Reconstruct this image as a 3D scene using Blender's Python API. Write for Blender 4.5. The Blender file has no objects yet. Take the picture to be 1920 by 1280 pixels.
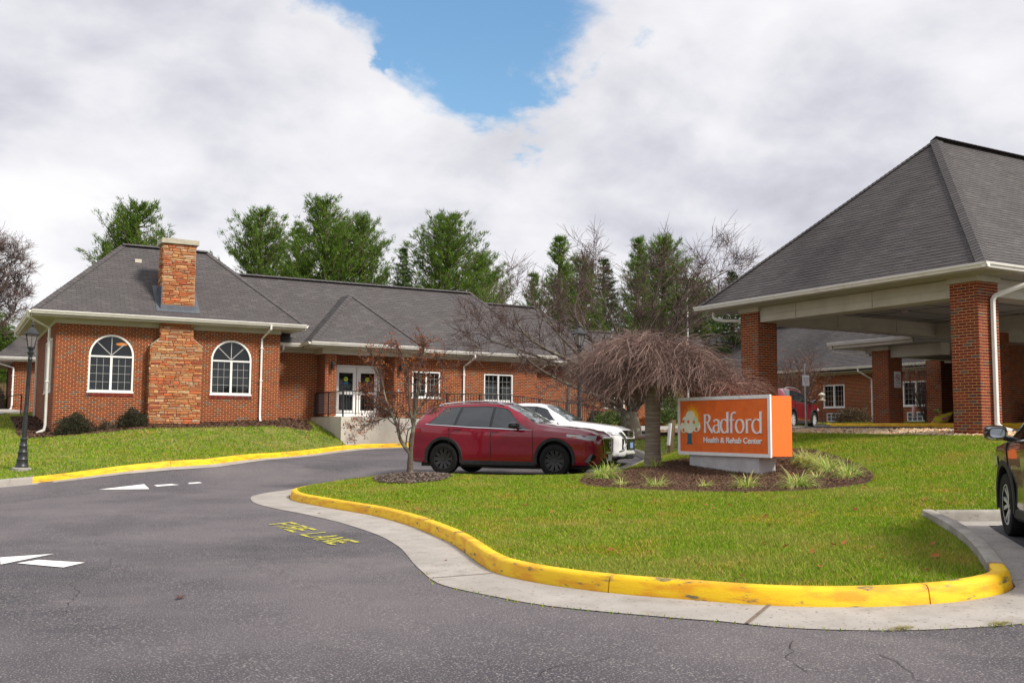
import bpy, bmesh, math, random
import numpy as np
from mathutils import Vector, Matrix, Euler
from mathutils.geometry import delaunay_2d_cdt
rnd = random.Random(7)
S = bpy.context.scene
COL = S.collection
PI = math.pi
# ------------------------------------------------------------------ camera, sky, sun, exposure
cam_d = bpy.data.cameras.new('camera'); cam_d.sensor_width = 36; cam_d.lens = 35.0
cam_d.clip_start = .1; cam_d.clip_end = 3000
cam = bpy.data.objects.new('camera', cam_d); COL.objects.link(cam)
_pi, _ro, _ya = 0.08759, 0.00687, 0.51104
_h = Vector((math.sin(_ya), math.cos(_ya), 0)); _r = Vector((math.cos(_ya), -math.sin(_ya), 0)); _up = Vector((0, 0, 1))
_F = _h*math.cos(_pi)+_up*math.sin(_pi); _U = _r.cross(_F)
_R = _r*math.cos(_ro)+_U*math.sin(_ro); _U = -_r*math.sin(_ro)+_U*math.cos(_ro)
cam.matrix_world = Matrix(((_R.x, _U.x, -_F.x, 0), (_R.y, _U.y, -_F.y, 0), (_R.z, _U.z, -_F.z, 1.6), (0, 0, 0, 1)))
S.camera = cam
S.view_settings.view_transform = 'Standard'; S.view_settings.look = 'None'
S.view_settings.gamma = 1; S.view_settings.use_curve_mapping = False
S.view_settings.exposure = 1.0
SUN_EL, SUN_AZ = 42.0, -62.0      # azimuth of the sun measured in the XY plane (degrees from +X)
w = bpy.data.worlds.new('World'); S.world = w; w.use_nodes = True
nt = w.node_tree; nt.nodes.clear()
def wn(t, **k):
    n = nt.nodes.new(t)
    for a, b in k.items(): setattr(n, a, b)
    return n
L = nt.links.new
sky = wn('ShaderNodeTexSky', sky_type='NISHITA', sun_disc=False)
sky.sun_elevation = math.radians(SUN_EL); sky.sun_rotation = math.radians(90-SUN_AZ)
sky.air_density = 1.6; sky.dust_density = .6; sky.ozone_density = 2.5
bg1 = wn('ShaderNodeBackground'); bg1.inputs[1].default_value = .072
tint = wn('ShaderNodeMixRGB', blend_type='MULTIPLY'); tint.inputs[0].default_value = 1; tint.inputs[2].default_value = (.78, .98, 1.14, 1)
L(sky.outputs[0], tint.inputs[1]); L(tint.outputs[0], bg1.inputs[0])
tc = wn('ShaderNodeTexCoord')
sep = wn('ShaderNodeSeparateXYZ'); L(tc.outputs['Generated'], sep.inputs[0])
# clouds live on a flat layer: project the direction onto a plane overhead
zc = wn('ShaderNodeMath', operation='ADD'); L(sep.outputs[2], zc.inputs[0]); zc.inputs[1].default_value = .42
dx = wn('ShaderNodeMath', operation='DIVIDE'); L(sep.outputs[0], dx.inputs[0]); L(zc.outputs[0], dx.inputs[1])
dy = wn('ShaderNodeMath', operation='DIVIDE'); L(sep.outputs[1], dy.inputs[0]); L(zc.outputs[0], dy.inputs[1])
cxy = wn('ShaderNodeCombineXYZ'); L(dx.outputs[0], cxy.inputs[0]); L(dy.outputs[0], cxy.inputs[1])
def dirv(px, py):
    d = _R*(px-960)/1866.7 - _U*(py-640)/1866.7 + _F
    d.normalize(); return d
def layer(px, py):
    d = dirv(px, py); return Vector((d.x/(d.z+.42), d.y/(d.z+.42), 0))
def noise(scale, detail, rough, dist=0., off=(0, 0, 0), src=None):
    m = wn('ShaderNodeMapping'); m.inputs[1].default_value = off
    L((src or cxy).outputs[0], m.inputs[0])
    n = wn('ShaderNodeTexNoise'); n.inputs['Scale'].default_value = scale; n.inputs['Detail'].default_value = detail
    n.inputs['Roughness'].default_value = rough; n.inputs['Distortion'].default_value = dist
    L(m.outputs[0], n.inputs[0]); return n
def ma(op, a, b=None, c=None):
    n = wn('ShaderNodeMath', operation=op)
    for i, v in enumerate((a, b, c)):
        if v is None: continue
        if isinstance(v, (int, float)): n.inputs[i].default_value = v
        else: L(v, n.inputs[i])
    return n.outputs[0]
wob = noise(4.2, 7, .6, .3)
wobv = wn('ShaderNodeVectorMath', operation='SUBTRACT'); L(wob.outputs['Color'], wobv.inputs[0]); wobv.inputs[1].default_value = (.5, .5, .5)
wobs = wn('ShaderNodeVectorMath', operation='SCALE'); L(wobv.outputs[0], wobs.inputs[0]); wobs.inputs['Scale'].default_value = .42
cw = wn('ShaderNodeVectorMath', operation='ADD'); L(cxy.outputs[0], cw.inputs[0]); L(wobs.outputs[0], cw.inputs[1])
def blob(p, r):
    dn = wn('ShaderNodeVectorMath', operation='DISTANCE'); L(cw.outputs[0], dn.inputs[0]); dn.inputs[1].default_value = p
    return ma('DIVIDE', dn.outputs['Value'], r)
# the gap in the cloud deck: three overlapping openings
g = None
for (px, py, r) in ((800, -20, .115), (850, 50, .12), (895, 115, .11), (985, 165, .088), (735, 120, .04)):
    b = blob(layer(px, py), r); g = b if g is None else ma('MINIMUM', g, b)
gap = wn('ShaderNodeMapRange'); L(g, gap.inputs[0]); gap.inputs[1].default_value = .68; gap.inputs[2].default_value = 1.25
gap.interpolation_type = 'SMOOTHSTEP'
big = noise(1.55, 8, .50, .15, (11.2, 5.7, 0)); det = noise(4.6, 10, .55, .2, (4, 2, 0))
fld = ma('ADD', ma('MULTIPLY', big.outputs[0], .68), ma('MULTIPLY', det.outputs[0], .32))
mr = wn('ShaderNodeValToRGB'); L(fld, mr.inputs[0])
cr = mr.color_ramp; cr.elements[0].position = .36; cr.elements[0].color = (.52, .53, .60, 1)
cr.elements[1].position = .585; cr.elements[1].color = (1.03, 1.02, 1.04, 1)
for p_, c_ in ((.43, (.68, .685, .76, 1)), (.495, (.86, .86, .91, 1))):
    e = cr.elements.new(p_); e.color = c_
edge = wn('ShaderNodeMapRange'); L(g, edge.inputs[0]); edge.inputs[1].default_value = .9; edge.inputs[2].default_value = 2.1
edge.inputs[3].default_value = .35; edge.inputs[4].default_value = 0
brt = wn('ShaderNodeMixRGB'); L(edge.outputs[0], brt.inputs[0]); L(mr.outputs[0], brt.inputs[1]); brt.inputs[2].default_value = (.97, .96, .96, 1)
bg2 = wn('ShaderNodeBackground'); L(brt.outputs[0], bg2.inputs[0]); bg2.inputs[1].default_value = .49
mx = wn('ShaderNodeMixShader'); L(gap.outputs[0], mx.inputs[0]); L(bg1.outputs[0], mx.inputs[1]); L(bg2.outputs[0], mx.inputs[2])
wo = wn('ShaderNodeOutputWorld'); L(mx.outputs[0], wo.inputs[0])
sd = bpy.data.lights.new('sun', 'SUN'); sd.energy = 2.4; sd.angle = math.radians(12); sd.color = (1, .94, .84)
sun = bpy.data.objects.new('sun', sd); COL.objects.link(sun)
_s = Vector((math.cos(math.radians(SUN_EL))*math.cos(math.radians(SUN_AZ)), math.cos(math.radians(SUN_EL))*math.sin(math.radians(SUN_AZ)), math.sin(math.radians(SUN_EL))))
sun.rotation_euler = _s.to_track_quat('Z', 'Y').to_euler()

# ------------------------------------------------------------------ materials
def mat(name, col, rough=.7, col2=None, sc=4, lo=.4, hi=.6, metal=0, bump=0, bsc=60, coat=0, spec=.5, island=0, island_cols=None, trans=0, coords='Object', stretch=(1, 1, 1), detail=6, third=None, speck=None, bd=.02):
    m = bpy.data.materials.new(name); m.use_nodes = True
    t = m.node_tree; N = t.nodes; P = N['Principled BSDF']; lk = t.links.new
    P.inputs['Roughness'].default_value = rough; P.inputs['Metallic'].default_value = metal
    P.inputs['Specular IOR Level'].default_value = spec
    if coat: P.inputs['Coat Weight'].default_value = coat; P.inputs['Coat Roughness'].default_value = .04
    P.inputs['Base Color'].default_value = (*col, 1)
    tcn = N.new('ShaderNodeTexCoord'); mp = N.new('ShaderNodeMapping'); mp.inputs[3].default_value = stretch
    lk(tcn.outputs[coords], mp.inputs[0])
    if coords == 'World':
        pass
    def nz(s, d=6, r=.6, o=0.):
        n = N.new('ShaderNodeTexNoise'); n.inputs['Scale'].default_value = s; n.inputs['Detail'].default_value = d; n.inputs['Roughness'].default_value = r
        if o:
            m2 = N.new('ShaderNodeMapping'); m2.inputs[1].default_value = (o, o*1.7, o*.6); lk(mp.outputs[0], m2.inputs[0]); lk(m2.outputs[0], n.inputs[0])
        else: lk(mp.outputs[0], n.inputs[0])
        return n
    def rg(src, a, b):
        r = N.new('ShaderNodeMapRange'); lk(src, r.inputs[0]); r.inputs[1].default_value = a; r.inputs[2].default_value = b; return r.outputs[0]
    def mixc(f, a, b, mode='MIX'):
        x = N.new('ShaderNodeMixRGB'); x.blend_type = mode
        for i, v in ((0, f), (1, a), (2, b)):
            if isinstance(v, (int, float)): x.inputs[i].default_value = v
            elif isinstance(v, tuple): x.inputs[i].default_value = (*v, 1)
            else: lk(v, x.inputs[i])
        return x.outputs[0]
    cur = (*col,)
    if island_cols:
        ge = N.new('ShaderNodeNewGeometry'); oi = N.new('ShaderNodeObjectInfo')
        ad = N.new('ShaderNodeMath'); ad.operation = 'ADD'; lk(ge.outputs['Random Per Island'], ad.inputs[0]); lk(oi.outputs['Random'], ad.inputs[1])
        fr = N.new('ShaderNodeMath'); fr.operation = 'FRACT'; lk(ad.outputs[0], fr.inputs[0])
        rp = N.new('ShaderNodeValToRGB'); rp.color_ramp.interpolation = 'CONSTANT' if island == 2 else 'LINEAR'
        lk(fr.outputs[0], rp.inputs[0]); n_ = len(island_cols)
        for i, (p, c) in enumerate(island_cols):
            e = rp.color_ramp.elements[i] if i < 2 else rp.color_ramp.elements.new(p)
            e.position = p; e.color = (*c, 1)
        cur = rp.outputs[0]
    if col2 is not None:
        f = rg(nz(sc, detail).outputs[0], lo, hi)
        if island_cols:
            cur = mixc(f, cur, mixc(1., cur, tuple(col2), 'MULTIPLY'))
        else: cur = mixc(f, cur, tuple(col2))
    if third is not None:                                  # (colour, scale, lo, hi)
        f = rg(nz(third[1], 8, .65, 9.3).outputs[0], third[2], third[3]); cur = mixc(f, cur, tuple(third[0]))
    if speck is not None:                                  # (colour, scale, lo, hi)
        f = rg(nz(speck[1], 2, .5, 3.1).outputs[0], speck[2], speck[3]); cur = mixc(f, cur, tuple(speck[0]))
    if not isinstance(cur, tuple): lk(cur, P.inputs['Base Color'])
    if bump:
        b = N.new('ShaderNodeBump'); b.inputs['Strength'].default_value = bump; b.inputs['Distance'].default_value = bd
        lk(nz(bsc, 4).outputs[0], b.inputs['Height']); lk(b.outputs[0], P.inputs['Normal'])
    if trans:
        tr = N.new('ShaderNodeBsdfTranslucent'); ms = N.new('ShaderNodeMixShader'); ms.inputs[0].default_value = trans
        if not isinstance(cur, tuple): lk(cur, tr.inputs[0])
        else: tr.inputs[0].default_value = (*col, 1)
        lk(P.outputs[0], ms.inputs[1]); lk(tr.outputs[0], ms.inputs[2]); lk(ms.outputs[0], N['Material Output'].inputs[0])
    return m
def glass(name, tintc=(.02, .025, .03), thru=.5, ior=1.6):
    m = bpy.data.materials.new(name); m.use_nodes = True; t = m.node_tree; N = t.nodes; lk = t.links.new; N.clear()
    o = N.new('ShaderNodeOutputMaterial'); g_ = N.new('ShaderNodeBsdfGlossy'); g_.inputs['Roughness'].default_value = .03; g_.inputs[0].default_value = (.9, .93, .95, 1)
    tr = N.new('ShaderNodeBsdfTransparent'); tr.inputs[0].default_value = (thru, thru*1.02, thru, 1)
    df = N.new('ShaderNodeBsdfDiffuse'); df.inputs[0].default_value = (*tintc, 1)
    m1 = N.new('ShaderNodeMixShader'); m1.inputs[0].default_value = .3; lk(tr.outputs[0], m1.inputs[1]); lk(df.outputs[0], m1.inputs[2])
    f = N.new('ShaderNodeFresnel'); f.inputs[0].default_value = ior
    m2 = N.new('ShaderNodeMixShader'); lk(f.outputs[0], m2.inputs[0]); lk(m1.outputs[0], m2.inputs[1]); lk(g_.outputs[0], m2.inputs[2]); lk(m2.outputs[0], o.inputs[0])
    return m
M = {}
M['asphalt'] = mat('asphalt', (.070, .062, .074), .93, (.142, .124, .130), .38, .36, .68, bump=.8, bsc=80, bd=.014, third=((.048, .044, .054), .24, .50, .64), speck=((.28, .255, .25), 72, .55, .70), stretch=(1, .8, 1))
M['crack'] = mat('crack_dark', (.022, .02, .02), .95)
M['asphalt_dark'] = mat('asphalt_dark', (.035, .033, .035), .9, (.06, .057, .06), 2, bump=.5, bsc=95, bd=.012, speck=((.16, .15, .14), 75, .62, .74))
M['concrete'] = mat('concrete', (.40, .365, .335), .9, (.30, .275, .25), 1.6, .35, .65, bump=.25, bsc=120, bd=.006, third=((.22, .195, .165), 3.5, .53, .80), speck=((.14, .12, .10), 28, .62, .74))
M['concrete_old'] = mat('concrete_old', (.40, .37, .33), .92, (.26, .24, .21), 2.5, .35, .65, bump=.3, bsc=90, bd=.008, third=((.17, .155, .13), 7, .56, .72))
M['wall_concrete'] = mat('wall_concrete', (.60, .56, .50), .9, (.47, .43, .37), 1.2, .38, .68, bump=.12, bsc=50, bd=.006, stretch=(1, 1, .35), third=((.26, .23, .19), 4, .60, .80))
M['yellow'] = mat('yellow_paint', (.86, .54, .003), .62, (.74, .34, .004), 2.6, .45, .62, bump=.4, bsc=40, bd=.010, stretch=(1, 1, 4.5), third=((.17, .15, .07), 3.6, .585, .65), detail=8)
M['road_yellow'] = mat('worn_yellow_paint', (.50, .46, .06), .85, (.12, .115, .08), 30, .52, .62, detail=3)
M['road_white'] = mat('white_road_paint', (.80, .79, .78), .8, (.6, .59, .58), 14, .55, .7, speck=((.3, .3, .3), 90, .66, .75))
BR = [(0, (.15, .015, .010)), (.25, (.20, .022, .012)), (.5, (.25, .032, .015)), (.72, (.17, .018, .011)), (.88, (.12, .024, .020)), (.93, (.085, .06, .065)), (.97, (.12, .08, .08))]
M['brick'] = mat('brick', (.22, .035, .02), .85, (.74, .72, .72), 7, .35, .7, island=1, island_cols=BR, bump=.25, bsc=70, bd=.004)
M['mortar'] = mat('mortar', (.66, .38, .13), .95, (.52, .31, .12), 5, bump=.2, bsc=120, bd=.004)
ST = [(0, (.55, .25, .09)), (.14, (.44, .12, .05)), (.26, (.62, .34, .15)), (.42, (.50, .22, .08)), (.55, (.32, .07, .04)), (.66, (.63, .40, .20)), (.8, (.46, .30, .19)), (.92, (.56, .15, .05))]
M['stone'] = mat('stone', (.5, .3, .15), .88, (.72, .66, .62), 9, .35, .7, island=1, island_cols=ST, bump=.8, bsc=22, bd=.02)
M['stone_joint'] = mat('stone_joint', (.10, .075, .05), .95, (.17, .12, .08), 8)
SH = [(0, (.074, .067, .069)), (.3, (.088, .080, .081)), (.6, (.081, .074, .076)), (1, (.105, .095, .094))]
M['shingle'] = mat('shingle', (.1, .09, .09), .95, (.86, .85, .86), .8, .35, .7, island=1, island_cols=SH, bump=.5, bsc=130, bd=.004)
M['shingle_dark'] = mat('shaded_shingle', (.07, .06, .06), .95, (.62, .60, .62), .35, .42, .62, island=1, island_cols=[(p, (c[0]*.95, c[1]*.93, c[2]*.93)) for p, c in SH], bump=.5, bsc=130, bd=.004, stretch=(1, 1, .35))  # darker, streaked shingle copy for left-facing slopes; their shade is in the colour
M['underlay'] = mat('roof_underlay', (.022, .02, .02), .95)
M['white'] = mat('white_metal', (.78, .76, .72), .45, (.66, .63, .58), 2.5, .5, .72)
M['cream'] = mat('cream_siding', (.52, .485, .395), .6, (.45, .42, .33), 1.5)
M['frame'] = mat('window_frame', (.80, .79, .77), .4)
M['muntin'] = mat('muntin', (.42, .42, .40), .5)
M['glass'] = glass('window_glass', (.015, .018, .02), .6)
M['carglass'] = mat('car_glass', (.05, .075, .08), .05, (.12, .15, .155), 9, .45, .7, spec=1., coat=1)
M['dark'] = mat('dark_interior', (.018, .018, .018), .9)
M['blind'] = mat('window_blind', (.24, .235, .19), .8)
M['blackmetal'] = mat('black_metal', (.016, .017, .020), .42, (.028, .03, .034), 8)
M['steel'] = mat('grey_steel', (.45, .46, .47), .4, metal=.7)
M['lamp_glass'] = mat('lamp_glass', (.62, .56, .50), .2, (.5, .45, .4), 5, trans=.3)
M['capstone'] = mat('cap_stone', (.47, .43, .33), .85, (.36, .33, .26), 5, .4, .65, bump=.2)
M['flashing'] = mat('slate_flashing', (.075, .085, .105), .5, (.095, .105, .125), 6)
M['mulch'] = mat('mulch_soil', (.095, .048, .028), .95, (.16, .09, .055), 20, .4, .62, bump=1, bsc=35, bd=.04)
M['mulch_chip'] = mat('mulch_chips', (.1, .05, .03), .95, (.7, .7, .7), 8, island=1, island_cols=[(0, (.12, .06, .035)), (.4, (.17, .085, .05)), (.75, (.24, .14, .09)), (1, (.07, .04, .025))])
M['pale_chip'] = mat('pale_chips', (.2, .15, .12), .95, (.7, .7, .7), 8, island=1, island_cols=[(0, (.16, .12, .095)), (.4, (.24, .18, .145)), (.75, (.30, .24, .20)), (1, (.10, .07, .055))])
M['soil'] = mat('lawn_soil', (.15, .19, .025), .95, (.26, .22, .07), .9, .45, .66, bump=.6, bsc=50, bd=.03, third=((.08, .12, .016), 3, .5, .6))
GR = [(0, (.11, .235, .006)), (.30, (.175, .325, .009)), (.55, (.25, .385, .014)), (.74, (.34, .41, .03)), (.85, (.47, .41, .13)), (.93, (.34, .24, .08)), (1, (.09, .18, .006))]
M['grass'] = mat('grass_blades', (.1, .2, .02), .75, (1.5, 1.0, 1.5), 1.1, .50, .68, island=1, island_cols=GR, trans=.35, spec=.2, third=((.44, .37, .11), .42, .50, .88))
M['grass_dry'] = mat('grass_blades_dry', (.3, .28, .1), .8, (.8, .8, .8), 2, island=1, island_cols=[(0, (.30, .27, .07)), (.5, (.38, .32, .12)), (1, (.2, .24, .04))], trans=.3, spec=.2)
M['gravelrock'] = mat('river_rock', (.4, .3, .2), .8, (.8, .8, .8), 12, island=1, island_cols=[(0, (.66, .44, .22)), (.3, (.74, .56, .36)), (.6, (.60, .30, .12)), (.8, (.80, .68, .52)), (1, (.46, .35, .24))], bump=.3, bsc=40)
PN = [(0, (.05, .11, .014)), (.4, (.11, .20, .024)), (.75, (.20, .31, .04)), (1, (.31, .40, .08))]
M['pine'] = mat('pine_needles', (.06, .1, .02), .75, (.6, .7, .7), .5, .4, .6, island=1, island_cols=PN, trans=.42, spec=.2)
M['darkpine'] = mat('spruce_needles', (.03, .06, .015), .8, (.7, .75, .7), .6, island=1, island_cols=[(0, (.025, .06, .014)), (.6, (.045, .09, .018)), (1, (.07, .12, .025))], trans=.2, spec=.2)
M['bark'] = mat('bark', (.13, .095, .07), .95, (.20, .15, .115), 9, stretch=(1, 1, .3), bump=.8, bsc=16, bd=.03)
M['lichen_bark'] = mat('lichen_bark', (.10, .08, .06), .95, (.20, .215, .155), 5, .52, .62, bump=.7, bsc=14, bd=.03)
M['cherry_bark'] = mat('cherry_bark', (.21, .165, .125), .85, (.31, .27, .21), 5, .45, .62, stretch=(.5, .5, 7), bump=.9, bsc=7, bd=.03)
M['twig'] = mat('weeping_twigs', (.16, .09, .07), .8, None, island=1, island_cols=[(0, (.10, .058, .046)), (.5, (.185, .108, .088)), (.8, (.28, .18, .15)), (1, (.38, .27, .23))])
M['twig2'] = mat('tree_twigs', (.15, .1, .09), .85, None, island=1, island_cols=[(0, (.06, .038, .032)), (.5, (.105, .065, .057)), (1, (.16, .105, .09))])
M['brownleaf'] = mat('brown_leaves', (.25, .08, .03), .8, None, island=1, island_cols=[(0, (.20, .055, .022)), (.4, (.32, .10, .035)), (.8, (.42, .16, .05)), (1, (.15, .04, .02))], trans=.3, spec=.2)
M['shrub'] = mat('shrub_leaves', (.04, .06, .02), .7, None, island=1, island_cols=[(0, (.018, .03, .010)), (.5, (.035, .040, .018)), (.8, (.07, .034, .022)), (1, (.035, .06, .016))], trans=.15)
M['boxwood'] = mat('boxwood_leaves', (.05, .1, .02), .7, None, island=1, island_cols=[(0, (.035, .07, .014)), (.5, (.07, .12, .022)), (1, (.13, .17, .03))], trans=.2)
M['yewred'] = mat('red_brown_shrub_leaves', (.08, .04, .02), .75, None, island=1, island_cols=[(0, (.05, .04, .018)), (.5, (.10, .045, .025)), (1, (.06, .065, .02))], trans=.15)
M['liriope'] = mat('liriope_blades', (.2, .3, .06), .6, None, island=1, island_cols=[(0, (.16, .30, .03)), (.35, (.30, .44, .05)), (.6, (.55, .60, .18)), (.8, (.70, .68, .34)), (1, (.60, .42, .12))], trans=.35)
M['wood'] = mat('weathered_wood', (.22, .15, .08), .9, (.14, .095, .055), 6, stretch=(6, 6, .6), bump=.3)
M['timber'] = mat('timber_wall', (.13, .10, .075), .9, (.09, .07, .055), 4)
M['orange'] = mat('orange_sign_face', (.80, .145, .010), .55, (.70, .115, .010), 5, .4, .7, bump=.15, bsc=30, bd=.003)
M['orange2'] = mat('orange_sign_lit_side', (.95, .155, .018), .5)  # brighter orange than the face; the lit end's light is in the colour
M['signwhite'] = mat('sign_white', (.80, .80, .80), .5, (.74, .74, .76), 4)
M['signbase'] = mat('sign_base_grey', (.50, .485, .50), .7, (.42, .41, .42), 3)
M['signcream'] = mat('sign_tree_cream', (.82, .81, .66), .6, (.58, .74, .46), 4, .5, .6)
M['signblue'] = mat('sign_blue', (.010, .10, .17), .5)
M['signsun'] = mat('sign_sun_yellow', (.95, .52, .02), .5)
M['tyre'] = mat('tyre_rubber', (.010, .010, .010), .8, (.016, .016, .016), 20, spec=.2)
M['plastic'] = mat('black_trim', (.016, .017, .019), .55, (.024, .025, .027), 10, spec=.3)
M['gloss_black'] = mat('gloss_black', (.006, .006, .007), .12, coat=.5)
M['chrome'] = mat('chrome', (.75, .75, .77), .12, metal=1)
M['alloy'] = mat('alloy_grey', (.55, .55, .56), .35, metal=.35)
M['black_alloy'] = mat('black_alloy', (.022, .022, .024), .4)
M['maroon'] = mat('maroon_car_paint', (.25, .001, .018), .22, None, metal=.15, coat=1, spec=.4)
M['darkred'] = mat('dark_red_car_paint', (.18, .006, .016), .28, metal=.25, coat=1)
M['carwhite'] = mat('white_car_paint', (.74, .74, .75), .3, (.70, .70, .72), 3, coat=1)
M['cargrey'] = mat('olive_grey_car_paint', (.045, .047, .046), .22, metal=.6, coat=1)
M['red_lens'] = mat('red_lens', (.5, .005, .01), .15, coat=1)
M['clear_lens'] = mat('clear_lens', (.50, .52, .55), .08, None, coat=1)
M['amber'] = mat('amber_lens', (.8, .2, .02), .2, coat=1)
M['plate'] = mat('plate_white', (.75, .77, .78), .5, (.35, .4, .45), 40, .52, .6)
M['plateblue'] = mat('plate_blue', (.2, .28, .5), .5)
M['sticker'] = mat('green_sticker', (.45, .62, .02), .5); M['stickerblue'] = mat('blue_sticker', (.02, .22, .6), .5)
M['signred'] = mat('sign_red', (.5, .03, .02), .5); M['text_dark'] = mat('text_dark', (.04, .04, .05), .6)
M['pink'] = mat('pink_cloth', (.72, .45, .48), .8); M['bagyellow'] = mat('yellow_bag', (.70, .62, .04), .5, (.55, .12, .22), 7, .55, .6)
M['orangelight'] = mat('orange_glow', (.9, .3, .03), .4)
M['orangelight'].node_tree.nodes['Principled BSDF'].inputs['Emission Color'].default_value = (1, .32, .04, 1)
M['orangelight'].node_tree.nodes['Principled BSDF'].inputs['Emission Strength'].default_value = .9
M['ceiling'] = mat('canopy_ceiling', (.40, .38, .33), .8)
M['far_ground'] = mat('far_ground', (.09, .10, .04), .95, (.14, .11, .06), .2)
M['leaf_bank'] = mat('leaf_bank', (.16, .08, .045), .95, (.11, .09, .03), 3, bump=.8, bsc=12, bd=.05)

# ------------------------------------------------------------------ object helpers
def link(o): COL.objects.link(o); return o
def tag(o, label=None, cat=None, group=None, kind=None):
    if label: o['label'] = label
    if cat: o['category'] = cat
    if group: o['group'] = group
    if kind: o['kind'] = kind
    return o
def empty(name, loc=(0, 0, 0), label=None, cat=None, group=None, rz=0):
    o = bpy.data.objects.new(name, None); o.location = loc; o.rotation_euler = (0, 0, rz); o.empty_display_size = .2
    return tag(link(o), label, cat, group)
class MB:
    def __init__(s): s.v = []; s.f = []; s.m = []
    def add(s, vs, fs, mi=0):
        b = len(s.v); s.v.extend(tuple(map(float, v)) for v in vs); s.f.extend(tuple(b+i for i in f) for f in fs); s.m.extend([mi]*len(fs)); return s
    def box(s, a, b, mi=0, mtx=None):
        x0, y0, z0 = a; x1, y1, z1 = b
        vs = [(x0, y0, z0), (x1, y0, z0), (x1, y1, z0), (x0, y1, z0), (x0, y0, z1), (x1, y0, z1), (x1, y1, z1), (x0, y1, z1)]
        if mtx: vs = [mtx @ Vector(v) for v in vs]
        return s.add(vs, [(0, 3, 2, 1), (4, 5, 6, 7), (0, 1, 5, 4), (1, 2, 6, 5), (2, 3, 7, 6), (3, 0, 4, 7)], mi)
    def prism(s, poly, z0, z1, mi=0, f=None):
        n = len(poly); f = f or (lambda x, y, z: (x, y, z))
        vs = [f(x, y, z0) for x, y in poly]+[f(x, y, z1) for x, y in poly]
        fs = [tuple(range(n))[::-1], tuple(range(n, 2*n))]+[(i, (i+1) % n, n+(i+1) % n, n+i) for i in range(n)]
        return s.add(vs, fs, mi)
    def tube(s, path, rad, n=8, mi=0, cap=True, squash=None):
        P = [Vector(p) for p in path]; rr = rad if isinstance(rad, (list, tuple)) else [rad]*len(P)
        b = len(s.v); prev = None
        for i, p in enumerate(P):
            t = (P[min(i+1, len(P)-1)]-P[max(i-1, 0)])
            if t.length < 1e-9: t = Vector((0, 0, 1))
            t.normalize()
            if prev is None:
                a = Vector((0, 0, 1)) if abs(t.z) < .9 else Vector((1, 0, 0)); x = t.cross(a).normalized()
            else:
                x = prev-t*prev.dot(t)
                if x.length < 1e-6: x = t.orthogonal()
                x.normalize()
            prev = x; y = t.cross(x)
            for k in range(n):
                an = 2*PI*k/n+(PI/n)
                s.v.append(tuple(p+(x*math.cos(an)+y*math.sin(an))*rr[i]))
        for i in range(len(P)-1):
            for k in range(n):
                s.f.append((b+i*n+k, b+i*n+(k+1) % n, b+(i+1)*n+(k+1) % n, b+(i+1)*n+k)); s.m.append(mi)
        if cap:
            s.f.append(tuple(b+k for k in range(n))[::-1]); s.m.append(mi)
            e = b+(len(P)-1)*n; s.f.append(tuple(e+k for k in range(n))); s.m.append(mi)
        return s
    def lathe(s, prof, n=16, c=(0, 0, 0), mi=0):
        b = len(s.v)
        for r, z in prof:
            for k in range(n): s.v.append((c[0]+r*math.cos(2*PI*k/n), c[1]+r*math.sin(2*PI*k/n), c[2]+z))
        for i in range(len(prof)-1):
            for k in range(n): s.f.append((b+i*n+k, b+i*n+(k+1) % n, b+(i+1)*n+(k+1) % n, b+(i+1)*n+k)); s.m.append(mi)
        s.f.append(tuple(b+k for k in range(n))[::-1]); s.m.append(mi); e = b+(len(prof)-1)*n
        s.f.append(tuple(e+k for k in range(n))); s.m.append(mi); return s
    def mesh(s, name, mats, smooth=False, bevel=0):
        me = bpy.data.meshes.new(name); me.from_pydata(s.v, [], s.f)
        mats = mats if isinstance(mats, (list, tuple)) else [mats]
        for m in mats: me.materials.append(m)
        if len(mats) > 1: me.polygons.foreach_set('material_index', s.m)
        if smooth: me.polygons.foreach_set('use_smooth', [True]*len(s.f))
        me.update(); return me
    def build(s, name, mats, parent=None, smooth=False, loc=None, world=False, kind=None, bevel=0):
        me = s.mesh(name, mats)
        if bevel:
            bm = bmesh.new(); bm.from_mesh(me)
            bmesh.ops.remove_doubles(bm, verts=bm.verts, dist=1e-5)
            ed = [e for e in bm.edges if len(e.link_faces) == 2 and e.calc_face_angle(0) > .5]
            bmesh.ops.bevel(bm, geom=ed, offset=bevel, segments=2, affect='EDGES', clamp_overlap=True); bm.to_mesh(me); bm.free()
        o = bpy.data.objects.new(name, me)
        if loc is not None: o.location = loc
        if parent is not None:
            o.parent = parent
            if world: o.matrix_parent_inverse = parent_world(parent).inverted()
        if smooth:
            me.polygons.foreach_set('use_smooth', [True]*len(me.polygons))
            if smooth != 'all': me.set_sharp_from_angle(angle=math.radians(38))
        if kind: o['kind'] = kind
        return link(o)
def parent_world(o):
    m = Matrix.LocRotScale(o.location, o.rotation_euler, o.scale)
    return (parent_world(o.parent) @ o.matrix_parent_inverse @ m) if o.parent else m
def inst(name, me, parent, loc, rot=None, kind=None, inv=None):
    o = bpy.data.objects.new(name, me); o.location = loc
    if rot is not None: o.rotation_euler = rot
    if parent is not None:
        o.parent = parent
        if inv is not None: o.matrix_parent_inverse = inv
    return link(o)
def copy_tree(o, parent=None):
    c = o.copy(); link(c)
    if parent is not None: c.parent = parent; c.matrix_parent_inverse = o.matrix_parent_inverse
    for ch in list(o.children): copy_tree(ch, c)
    return c
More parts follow.
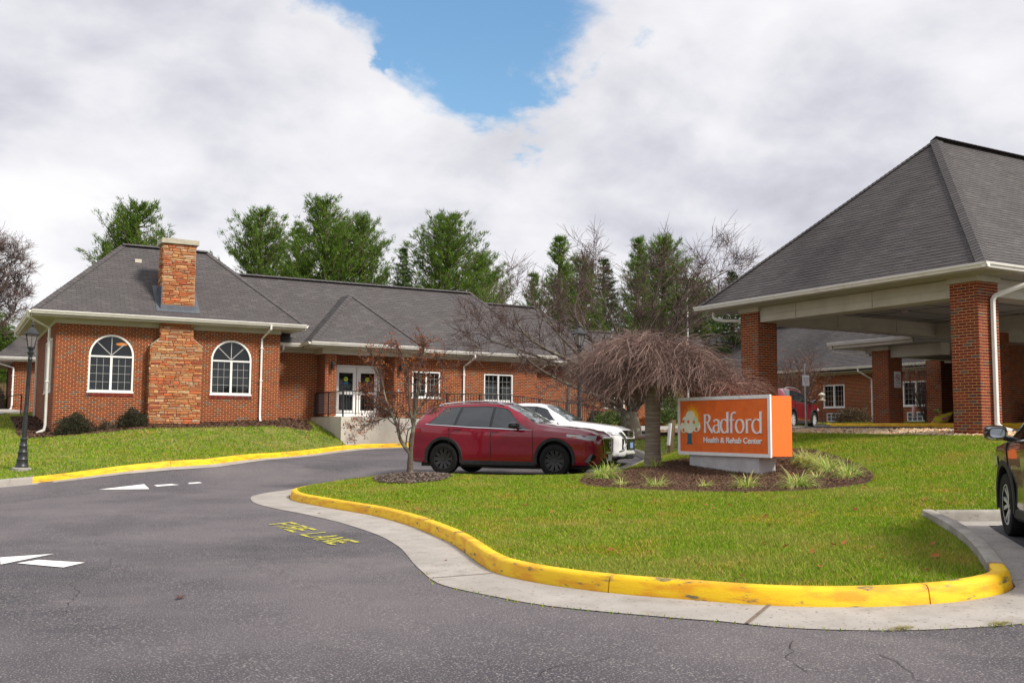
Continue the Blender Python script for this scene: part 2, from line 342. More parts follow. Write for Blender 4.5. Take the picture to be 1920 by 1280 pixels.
# ------------------------------------------------------------------ survey points of the ground (x, y, height)
RD = [[0.33,6.76,0.08],[2.98,5.28,0.1],[5.55,3.74,0.14],[5.61,6.29,0.19],[6.72,5.51,0.21],[7.82,5.39,0.27],[4.84,8.76,0.16],[5.56,11.45,0.17],[5.91,13.53,0.18],[5.72,17.51,0.22],[5.51,20.39,0.2],[0.55,12.65,0.1],[2.75,17.9,0.16],[5.67,25.01,0.3],[1.76,26.55,0.25],[2.69,26.21,0.35],[3.5,25.89,0.44],[4.9,26.13,0.56],[6.5,27.28,0.66],[8.44,30.12,0.71],[10.26,32.08,0.77],[11.83,33.08,0.86],[13.46,34.02,0.93],[15.4,35.44,0.99],[10.5,7.19,0.43],[11.43,8.84,0.41],[11.2,23.29,0.44],[13.23,21.23,0.47],[-10.0,-10.0,-0.1],[10.0,-10.0,0.1],[30.0,-5.0,0.6],[-12.0,8.0,0.1],[-12.0,25.0,0.1],[17.0,7.0,0.6],[24.0,8.0,1.1],[21.0,10.0,1.5],[21.0,14.0,1.52],[21.0,22.0,1.56],[26.0,15.0,1.58],[26.0,24.0,1.65],[30.0,18.0,1.66],[35.0,35.0,1.7],[30.0,30.0,1.68],[24.0,28.0,1.6],[45.0,20.0,1.7],[45.0,40.0,1.75],[16.5,27.0,1.0],[19.0,33.0,1.4],[14.0,26.0,0.75],[2.9,36.2,0.99],[5.9,36.2,1.35],[7.6,36.2,1.37],[10.4,36.2,1.47],[11.6,37.5,1.53],[23.0,38.0,1.6],[30.0,40.0,1.55],[38.0,36.0,1.65],[38.0,28.0,1.65],[19.6,14.2,1.15],[19.6,22.0,1.15],[19.4,10.0,1.07],[14.3,14.5,0.49],[14.3,17.3,0.55],[-4.0,36.0,0.65],[-12.0,36.0,0.55],[0.0,45.0,1.55],[2.0,60.0,3.15],[-14.0,50.0,2.15],[10.0,60.0,2.15],[40.0,60.0,2.15],[60.0,40.0,2.15],[60.0,0.0,1.15],[13.88,18.18,0.54]]
LA = [[2.9,36.2,1.34],[5.9,36.2,1.7],[7.6,36.2,1.72],[10.4,36.2,1.82],[11.6,37.5,1.88],[23.0,38.0,1.95],[30.0,40.0,1.9],[38.0,36.0,2.0],[38.0,28.0,2.0],[19.6,14.2,1.5],[19.6,22.0,1.5],[19.4,10.0,1.42],[14.3,14.5,0.84],[14.3,17.3,0.9],[-4.0,36.0,1.0],[-12.0,36.0,0.9],[0.0,45.0,1.9],[2.0,60.0,3.5],[-14.0,50.0,2.5],[10.0,60.0,2.5],[40.0,60.0,2.5],[60.0,40.0,2.5],[60.0,0.0,1.5],[13.88,18.18,0.89],[0.33,6.76,0.23],[2.98,5.28,0.25],[5.55,3.74,0.29],[5.61,6.29,0.34],[6.72,5.51,0.36],[7.82,5.39,0.42],[4.84,8.76,0.31],[5.56,11.45,0.32],[5.91,13.53,0.33],[5.72,17.51,0.37],[5.51,20.39,0.35],[0.55,12.65,0.25],[2.75,17.9,0.31],[1.76,26.55,0.4],[2.69,26.21,0.5],[3.5,25.89,0.59],[4.9,26.13,0.71],[6.5,27.28,0.81],[8.44,30.12,0.86],[10.26,32.08,0.92],[11.83,33.08,1.01],[13.46,34.02,1.08],[15.4,35.44,1.14],[10.5,7.19,0.58],[11.43,8.84,0.56],[11.2,23.29,0.64]]
PAN = [[7.34,23.49],[6.64,22.8],[5.61,20.62],[5.19,19.3],[4.99,18.17],[4.97,17.04],[5.1,16.17],[5.14,15.21],[5.18,14.39],[5.14,13.26],[5.05,12.43],[4.85,11.45],[4.62,10.65],[4.44,10.08],[4.24,9.36],[4.12,8.88],[4.08,8.57],[4.1,8.27],[4.19,7.75],[4.31,7.24],[4.53,6.77],[4.94,6.12],[5.11,5.91],[5.32,5.57],[5.58,5.3],[5.99,5.01],[6.47,4.79],[6.9,4.64]]
LCURB = [[1.07,26.4],[1.41,26.45],[1.75,26.54],[2.7,26.2],[3.54,25.86],[4.9,26.14],[6.48,27.17],[8.36,29.83],[10.22,31.96],[11.78,32.94],[13.42,33.92],[14.53,34.71],[15.35,35.32],[16.61,33.65]]
BEDS = [[10.69,16.37],[11.76,17.61],[13.01,18.51],[13.76,18.22],[14.8,17.91],[15.94,17.04],[16.82,16.6],[16.03,14.64],[14.77,12.87],[13.98,12.09],[13.35,11.75],[12.66,11.8],[11.92,12.38],[11.14,13.48],[10.59,15.07],[10.52,15.85]]
BEDT = [[7.96,20.24],[8.54,21.24],[9.1,21.65],[9.56,21.29],[9.69,20.57],[9.5,19.53],[8.91,18.91],[8.22,18.83],[7.88,19.43]]
ARR = [[[0.56,12.86],[1.12,12.89],[0.54,12.23]],[[0.7,12.25],[0.92,12.43],[1.35,11.94],[1.11,11.66]],[[2.92,23.86],[3.95,24.35],[3.94,23.57]],[[4.14,24.18],[5.26,24.68],[5.31,24.57],[4.17,23.97]]]
ISL = [(9.9, 22.35), (8.9, 22.55), (8.1, 22.35), (7.3, 21.75), (6.6, 20.9), (6.05, 19.9), (5.77, 18.9), (5.68, 18.1), (5.72, 17.3), (5.8, 16.4), (5.91, 15.63), (5.97, 14.8), (5.9, 13.5), (5.72, 12.4), (5.51, 11.35), (5.21, 10.3), (4.98, 9.55), (4.86, 9.08), (4.82, 8.76), (4.83, 8.32), (4.92, 7.81), (5.08, 7.32), (5.23, 7.01), (5.41, 6.7), (5.64, 6.33), (5.83, 6.1), (6.15, 5.84), (6.52, 5.62), (6.93, 5.45), (7.28, 5.36), (7.7, 5.35), (8.0, 5.45), (8.2, 5.62)]
class TPS:
    def __init__(s, P, lam=.05):
        P = np.array(P, float); n = len(P); s.X = P[:, :2]
        K = s.U(((s.X[:, None]-s.X[None])**2).sum(-1))+lam*np.eye(n); A = np.zeros((n+3, n+3)); A[:n, :n] = K; A[:n, n] = 1; A[:n, n+1:] = s.X; A[n:, :n] = A[:n, n:].T
        b = np.zeros(n+3); b[:n] = P[:, 2]; s.w = np.linalg.solve(A, b)
    @staticmethod
    def U(r): return np.where(r > 0, r*np.log(np.maximum(r, 1e-12)), 0)
    def __call__(s, x, y):
        x = np.clip(np.asarray(x, float), -12, 45); y = np.clip(np.asarray(y, float), -10, 48)
        d = (x[..., None]-s.X[:, 0])**2+(y[..., None]-s.X[:, 1])**2
        return s.U(d) @ s.w[:-3]+s.w[-3]+s.w[-2]*x+s.w[-1]*y
road_z = TPS(RD); lawn_tps = TPS(LA)
def smooth(P, step=.15, closed=False):
    P = [Vector((p[0], p[1])) for p in P]; n = len(P); out = []
    for i in range(n if closed else n-1):
        if closed: p0, p1, p2, p3 = (P[(i+k) % n] for k in (-1, 0, 1, 2))
        else: p0, p1, p2, p3 = P[max(i-1, 0)], P[i], P[i+1], P[min(i+2, n-1)]
        m = max(1, int((p2-p1).length/step))
        for k in range(m):
            t = k/m; out.append(.5*((2*p1)+(p2-p0)*t+(2*p0-5*p1+4*p2-p3)*t*t+(3*p1-p0-3*p2+p3)*t**3))
    if not closed: out.append(P[-1])
    return out
def offset(P, d, closed=False):
    o = []; n = len(P)
    for i, p in enumerate(P):
        a = P[(i-1) % n] if closed or i else P[0]; b = P[(i+1) % n] if closed or i < n-1 else P[-1]
        t = (b-a).normalized(); o.append(p+Vector((-t.y, t.x))*d)
    return o
def zr(x, y): return float(road_z(x, y))
def sheet(name, poly, zf, m, kind='structure', step=.5, dz=0., parent=None, skirt=0.):
    """a surface filling poly, triangulated with inner points, height from zf"""
    P = [Vector((p[0], p[1])) for p in poly]
    xs = [p.x for p in P]; ys = [p.y for p in P]
    pts = list(P); n = len(P)
    A = np.array([(p.x, p.y) for p in P]); gx, gy = np.meshgrid(np.arange(min(xs)+step/2, max(xs), step), np.arange(min(ys)+step/2, max(ys), step))
    q = np.stack([gx.ravel(), gy.ravel()], 1); ins = inside(q, A)
    dd = np.min([seg_d(q, A[i], A[(i+1) % n]) for i in range(n)], 0); q = q[ins & (dd > step*.3)]
    pts += [Vector(a) for a in q]
    r = delaunay_2d_cdt(pts, [], [list(range(n))], 1, 1e-4)
    vs = np.array([(v.x, v.y) for v in r[0]]); z = zf(vs[:, 0], vs[:, 1])+dz
    mb = MB(); mb.add(np.column_stack([vs, z]).tolist(), [tuple(f) for f in r[2]])
    if skirt:
        k = len(mb.v); 
        for i, p in enumerate(P):
            zz = float(zf(np.array([p.x]), np.array([p.y]))[0])+dz; mb.v += [(p.x, p.y, zz), (p.x, p.y, zz-skirt)]
        for i in range(n):
            j = (i+1) % n; mb.f.append((k+2*i, k+2*i+1, k+2*j+1, k+2*j)); mb.m.append(0)
    return mb.build(name, m, parent, smooth='all', kind=kind)
def inside(q, A):
    c = np.zeros(len(q), bool); n = len(A)
    for i in range(n):
        x1, y1 = A[i]; x2, y2 = A[(i+1) % n]
        if y1 == y2: continue
        cond = ((y1 > q[:, 1]) != (y2 > q[:, 1])) & (q[:, 0] < (x2-x1)*(q[:, 1]-y1)/(y2-y1)+x1); c ^= cond
    return c
def seg_d(q, a, b):
    ab = b-a; L2 = max((ab**2).sum(), 1e-9); t = np.clip(((q-a) @ ab)/L2, 0, 1); return np.hypot(*(q-(a+t[:, None]*ab)).T)
# far ground, one sheet to the horizon, below everything near
mb = MB(); rings = [0, 20, 50, 60, 75, 100, 200, 500, 1500]; hz = [-2, -2, -2, -1.0, 1.5, 3.0, 4, 5, 5]
for r, z in zip(rings, hz):
    for k in range(48): mb.v.append((12+r*math.cos(k*PI/24), 20+r*math.sin(k*PI/24), z))
for i in range(len(rings)-1):
    for k in range(48): mb.f.append((i*48+k, i*48+(k+1) % 48, (i+1)*48+(k+1) % 48, (i+1)*48+k)); mb.m.append(0)
mb.build('ground', M['far_ground'], kind='structure', smooth='all')
# asphalt
mb = MB(); gx = np.arange(-40, 60.1, .8); gy = np.arange(-24, 70.1, .8); X, Y = np.meshgrid(gx, gy); Z = road_z(X, Y)
mb.v = np.column_stack([X.ravel(), Y.ravel(), Z.ravel()]).tolist(); nx = len(gx)
mb.f = [(j*nx+i, j*nx+i+1, (j+1)*nx+i+1, (j+1)*nx+i) for j in range(len(gy)-1) for i in range(nx-1)]; mb.m = [0]*len(mb.f)
mb.build('road', M['asphalt'], kind='structure', smooth='all')
# curb lines (road-side foot of each kerb)
isl = smooth(ISL, .15); LC = [(-40, 26.6), (-20, 26.5), (-8, 26.4), (-2, 26.4)]+[tuple(p) for p in LCURB[:1]]+[(1.75, 26.35), (2.7, 26.2), (3.6, 26.1), (4.9, 26.3), (6.48, 27.17), (8.3, 29.4), (10.1, 31.45), (11.5, 32.65), (12.7, 33.35), (14.2, 33.72), (15.6, 33.83), (19.2, 33.84), (22, 34.05), (26, 34.5)]
lc = smooth(LC, .3)
pad1 = [Vector((8.2, 5.62)), Vector((8.77, 6.12)), Vector((9.39, 6.72)), Vector((9.91, 7.26)), Vector((10.52, 7.9)), Vector((11.46, 8.87))]
pad1 = smooth(pad1, .3); pad2 = [Vector((11.46, 8.87)), Vector((12.1, 8.34)), Vector((13, 7.6)), Vector((14.2, 6.6)), Vector((15.4, 5.6))]
stall = [Vector((16.6, 22.0)), Vector((15.0, 20.55)), Vector((13.4, 19.2)), Vector((12.5, 18.9)), Vector((11.85, 19.4)), Vector((10.9, 20.8)), Vector((9.9, 22.35))]
stall = smooth(stall, .2)
far_k = smooth([(19.2, 28.6), (18.2, 27.6), (17.6, 25.6), (17.3, 23.6), (16.6, 22.0)], .3)
def kerb(label, line, side, m, joints=3.0, name='kerb_section', root=None, hh=.15, wd=.17, phase=.0, plain=None):
    prof = [(0, -.04), (.018, .06), (.03, hh-.035), (.042, hh-.012), (.065, hh), (wd-.02, hh), (wd, hh-.012), (wd, -.12)]
    acc = phase; seg = [0]; 
    for i in range(1, len(line)):
        acc += (line[i]-line[i-1]).length
        if acc >= joints: seg.append(i); acc = 0
    if seg[-1] != len(line)-1: seg.append(len(line)-1)
    inn = [offset(line, side*a) for a, _ in prof]
    k = 0
    for s0, s1 in zip(seg[:-1], seg[1:]):
        mb = MB(); c = 0; npf = len(prof)
        idx = list(range(s0, s1+1))
        for q, i in enumerate(idx):
            t = Vector((0, 0))
            if q == 0 and s0 > 0: t = (line[i+1]-line[i])*.0+ (line[i+1]-line[i]).normalized()*.006
            if q == len(idx)-1 and s1 < len(line)-1: t = (line[i-1]-line[i]).normalized()*.006
            z = zr(line[i].x, line[i].y)
            for j in range(npf):
                p = inn[j][i]+t; mb.v.append((p.x, p.y, z+prof[j][1]+(.004*math.sin(i*1.7+j) if j in (2, 3) else 0)))
        for q in range(len(idx)-1):
            for j in range(npf-1):
                f = (q*npf+j, (q+1)*npf+j, (q+1)*npf+j+1, q*npf+j+1)
                mb.f.append(f if side > 0 else f[::-1]); mb.m.append(0)
        mb.f.append(tuple(range(npf))); mb.m.append(0); e = (len(idx)-1)*npf; mb.f.append(tuple(e+j for j in range(npf))[::-1]); mb.m.append(0)
        mm = m
        mb.build(name, mm, root, smooth=True); k += 1
kr = tag(empty('kerb'), kind='structure')
kerb('', isl, 1, M['yellow'], root=kr, joints=2.6, phase=.9)
kerb('', lc[:[i for i, p in enumerate(lc) if p.x > 1.7][0]+1], 1, M['concrete'], root=kr, wd=.3, joints=3)
kerb('', lc[[i for i, p in enumerate(lc) if p.x > 1.7][0]:], 1, M['yellow'], root=kr, joints=3)
kerb('', pad1, 1, M['concrete_old'], root=kr, joints=9, hh=.165, wd=.19); kerb('', pad2, 1, M['concrete_old'], root=kr, joints=9)
kerb('', stall[:-12][::1], 1, M['concrete_old'], root=kr, joints=4); kerb('', stall[-13:], 1, M['yellow'], root=kr, joints=9)
kerb('', far_k, 1, M['concrete_old'], root=kr, joints=4)
# concrete gutter pans
pan_out = smooth(PAN, .25)[::-1]; pan_out = pan_out  # now from right front to back
po = [Vector((14, 2.2)), Vector((9.5, 3.75))]+pan_out[0:]; isr = [p for p in offset(isl, .02)][::-1]
poly = None
def strip(name, a, b, m, zf=road_z, dz=.004, da=0., n=None, joints=0):
    """ribbon between two lines resampled to the same count"""
    def rs(P, n):
        L_ = [0]
        for i in range(1, len(P)): L_.append(L_[-1]+(P[i]-P[i-1]).length)
        out = []
        for k in range(n+1):
            t = L_[-1]*k/n; i = max(1, min(len(P)-1, int(np.searchsorted(L_, t)))); u = (t-L_[i-1])/max(L_[i]-L_[i-1], 1e-9); out.append(P[i-1].lerp(P[i], min(max(u, 0), 1)))
        return out
    n = n or 120; A_ = rs(a, n); B_ = rs(b, n); mb = MB(); K = 4
    for p, q in zip(A_, B_):
        for k in range(K+1):
            r = p.lerp(q, k/K); mb.v.append((r.x, r.y, float(zf(r.x, r.y))+dz+da*k/K))
    for i in range(n):
        for k in range(K): b0 = i*(K+1)+k; mb.f.append((b0, b0+1, b0+K+2, b0+K+1)); mb.m.append(0)
    return mb.build(name, m, kind='structure', smooth='all')
def nearest_line(P, Q, shift=0):
    """for each point of P the closest point of Q (keeps order)"""
    out = []; j = 0
    for p in P:
        best = min(range(j, min(j+14, len(Q))), key=lambda k: (Q[k]-p).length); j = best; out.append(Q[best])
    return out
isl_rev = isl[::-1]
pans = smooth([(7.6, 3.2)]+[(p.x, p.y) for p in []]+[(8.2, 4.15)], .3) if False else None
A_ = [p for p in offset(isl, -.01)]
po2 = smooth([(8.9, 22.95), (8.0, 22.95), (7.0, 22.5), (6.1, 21.6), (5.45, 20.5), (5.1, 19.3), (4.93, 18.17), (4.95, 17.04), (5.06, 16.17), (5.14, 15.21), (5.18, 14.39), (5.14, 13.26), (5.05, 12.43), (4.85, 11.45), (4.62, 10.65), (4.44, 10.08), (4.24, 9.36), (4.12, 8.88), (4.08, 8.57), (4.1, 8.27), (4.19, 7.75), (4.31, 7.24), (4.53, 6.77), (4.94, 6.12), (5.11, 5.91), (5.32, 5.57), (5.58, 5.3), (5.99, 5.01), (6.47, 4.79), (6.9, 4.64), (7.6, 4.5), (8.4, 4.45)], .1)
mb = MB()
poly = A_[10:]+[Vector((9.2, 5.9)), Vector((9.1, 4.6)), Vector((8.4, 4.45))]+po2[::-1][1:]
pan = sheet('gutter_pan', poly, road_z, M['concrete'], dz=.007, step=.35)
sheet('gutter_pan', [Vector(p) for p in ((9.1, 4.6), (9.2, 5.9), (8.2, 5.62), (8.77, 6.12), (9.39, 6.72), (9.91, 7.26), (10.52, 7.9), (11.46, 8.87), (12.1, 8.34), (13, 7.6), (14.2, 6.6), (15.4, 5.6), (15.0, 5.1), (11.9, 7.7), (11.35, 8.05), (10.9, 7.66), (9.75, 6.5), (9.5, 4.5))][2:]+[Vector((9.21, 5.2))], road_z, M['concrete'], dz=.011, step=.35)
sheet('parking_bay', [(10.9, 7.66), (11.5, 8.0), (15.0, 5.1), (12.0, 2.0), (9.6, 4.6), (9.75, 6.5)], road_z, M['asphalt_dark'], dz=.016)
lp = offset(lc, -.34); strip('gutter_pan', lp, offset(lc, .02), M['concrete'], dz=.005)
# saw-cut and open joints across the pan
for (a, b, wdt) in (((4.79, 8.9), (4.16, 8.98), .010), ((5.83, 6.12), (5.22, 5.72), .016), ((5.75, 17.35), (4.98, 17.15), .008), ((8.35, 5.5), (9.3, 5.35), .012)):
    a = Vector(a); b = Vector(b); t = (b-a).normalized(); nn = Vector((-t.y, t.x))*wdt
    sheet('pan_joint', [a+nn, b+nn, b-nn, a-nn], road_z, M['bark'], dz=.013, step=.4)
# bits of moss and dirt where the pan meets the asphalt
# painted markings
def ground_poly(name, P, m, dz=.009): return sheet(name, [Vector(p) for p in P], road_z, m, dz=dz, step=.4)
for P in ARR: ground_poly('painted_arrow', P, M['road_white'])
T00, T10, T01, T11 = map(Vector, ((4.17, 14.77), (4.21, 12.03), (4.57, 14.91), (4.61, 12.12)))
def tx(u, v): return T00.lerp(T10, u).lerp(T01.lerp(T11, u), v)
GL = {'F': [[(0, 0), (.27, 0), (.27, 1), (0, 1)], [(.22, .80), (1, .84), (1, 1), (.22, 1)], [(.22, .45), (.8, .45), (.8, .6), (.22, .6)]],
      'I': [[(.1, 0), (.4, 0), (.4, 1), (.1, 1)]],
      'R': [[(0, 0), (.22, 0), (.22, 1), (0, 1)], [(.22, .85), (.85, .85), (.85, 1), (.22, 1)], [(.75, .5), (1, .55), (1, .92), (.78, .9)], [(.22, .42), (.9, .42), (.9, .56), (.22, .56)], [(.5, .42), (.74, .42), (1, 0), (.76, 0)]],
      'E': [[(0, 0), (.27, 0), (.27, 1), (0, 1)], [(.22, .82), (1, .82), (1, 1), (.22, 1)], [(.22, .43), (.8, .43), (.8, .57), (.22, .57)], [(.22, 0), (1, 0), (1, .15), (.22, .15)]],
      'L': [[(0, 0), (.22, 0), (.22, 1), (0, 1)], [(.22, 0), (1, 0), (1, .15), (.22, .15)]],
      'A': [[(0, 0), (.22, 0), (.6, 1), (.4, 1)], [(.78, 0), (1, 0), (.62, .99), (.5, .8)], [(.3, .3), (.7, .3), (.66, .42), (.35, .42)]],
      'N': [[(0, 0), (.2, 0), (.2, 1), (0, 1)], [(.8, 0), (1, 0), (1, 1), (.8, 1)], [(.2, 1), (.2, .72), (.8, 0), (.8, .28)]]}
fl = MB(); u = 0
for ch in 'FIRE LANE':
    wd_ = .045 if ch == 'I' else (.07 if ch == ' ' else .105)
    for P in GL.get(ch, []):
        b = len(fl.v)
        for (a, c) in P:
            q = tx(u+a*wd_, c); fl.v.append((q.x, q.y, zr(q.x, q.y)+.009))
        fl.f.append(tuple(range(b, b+4))[::-1]); fl.m.append(0)
    u += wd_+.018
fl.build('fire_lane_lettering', M['road_yellow'], kind='structure')
# hairline cracks in the asphalt
R_c = random.Random(12)
def crack(pts, w_=.0032):
    P = smooth(pts, .08); L_ = []; R2 = []; mb = MB()
    for i, p in enumerate(P):
        q = p+Vector((R_c.gauss(0, .02), R_c.gauss(0, .02))); t = (P[min(i+1, len(P)-1)]-P[max(i-1, 0)]).normalized(); nn = Vector((-t.y, t.x))*w_*R_c.uniform(.2, 1.2); z = zr(q.x, q.y)+.006
        mb.v += [(q.x-nn.x, q.y-nn.y, z), (q.x+nn.x, q.y+nn.y, z)]
    mb.f = [(2*i, 2*i+1, 2*i+3, 2*i+2) for i in range(len(P)-1)]; mb.m = [0]*len(mb.f); mb.build('asphalt_crack', M['crack'], kind='structure')
def gp(px, py):
    d = _R*(px-960)/1866.7-_U*(py-640)/1866.7+_F; t = 5.
    while t < 60:
        p = Vector((0, 0, 1.6))+d*t
        if p.z < zr(p.x, p.y): break
        t += .05
    return (p.x, p.y)
for C_ in ([(212, 1046), (196, 1066), (168, 1080), (136, 1094), (145, 1112), (132, 1126), (130, 1142), (110, 1158)], [(1488, 1205), (1482, 1222), (1475, 1236), (1492, 1250), (1500, 1262)], [(1640, 1224), (1678, 1240), (1690, 1252), (1716, 1264), (1728, 1280)], [(1005, 1268), (1040, 1254), (1100, 1246), (1150, 1238)], [(180, 1256), (205, 1258), (222, 1262)]): crack([gp(*c) for c in C_])
# lawns
kerbs_np = [np.array([(p.x, p.y) for p in l]) for l in (isl, lc, pad1, pad2, stall, far_k)]
def lawn_z(x, y):
    x = np.asarray(x, float); y = np.asarray(y, float); q = np.stack([x.ravel(), y.ravel()], 1)
    d = np.full(len(q), 99.)
    for K_ in kerbs_np:
        for i in range(0, len(K_)-1, 2): d = np.minimum(d, seg_d(q, K_[i], K_[min(i+2, len(K_)-1)]))
    d = np.clip((d-.15)/1.7, 0, 1); t = d*d*(3-2*d)
    zz = (road_z(q[:, 0], q[:, 1])+.125)*(1-t)+(lawn_tps(q[:, 0], q[:, 1]))*t
    dp = np.min([seg_d(q, K_[i], K_[i+1]) for K_ in kerbs_np[2:3] for i in range(len(K_)-1)], 0); zz -= .075*np.exp(-(dp/.9)**2)
    for (cx, cy, r, h) in ((13.9, 15.2, 2.4, -.10), (8.95, 20.5, 1.3, .07)): zz += h*np.exp(-((q[:, 0]-cx)**2+(q[:, 1]-cy)**2)/(r*r)*1.2)
    return zz.reshape(x.shape)
def lz(x, y): return float(lawn_z(np.array([x]), np.array([y]))[0])
inner = offset(isl, .16)
L1 = inner+offset(pad1, .16)[2:-1]+[Vector((11.47, 9.08))]+offset(pad2, .16)[1:]+[Vector((17.5, 3.8)), Vector((19.6, 6)), Vector((19.6, 14)), Vector((19.6, 22)), Vector((18.4, 22.2))]+offset(stall, .16)[1:-1]
L1 = [p for i, p in enumerate(L1) if i == 0 or (p-L1[i-1]).length > .05]
sheet('lawn', L1, lawn_z, M['soil'], step=.45, skirt=.3)
L2 = [p for p in offset(lc, .16) if p.x < 12.15 and p.x > -39]+[Vector((12.2, 34.1)), Vector((12.2, 37.45)), Vector((10.47, 37.45)), Vector((10.47, 36.23)), Vector((2.92, 36.23)), Vector((2.92, 46)), Vector((-39, 46))]
sheet('lawn', L2, lawn_z, M['soil'], step=.7)
L3 = [Vector(p) for p in ((18.5, 35.6), (26, 34.8), (33, 33), (33.6, 26.4), (38.7, 26.4), (38.7, 46), (23.5, 46), (23.5, 37.6), (18.5, 37.6))]
sheet('lawn', L3, lawn_z, M['soil'], step=.9, dz=-.02, skirt=.4)
L5 = offset(far_k, .16)+[Vector((18.2, 22.4)), Vector((19.8, 22.3)), Vector((20.6, 24)), Vector((20.6, 27)), Vector((20, 28.6))]
sheet('lawn', L5, lawn_z, M['soil'], step=.6, dz=-.01, skirt=.4)
# concrete walks by the entrance
sheet('pavement', [(20.8, 28.9), (32, 30.6), (33, 32.6), (26, 34.4), (18.8, 35.2), (18.8, 33.4), (22, 32.9), (20.6, 31)], road_z, M['concrete'], dz=.10, skirt=.3)
sheet('pavement', [(-30, 50.5), (-30, 46.5), (1.0, 44.5), (2.6, 47), (2.6, 50.5)], lawn_tps, M['concrete'], dz=.06, skirt=.3)
def bed_z(x, y): return lawn_z(x, y)+.02
bs = smooth(BEDS, .3, True); sheet('mulch_bed', bs, bed_z, M['mulch'], step=.3, skirt=.15)
bt = smooth(BEDT, .3, True); sheet('mulch_bed', bt, bed_z, M['mulch'], step=.25, dz=.01, skirt=.15)
bw = [Vector(p) for p in ((1.9, 36.4), (2.2, 35.3), (4, 35.0), (6, 35.05), (8, 35.2), (10, 35.3), (11.3, 35.0), (11.55, 35.5), (11.9, 37.45), (10.5, 37.45), (10.47, 36.2), (2.9, 36.2), (2.92, 44), (2.0, 44))]
sheet('mulch_bed', bw, bed_z, M['mulch'], step=.4, dz=.01, skirt=.15)
sheet('mulch_bed', [Vector(p) for p in ((19, 36.3), (27, 35.9), (33, 35.2), (37, 34.2), (38.6, 34), (38.6, 40), (23, 37.4), (19, 37.4))], bed_z, M['mulch'], step=.6, dz=.02, skirt=.15)
om = [Vector((19.4+1.4*math.cos(a*PI/8), 26.4+1.1*math.sin(a*PI/8))) for a in range(16)]
sheet('mulch_bed', om, bed_z, M['mulch'], step=.4, dz=.02, skirt=.15)
bed_polys = [np.array([(p.x, p.y) for p in b]) for b in (bs, bt, bw)]
# scattered bark chips on the beds: far too many to count
def chips(poly, n, m, seed, s0=.02, s1=.07, zf=bed_z):
    r = np.random.RandomState(seed); A = np.array([(p.x, p.y) for p in poly]); lo, hi = A.min(0), A.max(0)
    q = r.uniform(lo, hi, (n*3, 2)); q = q[inside(q, A)][:n]; z = zf(q[:, 0], q[:, 1])+.025
    a = r.uniform(0, 2*PI, len(q)); l = r.uniform(s0, s1, len(q)); wv = l*r.uniform(.25, .5, len(q)); tl = r.uniform(-.35, .5, len(q))
    dx_, dy_ = np.cos(a)*l, np.sin(a)*l; px_, py_ = -np.sin(a)*wv, np.cos(a)*wv
    V = np.stack([np.stack([q[:, 0]-dx_, q[:, 1]-dy_, z-tl*l], 1), np.stack([q[:, 0]+px_, q[:, 1]+py_, z+.006], 1), np.stack([q[:, 0]+dx_, q[:, 1]+dy_, z+tl*l], 1), np.stack([q[:, 0]-px_, q[:, 1]-py_, z+.002], 1)], 1).reshape(-1, 3)
    mb = MB(); mb.v = V.tolist(); mb.f = [(4*i, 4*i+1, 4*i+2, 4*i+3) for i in range(len(q))]; mb.m = [0]*len(q)
    return mb.build('bark_mulch', m, kind='stuff')
chips(bs, 42000, M['mulch_chip'], 3, .008, .032); chips(bt, 9000, M['pale_chip'], 4, .01, .05); chips(bw, 9000, M['mulch_chip'], 5, .03, .08)
# grass blades
def grass(name, poly, holes, dens, m, seed, zf, hgt=.044, wid=.006, mx=400000, far=None, lod=True):
    r = np.random.RandomState(seed); A = np.array([(p.x, p.y) for p in poly]); lo, hi = A.min(0), A.max(0)
    n = int(min(mx, dens*(hi-lo).prod())); q = r.uniform(lo, hi, (n, 2)); k = inside(q, A)
    for h_ in holes: k &= ~inside(q, h_)
    d = np.hypot(q[:, 0], q[:, 1]); fz = np.degrees(np.arctan2(q[:, 0], q[:, 1])); k &= (fz > -3) & (fz < 62)
    if lod: k &= r.rand(n) < np.clip((8.5/d)**1.25, 0, 1)
    q = q[k]; d = d[k]; n = len(q); z = zf(q[:, 0], q[:, 1])-.005
    s = np.clip(d/8.5, 1, 5)**.62 if lod else np.ones(n); pn = np.sin(q[:, 0]*1.9+np.cos(q[:, 1]*1.3)*2)*np.sin(q[:, 1]*2.3+1)*.22+1
    H = hgt*r.uniform(.5, 1.25, n)*s**.35*pn; W_ = wid*r.uniform(.7, 1.4, n)*s*1.1; a = r.uniform(0, 2*PI, n); b = r.uniform(0, 2*PI, n); ln = H*r.uniform(.2, 1.05, n)
    cx, cy = np.cos(a)*W_, np.sin(a)*W_; lx, ly = np.cos(b)*ln, np.sin(b)*ln
    V = np.stack([np.stack([q[:, 0]-cx, q[:, 1]-cy, z], 1), np.stack([q[:, 0]+cx, q[:, 1]+cy, z], 1), np.stack([q[:, 0]+lx, q[:, 1]+ly, z+H], 1)], 1).reshape(-1, 3).astype(np.float32)
    me = bpy.data.meshes.new(name); me.vertices.add(3*n); me.vertices.foreach_set('co', V.ravel()); me.loops.add(3*n); me.polygons.add(n)
    me.loops.foreach_set('vertex_index', np.arange(3*n, dtype=np.int32)); me.polygons.foreach_set('loop_start', np.arange(0, 3*n, 3, dtype=np.int32))
    me.materials.append(m); me.update(calc_edges=True); o = link(bpy.data.objects.new(name, me)); o['kind'] = 'stuff'; return o
np_poly = lambda P: np.array([(p.x, p.y) for p in P])
grass('grass', L1, bed_polys[:2], 6200, M['grass'], 11, lawn_z, mx=2600000)
grass('grass', L2, [bed_polys[2]], 1900, M['grass'], 12, lawn_z, hgt=.05, mx=1700000)
